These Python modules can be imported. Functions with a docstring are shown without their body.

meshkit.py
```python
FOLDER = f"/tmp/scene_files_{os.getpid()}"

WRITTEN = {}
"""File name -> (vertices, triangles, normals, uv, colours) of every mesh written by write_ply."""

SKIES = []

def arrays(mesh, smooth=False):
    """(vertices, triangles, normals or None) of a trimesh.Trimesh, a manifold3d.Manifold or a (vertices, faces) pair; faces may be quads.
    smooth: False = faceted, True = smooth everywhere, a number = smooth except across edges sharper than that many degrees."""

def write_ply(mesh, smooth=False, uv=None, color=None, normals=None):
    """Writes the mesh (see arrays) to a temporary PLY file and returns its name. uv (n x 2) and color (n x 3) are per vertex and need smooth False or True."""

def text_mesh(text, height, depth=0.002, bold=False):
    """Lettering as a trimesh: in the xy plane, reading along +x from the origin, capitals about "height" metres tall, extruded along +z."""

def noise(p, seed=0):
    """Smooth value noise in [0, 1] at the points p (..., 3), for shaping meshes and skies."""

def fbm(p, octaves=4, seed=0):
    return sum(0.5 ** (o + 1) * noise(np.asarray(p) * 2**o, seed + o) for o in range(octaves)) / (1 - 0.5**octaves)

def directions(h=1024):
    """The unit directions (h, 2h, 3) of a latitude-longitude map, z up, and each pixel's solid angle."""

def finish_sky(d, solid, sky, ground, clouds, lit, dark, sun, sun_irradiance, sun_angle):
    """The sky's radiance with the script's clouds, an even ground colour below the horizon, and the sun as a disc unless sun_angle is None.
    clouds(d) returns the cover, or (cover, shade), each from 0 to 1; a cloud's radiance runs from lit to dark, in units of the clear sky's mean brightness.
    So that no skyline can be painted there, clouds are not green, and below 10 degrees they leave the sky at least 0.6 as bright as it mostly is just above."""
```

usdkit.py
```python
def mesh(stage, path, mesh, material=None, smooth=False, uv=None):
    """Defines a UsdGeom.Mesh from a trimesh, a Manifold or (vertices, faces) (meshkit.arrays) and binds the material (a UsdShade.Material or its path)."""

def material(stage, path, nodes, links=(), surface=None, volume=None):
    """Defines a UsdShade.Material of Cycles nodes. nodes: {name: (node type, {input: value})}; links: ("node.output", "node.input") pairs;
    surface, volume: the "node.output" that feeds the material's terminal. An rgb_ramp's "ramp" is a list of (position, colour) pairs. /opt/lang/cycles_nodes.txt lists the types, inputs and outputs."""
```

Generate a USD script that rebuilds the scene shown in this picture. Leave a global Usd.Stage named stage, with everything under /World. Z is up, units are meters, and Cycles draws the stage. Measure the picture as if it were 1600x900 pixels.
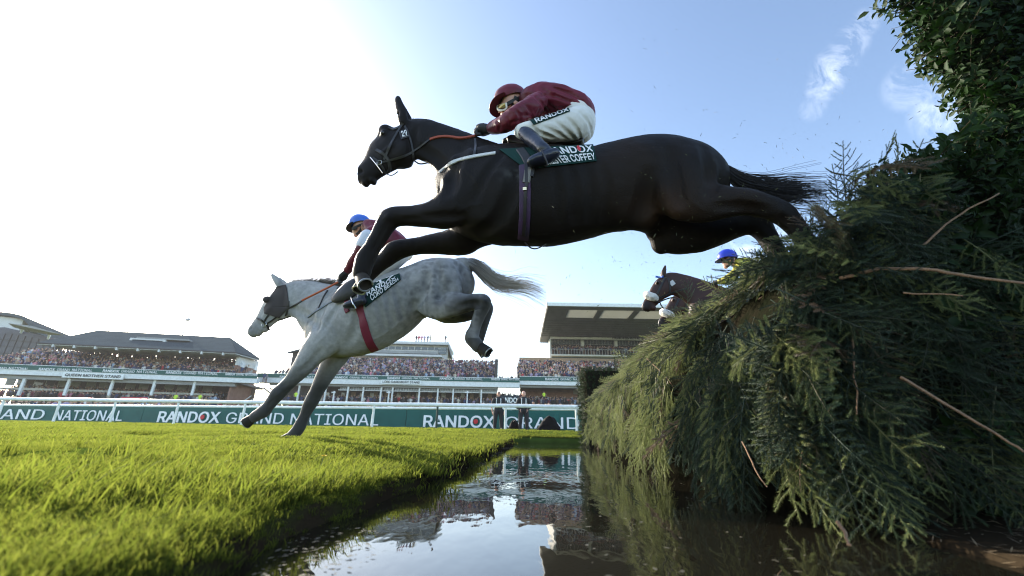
import math, random
import numpy as np, trimesh, usdkit, meshkit
from pxr import Usd, UsdGeom, UsdLux, UsdShade, Gf, Sdf, Vt
from scipy import ndimage

stage = Usd.Stage.CreateInMemory()
UsdGeom.Xform.Define(stage, '/World'); UsdGeom.Scope.Define(stage, '/World/Looks')
RNG = np.random.default_rng(7)

# ------------------------------------------------------------------ camera
F, CX, CY = 640.0, 800.0, 450.0                 # lens in pixels of the 1600 x 900 photograph
PITCH, ROLL = math.radians(19.6), math.radians(0.95)
EYE = np.array([0.0, 0.0, 0.30])                # a remote camera just over the water of the ditch
FWD = np.array([0, math.cos(PITCH), math.sin(PITCH)])
_r0, _u0 = np.array([1.0, 0, 0]), np.array([0, -math.sin(PITCH), math.cos(PITCH)])
RIGHT, UP = math.cos(ROLL) * _r0 + math.sin(ROLL) * _u0, -math.sin(ROLL) * _r0 + math.cos(ROLL) * _u0
cam = UsdGeom.Camera.Define(stage, '/World/camera')
cam.CreateHorizontalApertureAttr(36.0); cam.CreateFocalLengthAttr(36.0 * F / 1600)
cam.CreateFStopAttr(2.0); cam.CreateFocusDistanceAttr(3.6); cam.CreateClippingRangeAttr(Gf.Vec2f(0.05, 3000))
cam.CreateExposureAttr(1.4)
M4 = np.eye(4); M4[0, :3], M4[1, :3], M4[2, :3], M4[3, :3] = RIGHT, UP, -FWD, EYE
cam.AddTransformOp().Set(Gf.Matrix4d(M4.tolist()))

def ray(px, py):
    d = np.stack(np.broadcast_arrays((np.asarray(px, float) - CX) / F, (CY - np.asarray(py, float)) / F), -1)
    return d[..., :1] * RIGHT + d[..., 1:] * UP + FWD       # axis depth 1
def project(p):
    q = np.asarray(p, float) - EYE; z = q @ FWD
    return np.stack([CX + F * (q @ RIGHT) / z, CY - F * (q @ UP) / z, z], -1)
def at_y(px, py, y):
    d = ray(px, py); return EYE + d * (np.asarray(y, float) / d[..., 1])[..., None]
def at_z(px, py, z):
    d = ray(px, py); return EYE + d * ((z - EYE[2]) / d[..., 2])[..., None]

# ------------------------------------------------------------------ sky and sun
SUN_AZ, SUN_EL = math.radians(-50), math.radians(25.0)
SUN = np.array([math.sin(SUN_AZ) * math.cos(SUN_EL), math.cos(SUN_AZ) * math.cos(SUN_EL), math.sin(SUN_EL)])
_n = {'sky': ('sky_texture', {'sky_type': 'single_scattering', 'sun_disc': False, 'sun_elevation': SUN_EL, 'sun_rotation': SUN_AZ, 'aerosol_density': 1.15, 'air_density': 1.0, 'ozone_density': 1.0}),
      'tc': ('texture_coordinate', {}), 'map': ('mapping', {'mapping_type': 'point', 'scale': (4.2, 6.0, 2.6), 'rotation': (0.2, 0.75, 0.1)}), 'n': ('noise_texture', {'scale': 4.0, 'detail': 9.0, 'roughness': 0.66, 'distortion': 0.9}),
      'nr': ('map_range', {'from_min': 0.44, 'from_max': 0.80, 'clamp': True}), 'cl': ('color', {'value': (6.4, 6.6, 7.0)}), 'm': ('mix_color', {'use_clamp': False}), 'bg': ('background_shader', {'strength': 0.135}), 'z0': ('value', {'value': 0.0}), 'cov': ('math', {'math_type': 'multiply'}), 'cov2': ('math', {'math_type': 'multiply', 'value2': 0.5})}
_l, _last = [('tc.generated', 'map.vector'), ('map.vector', 'n.vector'), ('n.fac', 'nr.value'), ('sky.color', 'm.a'), ('cl.color', 'm.b'), ('m.result', 'bg.color')], 'z0.value'
for _k, (_px, _py, _in, _out, _w) in enumerate(((1348, 38, .2, 1.6, .55), (1325, 70, .3, 2.0, .8), (1302, 105, .4, 2.3, .95), (1288, 135, .3, 1.9, .8), (1270, 170, .1, 1.5, .5), (1430, 130, .5, 2.8, .7), (1405, 140, .1, 1.7, .35), (1490, 172, .8, 3.4, 1.0), (1515, 185, .3, 2.2, .7), (1175, 385, 1.0, 4.6, 1.0), (1215, 375, .7, 3.8, .9), (1465, 62, .2, 1.6, .3))):    # a few torn wisps
    _d = ray(_px, _py); _d = _d / np.linalg.norm(_d)
    _n |= {f'd{_k}': ('vector_math', {'math_type': 'dot_product', 'vector2': _d}), f's{_k}': ('map_range', {'range_type': 'smoothstep', 'from_min': math.cos(math.radians(_out)), 'from_max': math.cos(math.radians(_in)), 'to_min': 0.0, 'to_max': _w, 'clamp': True}), f'x{_k}': ('math', {'math_type': 'maximum'})}
    _l += [('tc.generated', f'd{_k}.vector1'), (f'd{_k}.value', f's{_k}.value'), (f's{_k}.result', f'x{_k}.value1'), (_last, f'x{_k}.value2')]; _last = f'x{_k}.value'
_l += [(_last, 'cov.value1'), ('nr.result', 'cov.value2'), ('cov.value', 'cov2.value1'), ('cov2.value', 'm.fac')]
usdkit.material(stage, '/World/Looks/sky_look', _n, _l, surface='bg.background')
dome = UsdLux.DomeLight.Define(stage, '/World/sky')
UsdShade.MaterialBindingAPI.Apply(dome.GetPrim()).Bind(UsdShade.Material.Get(stage, '/World/Looks/sky_look'))
dome.GetPrim().SetCustomDataByKey('kind', 'structure')
sun = UsdLux.DistantLight.Define(stage, '/World/sun')
sun.CreateNormalizeAttr(True); sun.CreateIntensityAttr(1.25); sun.CreateAngleAttr(0.53); sun.CreateColorAttr(Gf.Vec3f(1.0, 0.91, 0.76))
_z = SUN; _x = np.cross([0, 0, 1.0], _z); _x /= np.linalg.norm(_x); _y = np.cross(_z, _x)
S4 = np.eye(4); S4[0, :3], S4[1, :3], S4[2, :3] = _x, _y, _z
sun.AddTransformOp().Set(Gf.Matrix4d(S4.tolist()))

# ------------------------------------------------------------------ helpers: materials, prims, meshes
def mat(name, color=(0.5, 0.5, 0.5), rough=0.6, metallic=0.0, vary=None, scale=6.0, bump=0.0, bump_scale=40.0, spec=0.5, vcol=False, translucent=0.0, rand=None, sheen=0.0, coat=0.0, detail=4.0):
    """vary: second colour mixed in by noise; rand: second colour mixed in by the instance; vcol: colour from the mesh's own 'col' primvar."""
    n, l = {'p': ('principled_bsdf', {'roughness': rough, 'metallic': metallic, 'specular_ior_level': spec, 'sheen_weight': sheen, 'coat_weight': coat})}, []
    n['c'] = ('attribute', {'attribute': 'col'}) if vcol else ('color', {'value': color})
    out = 'c.color'
    if rand is not None:
        n['oi'] = ('object_info', {}); n['rm'] = ('mix_color', {'b': rand}); l += [('oi.random', 'rm.fac'), (out, 'rm.a')]; out = 'rm.result'
    if vary is not None or bump:
        n['g'] = ('texture_coordinate', {})
    if vary is not None:
        n['nz'] = ('noise_texture', {'scale': scale, 'detail': detail, 'roughness': 0.6}); n['mr'] = ('map_range', {'from_min': 0.35, 'from_max': 0.65, 'clamp': True}); n['vm'] = ('mix_color', {'b': vary})
        l += [('g.object', 'nz.vector'), ('nz.fac', 'mr.value'), ('mr.result', 'vm.fac'), (out, 'vm.a')]; out = 'vm.result'
    l.append((out, 'p.base_color'))
    if bump:
        n['bn'] = ('noise_texture', {'scale': bump_scale, 'detail': 3.0}); n['bp'] = ('bump', {'strength': min(bump, 1.0), 'distance': 0.012})
        l += [('g.object', 'bn.vector'), ('bn.fac', 'bp.height'), ('bp.normal', 'p.normal')]
    surf = 'p.BSDF'
    if translucent:
        n['t'] = ('translucent_bsdf', {}); n['mx'] = ('mix_closure', {'fac': translucent}); n['br'] = ('mix_color', {'blend_type': 'multiply', 'fac': 1.0, 'b': (1.0, 1.0, 0.55)})
        l += [(out, 'br.a'), ('br.result', 't.color'), ('p.BSDF', 'mx.closure1'), ('t.BSDF', 'mx.closure2')]; surf = 'mx.closure'
    return usdkit.material(stage, '/World/Looks/' + name, n, l, surface=surf)

_used = {}
def numbered(parent, name):
    k = (parent, name); i = _used.get(k, -1) + 1; _used[k] = i
    return f'{parent}/{name}' if i == 0 else f'{parent}/{name}_{i:03d}'
def _p(parent): return '/World' if parent is None else str(parent.GetPath())
def tag(o, label=None, cat=None, group=None, kind=None):
    for k, v in (('label', label), ('category', cat), ('group', group), ('kind', kind)):
        if v: o.SetCustomDataByKey(k, v)
    return o
def thing(name, label, cat, loc=(0, 0, 0), rz=0.0, group=None, kind=None):
    x = UsdGeom.Xform.Define(stage, numbered('/World', name)); x.AddTranslateOp().Set(Gf.Vec3d(*map(float, loc)))
    if rz: x.AddRotateZOp().Set(float(rz))
    return tag(x.GetPrim(), label, cat, group, kind)
def prim(name, mesh, material, parent=None, smooth=30, col=None, label=None, cat=None, group=None, kind=None, local=True):
    """One Mesh prim. A child's points are given in world coordinates and moved into its thing's frame."""
    path = numbered(_p(parent), name)
    if isinstance(mesh, list): mesh = trimesh.util.concatenate(mesh)
    if parent is not None and local:
        T = np.array(UsdGeom.XformCache().GetLocalToWorldTransform(parent)).T
        if not np.allclose(T, np.eye(4)):
            v, f, _ = meshkit.arrays(mesh); Ti = np.linalg.inv(T); mesh = trimesh.Trimesh(v @ Ti[:3, :3].T + Ti[:3, 3], f, process=False)
    m = usdkit.mesh(stage, path, mesh, material, smooth)
    if col is not None:
        UsdGeom.PrimvarsAPI(m).CreatePrimvar('col', Sdf.ValueTypeNames.Color3fArray, 'vertex').Set(Vt.Vec3fArray.FromNumpy(np.asarray(col, np.float32)))
    return tag(m.GetPrim(), label, cat, group, kind)
def copy_of(src, name, parent, loc, rz=0.0, scale=1.0, label=None, cat=None, group=None):
    x = UsdGeom.Xform.Define(stage, numbered(_p(parent), name)); x.AddTranslateOp().Set(Gf.Vec3d(*map(float, loc)))
    x.AddRotateZOp().Set(float(rz))
    if scale != 1.0: x.AddScaleOp().Set(Gf.Vec3f(*([float(scale)] * 3)))
    x.GetPrim().GetReferences().AddInternalReference(src.GetPath()); x.GetPrim().SetInstanceable(True)
    return tag(x.GetPrim(), label, cat, group)
def quat(R):
    """Quaternions (n,4: w x y z) of rotation matrices (n,3,3)."""
    w = np.sqrt(np.maximum(0, 1 + R[:, 0, 0] + R[:, 1, 1] + R[:, 2, 2])) / 2; x = np.sqrt(np.maximum(0, 1 + R[:, 0, 0] - R[:, 1, 1] - R[:, 2, 2])) / 2
    y = np.sqrt(np.maximum(0, 1 - R[:, 0, 0] + R[:, 1, 1] - R[:, 2, 2])) / 2; z = np.sqrt(np.maximum(0, 1 - R[:, 0, 0] - R[:, 1, 1] + R[:, 2, 2])) / 2
    return np.stack([w, np.copysign(x, R[:, 2, 1] - R[:, 1, 2]), np.copysign(y, R[:, 0, 2] - R[:, 2, 0]), np.copysign(z, R[:, 1, 0] - R[:, 0, 1])], 1)
def scatter(name, protos, pos, R, scale, index, parent=None, **tags):
    pi = UsdGeom.PointInstancer.Define(stage, numbered(_p(parent), name))
    holder = []
    for k, (mesh, material, col) in enumerate(protos):
        pr = usdkit.mesh(stage, str(pi.GetPath()) + f'/source_{k}', mesh, material, True)
        if col is not None: UsdGeom.PrimvarsAPI(pr).CreatePrimvar('col', Sdf.ValueTypeNames.Color3fArray, 'vertex').Set(Vt.Vec3fArray.FromNumpy(np.asarray(col, np.float32)))
        holder.append(pr.GetPath())
    pi.CreatePrototypesRel().SetTargets(holder)
    q = quat(R); s = np.broadcast_to(np.asarray(scale, float).reshape(len(pos), -1), (len(pos), 3))
    pi.CreatePositionsAttr(Vt.Vec3fArray.FromNumpy(np.asarray(pos, np.float32))); pi.CreateScalesAttr(Vt.Vec3fArray.FromNumpy(np.ascontiguousarray(s, np.float32)))
    pi.CreateOrientationsAttr(Vt.QuathArray([Gf.Quath(float(a), float(b), float(c), float(d)) for a, b, c, d in q]))
    pi.CreateProtoIndicesAttr(Vt.IntArray.FromNumpy(np.asarray(index, np.int32)))
    return tag(pi.GetPrim(), kind='stuff', **tags)
def frames(axis, roll=None):
    """Rotation matrices (n,3,3) whose columns are x, y, z with z along axis."""
    z = axis / np.linalg.norm(axis, axis=1, keepdims=True); h = np.where(np.abs(z[:, 2:]) > 0.95, [[1.0, 0, 0]], [[0, 0, 1.0]])
    x = np.cross(h, z); x /= np.linalg.norm(x, axis=1, keepdims=True); y = np.cross(z, x)
    if roll is not None:
        c, s = np.cos(roll)[:, None], np.sin(roll)[:, None]; x, y = c * x + s * y, -s * x + c * y
    return np.stack([x, y, z], 2)
def box(lo, hi): return trimesh.creation.box(bounds=[np.minimum(lo, hi), np.maximum(lo, hi)])
def tube(pts, r, n=8, cap=True):
    pts = np.asarray(pts, float); r = np.broadcast_to(np.asarray(r, float), len(pts)); t = np.gradient(pts, axis=0); t /= np.maximum(np.linalg.norm(t, axis=1, keepdims=True), 1e-9)
    ref = np.array([0, 0, 1.0]) if abs(t[0, 2]) < 0.9 else np.array([1.0, 0, 0]); X = []
    x = np.cross(ref, t[0]); x /= np.linalg.norm(x)
    for k in range(len(pts)):
        x = x - t[k] * (x @ t[k]); x /= np.linalg.norm(x); X.append(x)
    X = np.array(X); Y = np.cross(t, X); a = np.arange(n) * 2 * math.pi / n
    v = pts[:, None] + r[:, None, None] * (np.cos(a)[None, :, None] * X[:, None] + np.sin(a)[None, :, None] * Y[:, None])
    v = v.reshape(-1, 3); i, j = np.meshgrid(np.arange(len(pts) - 1), np.arange(n), indexing='ij'); j2 = (j + 1) % n
    f = np.concatenate([np.stack([i * n + j, i * n + j2, (i + 1) * n + j2], -1).reshape(-1, 3), np.stack([i * n + j, (i + 1) * n + j2, (i + 1) * n + j], -1).reshape(-1, 3)])
    if cap:
        e = (len(pts) - 1) * n; v = np.vstack([v, pts[:1], pts[-1:]]); k = np.arange(n); k2 = (k + 1) % n; c = len(v)
        f = np.vstack([f, np.stack([np.full(n, c - 2), k2, k], 1), np.stack([np.full(n, c - 1), e + k, e + k2], 1)])
    return trimesh.Trimesh(v, f, process=False)
def text(s, width, height, depth=0.01, bold=False, shear=0.0):
    """Lettering in the xy plane from the origin, fitted to width and cap height."""
    m = meshkit.text_mesh(s, height, depth, bold); b = m.bounds
    m.apply_translation([-b[0, 0], 0, 0]); v = m.vertices.copy(); v[:, 0] *= width / (b[1, 0] - b[0, 0]); v[:, 0] += shear * v[:, 1]
    return trimesh.Trimesh(v, m.faces, process=False)
def place(mesh, origin, x, y, z=None):
    x, y = np.asarray(x, float), np.asarray(y, float); z = np.cross(x, y) if z is None else z
    v = np.asarray(mesh.vertices); return trimesh.Trimesh(origin + v[:, :1] * x + v[:, 1:2] * y + v[:, 2:3] * z, mesh.faces, process=False)
# ------------------------------------------------------------------ ground and water
def left_edge(y): return -0.66 + 0.055 * np.clip(y, 0, 14) + 0.03 * np.sin(y * 3.1) + 0.02 * np.sin(y * 7.3 + 1)       # waterline on the landing side
def right_edge(y): return 0.86 + 0.109 * np.asarray(y, float)                                                             # foot of the fence
WATER_END = 15.6
def ground_z(x, y):
    x, y = np.asarray(x, float), np.asarray(y, float); r = np.hypot(x, y)
    field = 0.15 + 0.0152 * np.clip(y, -20, 26) + 0.0035 * np.clip(y - 26, 0, 200) + 0.05 * (meshkit.noise(np.stack([x * 0.9, y * 0.9, x * 0], -1), 3) - 0.5) + 0.03 * (meshkit.noise(np.stack([x * 2.6, y * 2.6, x * 0], -1), 4) - 0.5)
    dl, dr, de = left_edge(y) - x, x - (right_edge(y) + 0.25), y - WATER_END
    d = np.maximum(np.maximum(dl, dr), de)                      # signed distance outside the ditch, roughly
    field = np.where((dr > dl) & (dr > de), 0.03 + 0.05 * np.clip(dr, 0, 1) + (field - 0.08) * np.clip((dr - 1.2) / 1.5, 0, 1), field)
    k = np.clip((d + 0.05) / 0.10, 0, 1); g = np.clip(d / 1.5, 0, 1)
    bed = -0.25 - 0.1 * np.clip(-d, 0, 1)
    bank = field * (0.40 + 0.60 * np.sin(g * np.pi / 2) ** 0.9)
    z = bed + (bank - bed) * k * k * (3 - 2 * k)
    return z
def grid_mesh(xs, ys, zf):
    X, Y = np.meshgrid(xs, ys, indexing='ij'); v = np.stack([X, Y, zf(X, Y)], -1).reshape(-1, 3); n, m = len(xs), len(ys)
    i, j = np.meshgrid(np.arange(n - 1), np.arange(m - 1), indexing='ij'); a = (i * m + j).ravel()
    return trimesh.Trimesh(v, np.concatenate([np.stack([a, a + m, a + m + 1], 1), np.stack([a, a + m + 1, a + 1], 1)]), process=False)
def spaced(a, fine, b, n): return np.concatenate([-np.geomspace(-a, -fine[0] if fine[0] < 0 else 0.1, n)[:-1], np.arange(fine[0], fine[1], fine[2]), np.geomspace(fine[1], b, n)])
M_turf = mat('turf_soil', vcol=True, rough=1.0, bump=0.5, bump_scale=60, spec=0.0)
xs = np.concatenate([-np.geomspace(700, 8, 36)[:-1], np.arange(-8, 5, 0.07), np.geomspace(5, 700, 36)])
ys = np.concatenate([-np.geomspace(200, 1.5, 14)[:-1], np.arange(-1.5, 18, 0.08), np.geomspace(18, 900, 50)])
gm = grid_mesh(xs, ys, ground_z); gv = gm.vertices; gn = meshkit.fbm(gv * [2.5, 2.5, 0], 3, 8)[:, None]; soil = np.clip(np.maximum.reduce([(gv[:, 0] - right_edge(gv[:, 1]) + 1.2) * 4 * (gv[:, 1] < WATER_END - .5), (.045 - gv[:, 2]) * 30, (gv[:, 0] - left_edge(gv[:, 1]) + .16) * 9 * (gv[:, 1] < WATER_END - .3)]), 0, 1)[:, None] * (np.abs(gv[:, :1]) < 8)
gcol = (1 - soil) * (np.array([.050, .078, .014]) * (.6 + .8 * gn)) + soil * (np.array([.022, .016, .010]) * (.5 + gn))
prim('ground', gm, M_turf, smooth=True, kind='structure', col=gcol)

M_water = usdkit.material(stage, '/World/Looks/ditch_water', {
    'p': ('principled_bsdf', {'base_color': (0.006, 0.005, 0.003), 'roughness': 0.015, 'ior': 1.34, 'specular_ior_level': 0.75}),
    'g': ('texture_coordinate', {}), 'mp': ('mapping', {'mapping_type': 'point', 'scale': (3.0, 1.2, 1)}),
    'n': ('noise_texture', {'scale': 2.2, 'detail': 3.0}), 'b': ('bump', {'strength': 0.20, 'distance': 0.012}),
    'n2': ('noise_texture', {'scale': 7.0, 'detail': 5.0, 'roughness': 0.65}), 'r': ('rgb_ramp', {'ramp': [(0, (0.012,) * 3), (0.56, (0.012,) * 3), (0.63, (0.06,) * 3), (1, (0.12,) * 3)]})},
    [('g.object', 'mp.vector'), ('mp.vector', 'n.vector'), ('n.fac', 'b.height'), ('b.normal', 'p.normal'), ('g.object', 'n2.vector'), ('n2.fac', 'r.fac'), ('r.color', 'p.roughness')], surface='p.BSDF')
prim('water', grid_mesh(np.array([-1.6, 0, 3.4]), np.array([-1.2, 5, 16.3]), lambda X, Y: X * 0), M_water, kind='structure')

# ------------------------------------------------------------------ upright planes of the far setting: pixels of the photograph -> metres along and above a facade
class Facade:
    def __init__(self, pa, ya, pb, yb, h=677):
        A, B = at_y(pa, h, ya), at_y(pb, h, yb); A[2] = B[2] = 0
        self.o, d = A, B - A; self.x = d / np.linalg.norm(d); self.n = np.array([-self.x[1], self.x[0], 0])      # n points away from the camera
    def sz(self, px, py, off=0.0):
        d = ray(px, py); t = ((self.o + self.n * off - EYE) @ self.n) / (d @ self.n); p = EYE + d * t
        return np.array([(p - self.o) @ self.x, p[2]])
    def at(self, s, z, off=0.0): return self.o + self.x * s + self.n * off + np.array([0, 0, z])
    def box(self, s0, s1, z0, z1, o0, o1):
        m = trimesh.creation.box(bounds=[[min(s0, s1), min(o0, o1), min(z0, z1)], [max(s0, s1), max(o0, o1), max(z0, z1)]])
        return place(m, self.o, self.x, self.n, np.array([0, 0, 1.0]))
    def rect(self, px0, py0, px1, py1, o0, o1):
        """A block whose front face at offset o0 fills the pixel rectangle."""
        c = [self.sz(px0, (py0 + py1) / 2, o0)[0], self.sz(px1, (py0 + py1) / 2, o0)[0], self.sz((px0 + px1) / 2, py1, o0)[1], self.sz((px0 + px1) / 2, py0, o0)[1]]
        return self.box(*c, o0, o1)
    def quad(self, pts, thick=0.15):
        """A slab through world points (a convex polygon), thickened along its normal."""
        p = np.asarray(pts, float); n = np.cross(p[1] - p[0], p[2] - p[0]); n /= np.linalg.norm(n); k = len(p)
        v = np.vstack([p + n * thick / 2, p - n * thick / 2]); f = [[0, i, i + 1] for i in range(1, k - 1)] + [[k, k + i + 1, k + i] for i in range(1, k - 1)]
        for i in range(k): j = (i + 1) % k; f += [[i, k + i, k + j], [i, k + j, j]]
        return trimesh.Trimesh(v, f, process=False)
    def text(self, s, px0, px1, py_top, py_base, off, bold=False, depth=0.03, shear=0.0):
        a, b = self.sz(px0, py_base, off), self.sz(px1, py_base, off); h = self.sz((px0 + px1) / 2, py_top, off)[1] - self.sz((px0 + px1) / 2, py_base, off)[1]
        return place(text(s, b[0] - a[0], h, depth, bold, shear), self.at(a[0], self.sz((px0 + px1) / 2, py_base, off)[1], off), self.x, np.array([0, 0, 1.0]), -self.n)

M_green = mat('board_green', (0.009, 0.095, 0.080), 0.5, spec=.3, vary=(0.007, 0.078, 0.066), scale=1.5)
M_white = mat('white_paint', (0.74, 0.75, 0.74), 0.45, vary=(0.62, 0.63, 0.62), scale=3.0)
M_letter = mat('letter_white', (0.8, 0.8, 0.8), 0.5)
M_reddot = mat('letter_red', (0.55, 0.02, 0.03), 0.5)
M_rail = mat('rail_white', (0.80, 0.81, 0.79), 0.32, vary=(0.66, 0.67, 0.62), scale=4.0)
M_black = mat('black_cloth', (0.005, 0.005, 0.006), 0.8, bump=0.3, bump_scale=30, spec=0.1)
M_dgreen = mat('dark_green_paint', (0.008, 0.03, 0.022), 0.5)

# advertising boards along the far rail
BO = Facade(20, 27.4, 900, 22.4)
def letters_on(fac, word, px0, px1, top, base, parent, off, bold, dot=None, name='lettering'):
    prim(name, fac.text(word, px0, px1, top, base, off, bold), M_letter, parent, smooth=False)
    if dot:
        a = fac.sz(dot[0], dot[1], off - 0.02); c = trimesh.creation.cylinder(fac.sz(dot[0] + dot[2], dot[1], off)[0] - a[0], 0.03, sections=20)
        prim('red_dot', place(c, fac.at(a[0], a[1], off - 0.022), fac.x, [0, 0, 1.0], fac.n), M_reddot, parent)
seams = [-190, 222, 635, 960]
def board_y(px): return 632.0 + 0.0135 * (px - 20), 659.5 + 0.0188 * (px - 20)     # upper and lower edge in the photograph
words = [[('GRAND', -42, 67, 0), ('NATIONAL', 83, 190, 0)], [('RANDOX', 245, 342, 1), ('GRAND', 352, 442, 0), ('NATIONAL', 453, 591, 0)], [('RANDOX', 661, 773, 1), ('GRAND', 789, 906, 0)]]
wheres = ['left end board of the green row, reading GRAND NATIONAL, below the left stand', 'middle board of the green row, its whole RANDOX GRAND NATIONAL readable behind the grey horse', 'right end board of the green row, behind the two black-clad stewards']
for k in range(3):
    t = thing('advertising_board', wheres[k], 'advertising board', BO.at(*BO.sz((seams[k] + seams[k + 1]) / 2, 668)))
    s0, s1 = BO.sz(seams[k], 650)[0] + 0.012, BO.sz(seams[k + 1], 650)[0] - 0.012; zb, zt = 0.36, 1.46
    z0 = [BO.sz(p, board_y(p)[1])[1] for p in (20, 560, 900)]; z1 = [BO.sz(p, board_y(p)[0])[1] for p in (20, 560, 900)]
    if k == 0: ZB, ZT = float(np.mean(z0)) - 0.05, float(np.mean(z1))
    n = 4
    for q in range(n):
        prim('panel', BO.box(s0 + (s1 - s0) * q / n + 0.004, s0 + (s1 - s0) * (q + 1) / n - 0.004, ZB, ZT, 0, 0.05), M_green, t)
    for q in range(n + 1):
        prim('support', BO.box(s0 + (s1 - s0 - 0.06) * q / n, s0 + (s1 - s0 - 0.06) * q / n + 0.06, ZB - 0.1, ZT - 0.05, 0.055, 0.12), M_dgreen, t)
    for w, a, b, bold in words[k]:
        mid = (a + b) / 2; tp, bs = board_y(mid); h = bs - tp
        letters_on(BO, w, a, b, tp + 0.27 * h, bs - 0.17 * h, t, -0.012, bool(bold), dot=(a + (b - a) * 0.735, tp + 0.55 * h, 3.6) if bold else None)

# running rails
def rail(name, label, fac, px0, px1, pys, r, posts, dark=(), drop=0.15, foot=None):
    t = thing(name, label, 'running rail', fac.at(fac.sz(px0, pys(px0))[0], 0.45))
    pp = np.linspace(px0, px1, 60); pts = np.array([fac.at(*fac.sz(p, pys(p))) for p in pp]); pts[:, 2] += 0.006 * np.sin(np.arange(60) * 0.9)
    prim('rail_tube', tube(pts, r, 12), M_rail, t, smooth=40)
    for p in posts:
        d = p in dark; s, z = fac.sz(p, pys(p)); g = ground_z(*fac.at(s, 0)[:2]) - 0.05
        q = np.array([fac.at(s, g, 0.02), fac.at(s, (g + z) / 2, 0.02), fac.at(s, z - r * 0.9, 0.0)])
        prim('post', tube(q, 0.055 if not d else 0.05, 10), M_dgreen if d else M_rail, t, smooth=40)
RA = Facade(0, 21.5, 900, 18.6)
rail('running_rail', 'thick white plastic rail nearest the grass, running across in front of the green boards', RA, -160, 960, lambda p: 623.0 + 0.0140 * p, 0.082, [-85, 7, 95, 182, 280, 384, 486, 585, 684, 790, 900], dark=(486, 684))
RB = Facade(0, 31.0, 900, 25.5)
rail('far_running_rail', 'thinner white rail showing just over the top edge of the green boards', RB, -140, 960, lambda p: 633.0 + 0.0072 * p, 0.075, [-60, 60, 165, 270, 370, 455, 540, 620, 700, 780, 860, 940])
# ------------------------------------------------------------------ grandstands (far side of the course)
M_roofgrey = mat('slate_roof', (0.075, 0.095, 0.105), 1.0, spec=0.0, vary=(0.06, 0.078, 0.088), scale=0.5, bump=0.4, bump_scale=3)
M_wallw = mat('pale_render', (0.62, 0.62, 0.60), 0.7, vary=(0.55, 0.55, 0.53), scale=0.6)
M_brick = mat('brown_brick', (0.20, 0.10, 0.07), 0.85, vary=(0.26, 0.14, 0.10), scale=1.2)
M_tan = mat('tan_panel', (0.34, 0.24, 0.15), 0.8, vary=(0.28, 0.20, 0.13), scale=0.8)
M_conc = mat('grey_concrete', (0.30, 0.30, 0.29), 0.85, vary=(0.24, 0.24, 0.235), scale=0.4)
M_dark = mat('dark_interior', (0.035, 0.035, 0.038), 0.8, vary=(0.055, 0.05, 0.05), scale=0.5)
M_soffit = mat('grey_soffit', (0.125, 0.12, 0.125), 0.7, vary=(0.105, 0.10, 0.105), scale=0.3)
M_glass = mat('window_glass', (0.05, 0.065, 0.07), 0.08, spec=0.9)
M_pane = mat('bright_window_pane', (0.55, 0.58, 0.60), 0.15, spec=0.6)
M_steel = mat('grey_steel', (0.36, 0.37, 0.38), 0.4, metallic=0.3)
M_text = mat('sign_black', (0.02, 0.03, 0.03), 0.6)
M_signw = mat('sign_white', (0.78, 0.79, 0.77), 0.5)
M_red = mat('red_banner', (0.45, 0.03, 0.05), 0.6)
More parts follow.
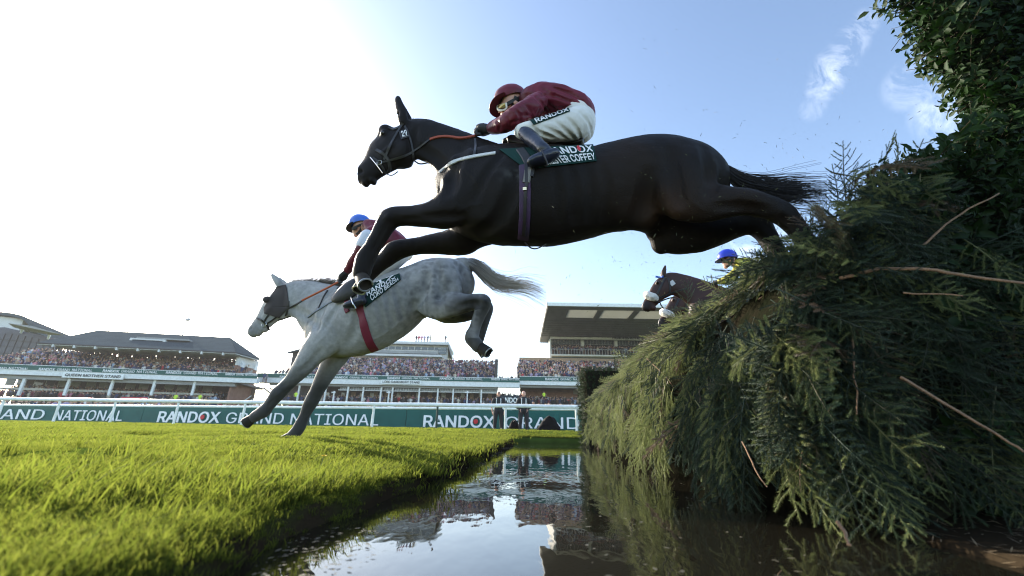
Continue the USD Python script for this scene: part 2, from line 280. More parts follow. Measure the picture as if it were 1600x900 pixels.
M_cream = usdkit.material(stage, '/World/Looks/skylight_panel', {'d': ('diffuse_bsdf', {'color': (0.55, 0.54, 0.5)}), 't': ('translucent_bsdf', {'color': (0.55, 0.54, 0.48)}), 'm': ('mix_closure', {'fac': 0.5})},
                          [('d.BSDF', 'm.closure1'), ('t.BSDF', 'm.closure2')], surface='m.closure')

# spectators: eighteen kinds of clothing
def spectator_mesh(coat, legs, skin, hair, hat, seed):
    r = np.random.default_rng(seed); parts, cols = [], []
    def add(m, c): parts.append(m); cols.append(np.tile(c, (len(m.vertices), 1)))
    w = r.uniform(0.19, 0.24)
    for s in (-1, 1):
        add(tube([[0.09 * s, 0, 0.0], [0.10 * s, 0.02, 0.45], [0.08 * s, 0, 0.88]], [0.055, 0.07, 0.09], 5), legs)
        b = r.uniform(0, 1); add(tube([[w * s, 0, 1.40], [(w + 0.07) * s, 0.02 - 0.05 * b, 1.13], [(w + 0.03 - 0.10 * b) * s, -0.08 - 0.2 * b, 0.93 + 0.28 * b]], [0.06, 0.05, 0.04], 5), coat)
    t = tube([[0, 0, 0.80], [0, 0, 1.05], [0, 0, 1.30], [0, 0, 1.44], [0, 0, 1.50]], [w * 0.85, w * 0.78, w * 0.98, w * 0.75, 0.06], 8); t.vertices[:, 1] *= 0.6; add(t, coat)
    h = trimesh.creation.icosphere(1, 0.11); h.vertices *= [0.85, 0.95, 1.15]; h.vertices += [0, -0.01, 1.61]; c = np.tile(skin, (len(h.vertices), 1)); c[(h.vertices[:, 2] > 1.65) | (h.vertices[:, 1] > 0.03)] = hair
    parts.append(h); cols.append(c)
    if hat is not None:
        b = trimesh.creation.cylinder(0.17, 0.02, sections=10); b.vertices += [0, 0, 1.68]; add(b, hat); b = trimesh.creation.cylinder(0.1, 0.1, sections=8); b.vertices += [0, 0, 1.73]; add(b, hat)
    m = trimesh.util.concatenate(parts); return m, np.vstack(cols)
COATS = [('navy', (0.02, 0.025, 0.06)), ('black', (0.012, 0.012, 0.014)), ('charcoal', (0.05, 0.05, 0.055)), ('burgundy', (0.13, 0.02, 0.035)), ('pink', (0.50, 0.20, 0.26)), ('white', (0.62, 0.60, 0.58)),
         ('pale blue', (0.28, 0.36, 0.48)), ('tan', (0.30, 0.22, 0.14)), ('grey', (0.20, 0.20, 0.21)), ('lilac', (0.34, 0.27, 0.40)), ('red', (0.42, 0.04, 0.05)), ('dark blue', (0.03, 0.05, 0.13)), ('brown', (0.09, 0.05, 0.035)), ('cream', (0.52, 0.46, 0.36))]
M_people = mat('spectator_clothes', vcol=True, rough=0.8)
SKIN = [(0.46, 0.27, 0.20), (0.52, 0.33, 0.25), (0.36, 0.20, 0.14)]; HAIR = [(0.03, 0.02, 0.015), (0.12, 0.07, 0.03), (0.30, 0.21, 0.10), (0.22, 0.21, 0.20)]
CROWD = []
for k, (nm, c) in enumerate(COATS):
    CROWD.append((*spectator_mesh(c, [(0.02, 0.02, 0.03), (0.05, 0.05, 0.06), (0.25, 0.15, 0.12)][k % 3], SKIN[k % 3], HAIR[k % 4], (0.5, 0.4, 0.42) if k in (4, 13) else None, k), nm))
CROWD_W = np.array([3.4, 3.6, 2.6, 1.3, .7, .9, .9, 1.1, 1.7, .9, .3, 2.4, 1.4, .5]); CROWD_W /= CROWD_W.sum()
class_prims = []
for k, (m, col, nm) in enumerate(CROWD):                                             # class prims that single spectators reference
    c = stage.CreateClassPrim(f'/World/spectator_source_{k}'); g = usdkit.mesh(stage, f'/World/spectator_source_{k}/body', m, M_people, True)
    UsdGeom.PrimvarsAPI(g).CreatePrimvar('col', Sdf.ValueTypeNames.Color3fArray, 'vertex').Set(Vt.Vec3fArray.FromNumpy(np.asarray(col, np.float32))); class_prims.append(c)
CP, CN, CS = [], [], []; ROWS = []
def people_row(fac, s0, s1, z, off, gap=0.5, keep=0.93, jit=0.12):
    n = max(1, int(abs(s1 - s0) / gap)); s = np.linspace(s0, s1, n) + RNG.normal(0, jit, n)
    for a in s[RNG.random(n) < keep]: CP.append(fac.at(a, z + RNG.normal(0, 0.05), off + RNG.normal(0, 0.1))); CS.append(RNG.uniform(0.92, 1.08))
def tier(fac, t, px0, px1, ref, ytop, ybot, rows, gap=0.5, off0=1.0, tread=0.8, slope_left=0):
    z0 = fac.sz(ref, ybot, off0)[1] - 0.95; offn = off0 + tread * (rows - 1); zn = fac.sz(ref, ytop, offn)[1] - 1.72
    s0, s1 = fac.sz(px0, ybot)[0], fac.sz(px1, ybot)[0]; steps = []
    for i in range(rows):
        z = z0 + (zn - z0) * i / (rows - 1); o = off0 + tread * i; a = s0 + slope_left * i / (rows - 1)
        people_row(fac, a, s1, z, o, gap); steps.append(fac.box(a - 0.4, s1 + 0.4, z - 1.2, z, o - tread / 2 + 0.002, o + tread / 2 - 0.002))
    prim('terrace', steps, M_conc, t)
    return zn
def strip(fac, px0, px1, ytop, ybot, ref, o0, o1):
    z0, z1 = fac.sz(ref, ybot, o0)[1], fac.sz(ref, ytop, o0)[1]; return fac.box(fac.sz(px0, ybot, o0)[0], fac.sz(px1, ybot, o0)[0], z0, z1, o0, o1)
def banded_sign(fac, t, px0, px1, ref, yg0, yg1, yw, spots, slope):
    """Balcony front: a green advert strip over a white fascia, with the small repeated lettering."""
    prim('green_strip', strip(fac, px0, px1, yg0, yg1, ref, -0.1, 0.25), M_green, t)
    prim('white_fascia', strip(fac, px0, px1, yg1 + 0.05, yw, ref, -0.02, 1.2), M_white, t)
    prim('top_rail', strip(fac, px0, px1, yg0 - 1.1, yg0 - 0.3, ref, -0.05, 0.08), M_white, t)
    for a, b in spots:
        w = b - a
        for wd, u0, u1, bold in (('RANDOX', 0, .30, True), ('GRAND', .34, .58, False), ('NATIONAL', .62, 1, False)):
            x0, x1 = a + w * u0, a + w * u1; m = (x0 + x1) / 2; dy = slope * (m - ref)
            prim('lettering', fac.text(wd, x0, x1, yg0 + dy + 1.4, yg1 + dy - 1.3, -0.13, bold), M_letter, t, smooth=False)
def posts_row(fac, t, pxs, ytop, ybot, r, off, m=M_white, ref=None, name='column'):
    for p in pxs:
        s = fac.sz(p, (ytop + ybot) / 2, off)[0]; z0, z1 = fac.sz(p, ybot, off)[1], fac.sz(p, ytop, off)[1]
        prim(name, fac.box(s - r, s + r, z0, z1, off - r, off + r), m, t)

# --- left: hipped slate roof stand
Q = Facade(60, 66.0, 367, 71.5)
tq = thing('grandstand', 'slate-roofed grandstand with white QUEEN MOTHER STAND sign, left of the grey horse', 'grandstand', Q.at(0, 0.8))
banded_sign(Q, tq, -60, 402, 200, 577.0, 583.6, 591.5, [(-38, 44), (60, 144), (160, 246), (259, 340), (352, 402)], 0.0255)
prim('sign', Q.rect(97, 583.0, 193, 591.4, -0.35, -0.15), M_signw, tq); prim('sign_lettering', Q.text('QUEEN MOTHER STAND', 100.5, 188.5, 584.4 + 0.6, 589.3 - 0.2, -0.38, True), M_text, tq, smooth=False)
zt = tier(Q, tq, -40, 366, 200, 550.0, 577.5, 10, gap=0.46)
ze = Q.sz(200, 543.0, -1.5)[1]
zb0, zb1 = Q.sz(200, 552, 9.5)[1], ze
wall = Q.box(Q.sz(62, 545)[0], Q.sz(366, 545)[0], zb0 - 3, zb1, 9.5, 10.0); prim('rear_wall', wall, M_dark, tq)
prim('white_parapet', Q.box(Q.sz(90, 549)[0], Q.sz(352, 549)[0], zb0 - 0.2, zb0 + 0.25, 9.0, 9.2), M_wallw, tq)
for p in (83, 97, 127, 142, 186, 196, 216, 238, 258, 300, 312, 335, 350):
    prim('window', Q.box(Q.sz(p - 5, 547, 9.4)[0], Q.sz(p + 5, 547, 9.4)[0], zb0 + 0.5, zb0 + 1.6, 9.38, 9.46), M_pane, tq)
for k in range(60): CP.append(Q.at(Q.sz(85 + 4.6 * k, 548, 9)[0], zb0 - 0.75, 8.6)); CS.append(RNG.uniform(.92, 1.08))
eL, eR = Q.at(Q.sz(58, 537, -1.5)[0], ze, -1.5), Q.at(Q.sz(369, 550, -1.5)[0], ze, -1.5)
bR = at_z(np.array(406.0), np.array(561.5), ze + 0.3); bL = eL + (bR - eR); rL, rR = Q.at(*Q.sz(151, 518.5, 9.0), 9.0), Q.at(*Q.sz(360, 528.0, 9.0), 9.0); rL[2] = rR[2] = (rL[2] + rR[2]) / 2
for poly in ([eL, eR, rR, rL], [eR, bR, rR], [eL, rL, bL], [rL, rR, bR, bL]): prim('roof_slope', Q.quad(poly, 0.25), M_roofgrey, tq)
prim('soffit', Q.quad([eL - [0, 0, .16], eR - [0, 0, .16], bR - [0, 0, .16], bL - [0, 0, .16]], 0.08), M_wallw, tq)
prim('gutter', tube([eL, eR], 0.14, 6), M_dark, tq); prim('ridge_cap', tube([rL, rR], 0.16, 6), M_roofgrey, tq)
for p in np.linspace(80, 350, 9): prim('bracket', Q.box(Q.sz(p, 545, -1.6)[0] - .12, Q.sz(p, 545, -1.6)[0] + .12, ze - .5, ze - .05, -1.6, -1.2), M_wallw, tq)
sa, sb = Q.sz(203, 533, 3.2)[0], Q.sz(259, 533, 3.2)[0]; za, zb = Q.sz(230, 538.5, 3.2)[1], Q.sz(230, 529.5, 3.2)[1]
dm = prim('dormer', [Q.box(sa, sb, zb - .25, zb, 3.0, 6.5), Q.box(sa, sb, za, za + .3, 3.0, 3.4), Q.box(sa, sa + .35, za + .3, zb - .25, 3.0, 6.5), Q.box(sb - .35, sb, za + .3, zb - .25, 3.0, 6.5)], M_wallw, tq)
prim('pane', Q.box(sa + .36, sb - .36, za + .31, zb - .26, 3.3, 3.36), M_glass, dm)
prim('dormer_roof', Q.box(sa + .8, sb + 3.5, zb + .05, zb + .3, 3.2, 8.8), M_conc, tq)
side_n = bR - eR; sR = Q.sz(366, 560)[0]; zg = Q.sz(367, 578)[1]
for nm, z0, z1, m in (('side_wall', zg + 1.0, ze - .2, M_wallw), ('side_brickwork', -0.5, zg + 0.99, M_brick)):
    a = Q.at(sR, 0, 1.2); b = a + side_n * 0.88; prim(nm, Q.quad([a + [0, 0, z0], b + [0, 0, z0], b + [0, 0, z1], a + [0, 0, z1]], 0.3), m, tq)
a = Q.at(sR + 0.2, 0, 1.2)
for u in (0.14, 0.7): b = a + side_n * u; c = a + side_n * (u + .12); prim('side_window', Q.quad([b + [0, 0, ze - 1.9], c + [0, 0, ze - 1.9], c + [0, 0, ze - .9], b + [0, 0, ze - .9]], 0.35), M_pane, tq)
prim('tan_gable', Q.quad([Q.at(Q.sz(336, 577, 1.6)[0], Q.sz(336, 577, 1.6)[1], 1.6), Q.at(sR - .1, Q.sz(362, 578, 1.6)[1], 1.6), Q.at(sR - .1, Q.sz(362, 566, 5)[1], 7), Q.at(Q.sz(350, 568, 5)[0], Q.sz(350, 567, 5)[1], 7)], 0.2), M_tan, tq)
for p in (138, 240): prim('tan_awning', Q.quad([Q.at(*Q.sz(p - 14, 568, 3), 3), Q.at(*Q.sz(p + 10, 570, 3), 3), Q.at(*Q.sz(p + 22, 564.5, 5), 5), Q.at(*Q.sz(p + 2, 562.5, 5), 5)], 0.2), M_tan, tq)
zc = Q.sz(200, 591.5)[1]
prim('undercroft_ceiling', Q.box(Q.sz(-50, 600)[0], Q.sz(372, 600)[0], zc - .1, zc + .25, 0.6, 12), M_soffit, tq)
prim('undercroft_wall', Q.box(Q.sz(-50, 600)[0], Q.sz(372, 600)[0], 0.2, zc - .1, 8.0, 8.4), mat('undercroft_brown', (0.10, 0.075, 0.06), 0.85, vary=(0.14, 0.10, 0.075), scale=0.4), tq)
for p in (15, 33, 60, 78, 98, 118, 143, 163, 183, 205, 226, 246, 266, 286, 304, 326):
    w = prim('window', Q.box(Q.sz(p - 7.5, 600, 7.9)[0], Q.sz(p + 7.5, 600, 7.9)[0], Q.sz(200, 608, 7.9)[1], Q.sz(200, 596.5, 7.9)[1], 7.88, 7.97), M_white, tq)
    prim('pane', Q.box(Q.sz(p - 6.5, 600, 7.8)[0], Q.sz(p + 6.5, 600, 7.8)[0], Q.sz(200, 607, 7.8)[1], Q.sz(200, 597.5, 7.8)[1], 7.84, 7.872), M_pane if p % 3 else M_glass, w)
for p in (22, 74, 92, 140, 265, 288): prim('strip_light', Q.box(Q.sz(p - 6, 594, 3)[0], Q.sz(p + 6, 594, 3)[0], zc - .22, zc - .12, 3, 3.25), M_cream, tq)
posts_row(Q, tq, (34, 105, 174, 240, 303), 591.5, 618, 0.17, 0.7)
prim('lower_parapet', strip(Q, -50, 335, 611.0, 614.2, 200, 4.6, 4.8), M_wallw, tq)
for i in range(4): people_row(Q, Q.sz(-40, 612)[0], Q.sz(335, 612)[0], Q.sz(200, 611, 5.5 + .7 * i)[1] - 1.55 + 0.12 * i, 5.3 + .7 * i, 0.55)
for i in range(3): people_row(Q, Q.sz(-40, 615)[0], Q.sz(330, 615)[0], Q.sz(200, 616 - i, 2)[1] - 1.6, 2.2 + .8 * i, 0.55)
st = [Q.box(Q.sz(352, 615, 2)[0] + .35 * i, Q.sz(352, 615, 2)[0] + .35 * i + .4, 0.3, 0.9 + .33 * i, 1.6, 3.6) for i in range(12)]; prim('stair', st, M_conc, tq)
for o in (1.5, 3.7): prim('stair_rail', tube([Q.at(Q.sz(352, 615, 2)[0], 1.9, o), Q.at(Q.sz(352, 615, 2)[0] + 4.3, 5.8, o)], 0.06, 6), M_white, tq)

# --- far left: curved roof stand
E = Facade(0, 84.0, 100, 88.0)
te = thing('grandstand', 'dark glazed grandstand with curved grey roof and wing canopy at the left picture edge', 'grandstand', E.at(0, 0.8))
arc = [(-60, 486), (-20, 487), (0, 489.5), (18, 491.5), (32, 495), (42, 500.5), (48, 508), (49.5, 519)]
pts = [E.at(*E.sz(px, py)) for px, py in arc]; nb = E.n * 30
for k in range(len(arc) - 1): prim('roof_strip', E.quad([pts[k], pts[k + 1], pts[k + 1] + nb, pts[k] + nb], 0.6), M_roofgrey, te)
prim('pale_wall', E.rect(-60, 493, 34, 520, 1.0, 20), M_wallw, te)
prim('glazed_wall', E.quad([E.at(*E.sz(-60, 516, -.4), -.4), E.at(*E.sz(8, 511.5, -.4), -.4), E.at(*E.sz(86, 529, -.4), -.4), E.at(*E.sz(86, 585, -.4), -.4), E.at(*E.sz(-60, 585, -.4), -.4)], 0.5), mat('smoked_glass', (0.055, 0.055, 0.07), 0.25, vary=(0.075, 0.07, 0.085), scale=0.3), te)
for p in np.arange(-50, 84, 11): prim('mullion', E.rect(p, 520 + max(0, p - 8) * .2, p + .7, 585, -0.8, -0.66), M_dark, te)
for y in (531, 541, 552, 563): prim('transom', E.rect(-60, y, 85, y + .7, -0.76, -0.655), M_dark, te)
c = [(14, 505.5), (50, 509.5), (98, 523.2), (78, 523.0), (45, 517.5), (22, 511.5)]
prim('canopy', E.quad([E.at(*E.sz(*q, -7), -7) for q in c[:3]] + [E.at(*E.sz(*q, -2), -2) for q in c[3:]], 0.5), M_conc, te)
for a, b in (((78, 521.5), (75, 529.5)), ((36, 513), (33, 520))): prim('strut', tube([E.at(*E.sz(*a, -2), -2), E.at(*E.sz(*b, -1), -1)], 0.22, 6), M_white, te)

# --- middle stand
L = Facade(400, 77.0, 780, 78.5)
tl = thing('grandstand', 'packed open terrace stand with a LORD DARESBURY STAND sign, below the grey horse', 'grandstand', L.at(0, 0.8))
banded_sign(L, tl, 400, 812, 600, 587.6, 593.3, 601.3, [(437, 506), (523, 591), (605, 672), (687, 754), (768, 812)], 0.0115)
prim('sign', L.rect(595.5, 593.8, 658, 600.3, -0.3, -0.12), M_signw, tl); prim('sign_lettering', L.text('LORD DARESBURY STAND', 597.5, 656, 595.2, 598.6, -0.33, True), M_text, tl, smooth=False)
tier(L, tl, 424, 773, 640, 558.8, 588, 12, gap=0.46, slope_left=9.0)
z_t = L.sz(640, 560, 10)[1]
prim('end_pillar', L.rect(773.5, 561, 778, 592, 0.5, 10), M_dark, tl)
u = L.box(L.sz(532, 545, 11)[0], L.sz(699.5, 545, 11)[0], z_t - 2, L.sz(640, 536.5, 11)[1], 12, 22); prim('upper_building', u, M_wallw, tl)
prim('flat_roof', strip(L, 524, 701, 533.2, 537.3, 640, 10.6, 23), M_wallw, tl)
wn = prim('window_band', strip(L, 545, 698, 541.6, 546.2, 640, 11.85, 12.0), M_glass, tl)
for p in np.arange(546, 700, 10.2): prim('mullion', L.rect(p - .5, 541.3, p + .5, 546.4, 11.7, 11.84), M_wallw, wn)
prim('balcony', strip(L, 528, 684, 548.2, 552.2, 640, 10.2, 12), M_conc, tl); prim('balcony', strip(L, 528, 690, 553.3, 556.5, 640, 9.8, 12), M_wallw, tl)
w2 = prim('corner_windows', strip(L, 684, 697, 541.8, 552, 640, 11.6, 11.8), M_glass, tl)
for y in (545, 548.5): prim('railing', L.rect(684, y, 697, y + .5, 11.4, 11.5), M_white, w2)
prim('end_wall', L.quad([L.at(*L.sz(699.5, 534, 11), 11), L.at(*L.sz(706.5, 558.5, 11), 11), L.at(*L.sz(706.5, 562, 24), 24), L.at(*L.sz(700.5, 540, 24), 24)], 0.3), M_conc, tl)
prim('side_roof', L.quad([L.at(*L.sz(449, 551, 2), 2), L.at(*L.sz(471, 545.5, 2), 2), L.at(*L.sz(500, 546, 8), 8), L.at(*L.sz(462, 552, 8), 8)], 0.25), M_roofgrey, tl)
prim('side_block', L.box(L.sz(455, 555, 3)[0], L.sz(500, 555, 3)[0], 3, L.sz(470, 552, 3)[1], 3.5, 9), M_dark, tl)
zc = L.sz(640, 601.3)[1]
prim('undercroft_ceiling', L.box(L.sz(412, 600)[0], L.sz(778, 600)[0], zc - .1, zc + .2, 0.6, 12), M_soffit, tl)
fr = prim('glazed_frieze', strip(L, 532, 777, 602.2, 610.5, 640, 1.5, 1.7), M_glass, tl)
for p in np.arange(532, 778, 4.1): prim('mullion', L.rect(p - .28, 602.3, p + .28, 610.3, 1.38, 1.49), M_steel, fr)
prim('frieze_sill', strip(L, 528, 778, 610.6, 612.0, 640, 1.2, 1.7), M_wallw, tl)
prim('undercroft_wall', L.box(L.sz(425, 600)[0], L.sz(778, 600)[0], 0.2, zc - .1, 6.0, 6.4), M_dark, tl)
for p, w in ((433, 16), (470, 10), (498, 14), (548, 7), (583, 6), (600, 12), (636, 5), (668, 7), (705, 9), (734, 6), (762, 7)): prim('tan_panel', L.rect(p, 612.5, p + w, 630, 5.8, 5.95), M_tan, tl)
for p in (508, 533, 562, 578, 592, 620, 650, 690, 720, 748): prim('pane', L.rect(p, 613.5, p + 6, 621, 5.75, 5.9), M_pane, tl)
posts_row(L, tl, (466, 508, 543, 567, 595, 613, 655, 684, 708, 752), 601.5, 630, 0.13, 0.8)
for p in (521, 607, 730): posts_row(L, tl, (p,), 611, 630, 0.1, -0.5, name='sign_post'); prim('sign_post_head', L.rect(p - 3, 612, p + 3, 614, -0.7, -0.55), M_white, tl)
for i in range(3): people_row(L, L.sz(420, 620)[0], L.sz(776, 620)[0], L.sz(640, 622 - 1.2 * i, 2 + i)[1] - 1.65, 2 + .9 * i, 0.6)
prim('white_barrier', strip(L, 412, 812, 629.5, 631.5, 640, -1.6, -1.5), M_white, tl)
for p in (650, 654, 658.5, 663, 668, 672, 696): CP.append(L.at(L.sz(p, 534, 12)[0], L.sz(p, 533.4, 12)[1] - .3, 12)); CS.append(1.0)
sb = [L.at(*L.sz(412 + 5 * i, 606 + 4 * i, 3), 3) for i in range(6)]; prim('raking_strut', tube(sb, 0.16, 6), M_steel, tl); prim('raking_strut', tube([p + L.x * 1.2 for p in sb], 0.14, 6), M_steel, tl)

# --- right stand with the big cantilever roof
R_ = Facade(811, 80.0, 1046, 80.0)
tr = thing('grandstand', 'tall grandstand with wide grey cantilever roof and PRINCESS ROYAL STAND lettering, beside the spruce fence', 'grandstand', R_.at(20, 0.8))
banded_sign(R_, tr, 812, 1040, 860, 589.3, 595.5, 601.8, [(770 + 82, 770 + 152), (933, 1003)], 0.008)
tier(R_, tr, 812, 1010, 880, 562, 589, 11, gap=0.46)
prim('tier_back_wall', R_.rect(811, 560.3, 1040, 575, 10.2, 10.6), M_tan, tr)
zf = R_.sz(857, 477.6, -8)[1]; zk = R_.sz(858.5, 524, 12)[1]; s_f = R_.sz(856, 478, -8)[0]; k_ = (zk - zf) / 20.0
def RP(s, o, dz=0): return R_.at(s, zf + k_ * (o + 8) + dz, o)
s_e = s_f + 46; o1, o2 = -6.3, -1.2
bk = at_z(np.array(829.6), np.array(537.7), zk - 0.8); ob = float((bk - R_.o) @ R_.n)
prim('roof_front', R_.quad([RP(s_f, -8), RP(s_e, -8), RP(s_e, o1), RP(s_f, o1)], .3), M_soffit, tr)
prim('roof_rear', R_.quad([RP(s_f, o2), RP(s_e, o2), RP(s_e, ob), RP(s_f + .4, ob)], .3), M_soffit, tr)
edges = [882.0, 935, 990, 1046]; ss = [R_.sz(p, 492, -4)[0] for p in edges]
prim('roof_end_panel', R_.quad([RP(s_f, o1), RP(ss[0], o1), RP(ss[0], o2), RP(s_f, o2)], .3), M_soffit, tr)
for i in range(3): prim('skylight', R_.quad([RP(ss[i] + .5, o1), RP(ss[i + 1] - .5, o1), RP(ss[i + 1] - .5, o2), RP(ss[i] + .5, o2)], .06), M_cream, tr)
for s in ss: prim('roof_rib', R_.quad([RP(s - .5, o1), RP(s + .5, o1), RP(s + .5, o2), RP(s - .5, o2)], .5), M_soffit, tr)
prim('roof_end_panel', R_.quad([RP(ss[3] + .5, o1), RP(s_e, o1), RP(s_e, o2), RP(ss[3] + .5, o2)], .3), M_soffit, tr)
for o in np.arange(0.5, 12, 1.6): prim('soffit_seam', tube([RP(s_f + .2, o, -.17), RP(s_e, o, -.17)], 0.035, 4), M_dark, tr)
prim('roof_fascia', R_.box(s_f - .05, s_e, zf - .1, zf + .55, -8.3, -8.0), M_white, tr)
prim('roof_side_fascia', R_.quad([RP(s_f - .1, -8.2, .1), RP(s_f + .3, ob, .1), RP(s_f + .3, ob, .6), RP(s_f - .1, -8.2, .6)], .2), M_wallw, tr)
sw = R_.sz(860, 540, 12)[0]; se = sw + 40
prim('beam', R_.box(sw, se, R_.sz(900, 530, 12)[1], zk - .3, 11.9, 12.6), M_wallw, tr)
prim('sign_lettering', R_.text('PRINCESS ROYAL STAND', 957, 1020, 526.4, 530.2, 11.7, True, 0.1), M_text, tr, smooth=False)
prim('end_wall', R_.quad([R_.at(sw, R_.sz(861, 560, 12)[1], 12), R_.at(sw, R_.sz(861, 530, 12)[1], 12), R_.at(sw, R_.sz(861, 530, 12)[1], 24), R_.at(sw, R_.sz(861, 560, 12)[1], 24)], .4), M_wallw, tr)
prim('back_wall', R_.box(sw + .3, se, R_.sz(900, 562, 13.6)[1] - 2, R_.sz(900, 530, 12)[1], 15.2, 15.6), M_dark, tr)
for i, p in enumerate(np.arange(863, 1040, 9.2)):
    w = prim('window', R_.box(R_.sz(p, 534, 14)[0], R_.sz(p + 8.4, 534, 14)[0], R_.sz(900, 538.3, 14)[1], R_.sz(900, 530.6, 14)[1], 14, 14.1), M_steel, tr)
    for q in (0, 1): prim('pane', R_.box(R_.sz(p + .4 + 4.1 * q, 534, 13.9)[0], R_.sz(p + 4.0 + 4.1 * q, 534, 13.9)[0], R_.sz(900, 537.8, 13.9)[1], R_.sz(900, 531, 13.9)[1], 13.93, 13.99), M_glass, w)
for p in (910, 962.5, 1012): prim('pier', R_.rect(p - 2.4, 530.3, p + 2.4, 541, 13.3, 13.9), M_wallw, tr)
prim('balcony_slab', strip(R_, 861, 1040, 553.8, 556.3, 900, 11.6, 15), M_wallw, tr)
gz = R_.sz(900, 553.7, 11.8)[1]
for p in np.arange(862, 1040, 4.4): prim('baluster', R_.box(R_.sz(p, 549, 11.8)[0] - .04, R_.sz(p, 549, 11.8)[0] + .04, gz, gz + 1.1, 11.75, 11.83), M_steel, tr)
prim('handrail', R_.box(sw, se, gz + 1.1, gz + 1.18, 11.72, 11.86), M_steel, tr)
for i in range(3): people_row(R_, sw + .5, se, gz + .1 + .28 * i, 12.3 + .6 * i, .5)
prim('lower_glazing', R_.box(sw, se, R_.sz(900, 562, 13)[1], gz - .35, 13, 13.2), M_glass, tr)
zc = R_.sz(880, 601.8)[1]
prim('undercroft_ceiling', R_.box(R_.sz(814, 600)[0], R_.sz(1040, 600)[0], zc - .1, zc + .2, .6, 12), M_soffit, tr)
prim('undercroft_wall', R_.box(R_.sz(814.5, 600)[0], R_.sz(1040, 600)[0], 0.2, zc - .1, 7.0, 7.4), M_brick, tr)
prim('notice_panel', R_.rect(896, 609, 905, 616, 6.7, 6.9), M_conc, tr)
for p in (815, 849, 881, 911): prim('downlight', R_.rect(p - .8, 602.3, p + .8, 603.4, 1.2, 1.5), M_white, tr)
for i in range(5): people_row(R_, R_.sz(808, 620)[0], R_.sz(1020, 620)[0], R_.sz(860, 624 - 1.7 * i, 3)[1] - 1.7, 2 + .8 * i, .5)
for i in range(2): people_row(L, L.sz(780, 588, 3)[0], L.sz(811, 588, 3)[0], L.sz(795, 588, 3)[1] - 1.6, 3 + i, .5); people_row(Q, Q.sz(388, 580)[0], Q.sz(404, 580)[0], Q.sz(396, 582)[1] - 1.4, 3 + i, .6)
for i in range(3): people_row(L, L.sz(776, 615, 4)[0], L.sz(812, 615, 4)[0], L.sz(795, 615, 4)[1] - 1.6, 4 + i, .5)

# --- pole with floodlight head, red trackside banners
pt = Q.at(*Q.sz(285, 525, 12), 12); hd = Q.at(*Q.sz(290, 499, 12), 12)
t = thing('floodlight_pole', 'thin pole with a small lamp head sticking up over the slate roof', 'floodlight pole', [pt[0], pt[1], 0.8])
prim('pole', tube([[pt[0], pt[1], .8], pt, [pt[0], pt[1], hd[2]]], 0.09, 6), M_steel, t); prim('lamp_head', trimesh.creation.icosphere(1, .42).apply_scale([1.3, .6, .8]).apply_translation([pt[0] + .2, pt[1], hd[2]]), M_steel, t)
RF = Facade(0, 46, 900, 42)
for a, b, lb in ((90, 143, 'red trackside banner left of the slate-roofed stand sign, seen between the white rails'), (188, 230, 'red trackside banner under the right half of the slate-roofed stand')):
    t = thing('red_banner', lb, 'banner', RF.at(RF.sz((a + b) / 2, 628)[0], .8)); prim('sheet', RF.rect(a, 620.5, b, 627.5, 0, .04), M_red, t)
    for p in (a, b): posts_row(RF, t, (p,), 620, 632, .04, .06, M_steel, name='stake')

# --- people: ground level rows behind the boards, singled out; the rest in one crowd
N0 = len(CP); W3 = Facade(0, 36.5, 900, 31.5)
for i, (n, o) in enumerate(((0.56, 0), (0.62, 1.1), (0.6, 2.2))):
    ROWS.append(len(CP)); people_row(W3, W3.sz(-30, 640)[0], W3.sz(912, 640)[0], ground_z(0, 32) + 0.06 + .12 * i, o, n, 0.86)
CP, CS = np.array(CP), np.array(CS); K = RNG.choice(len(CROWD), len(CP), p=CROWD_W)
one = np.arange(N0, len(CP))[:292]
SPOTS = [(75, 'above the first word GRAND at the left'), (135, 'above the left half of the left NATIONAL'), (222, 'above the right half of the left NATIONAL'), (292, 'above RAN of the middle RANDOX'), (347, 'above DOX of the middle RANDOX'), (395, 'above the GR of the middle GRAND'), (447, 'above the AND of the middle GRAND'), (520, 'above the NATI of the middle NATIONAL'), (600, 'above the ONAL of the middle NATIONAL'),
         (655, 'above the gap before the right RANDOX'), (715, 'above RAN of the right RANDOX'), (780, 'above DOX of the right RANDOX'), (850, 'above the GR of the right GRAND'), (2000, 'above the ND of the right GRAND')]
for i in one:
    nm = CROWD[K[i]][2]; px = project(CP[i])[0]; row = ['front row', 'second row', 'back row'][int(np.searchsorted(ROWS, i, 'right')) - 1]; spot = next(b for a, b in SPOTS if px < a)
    copy_of(class_prims[K[i]], 'spectator', None, CP[i], RNG.uniform(-35, 35), CS[i] * 1.0, f'{nm}-clad spectator, {row} of the crowd {spot}', 'person', f'{nm}-clad spectators, {row} {spot}')
rest = np.setdiff1d(np.arange(len(CP)), one); yaw = RNG.uniform(-.6, .6, len(rest)); Rz = np.zeros((len(rest), 3, 3)); Rz[:, 0, 0] = Rz[:, 1, 1] = np.cos(yaw); Rz[:, 1, 0], Rz[:, 0, 1], Rz[:, 2, 2] = np.sin(yaw), -np.sin(yaw), 1
scatter('crowd', [(m, M_people, c) for m, c, _ in CROWD], CP[rest], Rz, CS[rest], K[rest], label='dense crowd of racegoers filling the terraces and balconies of all the stands', cat='crowd')
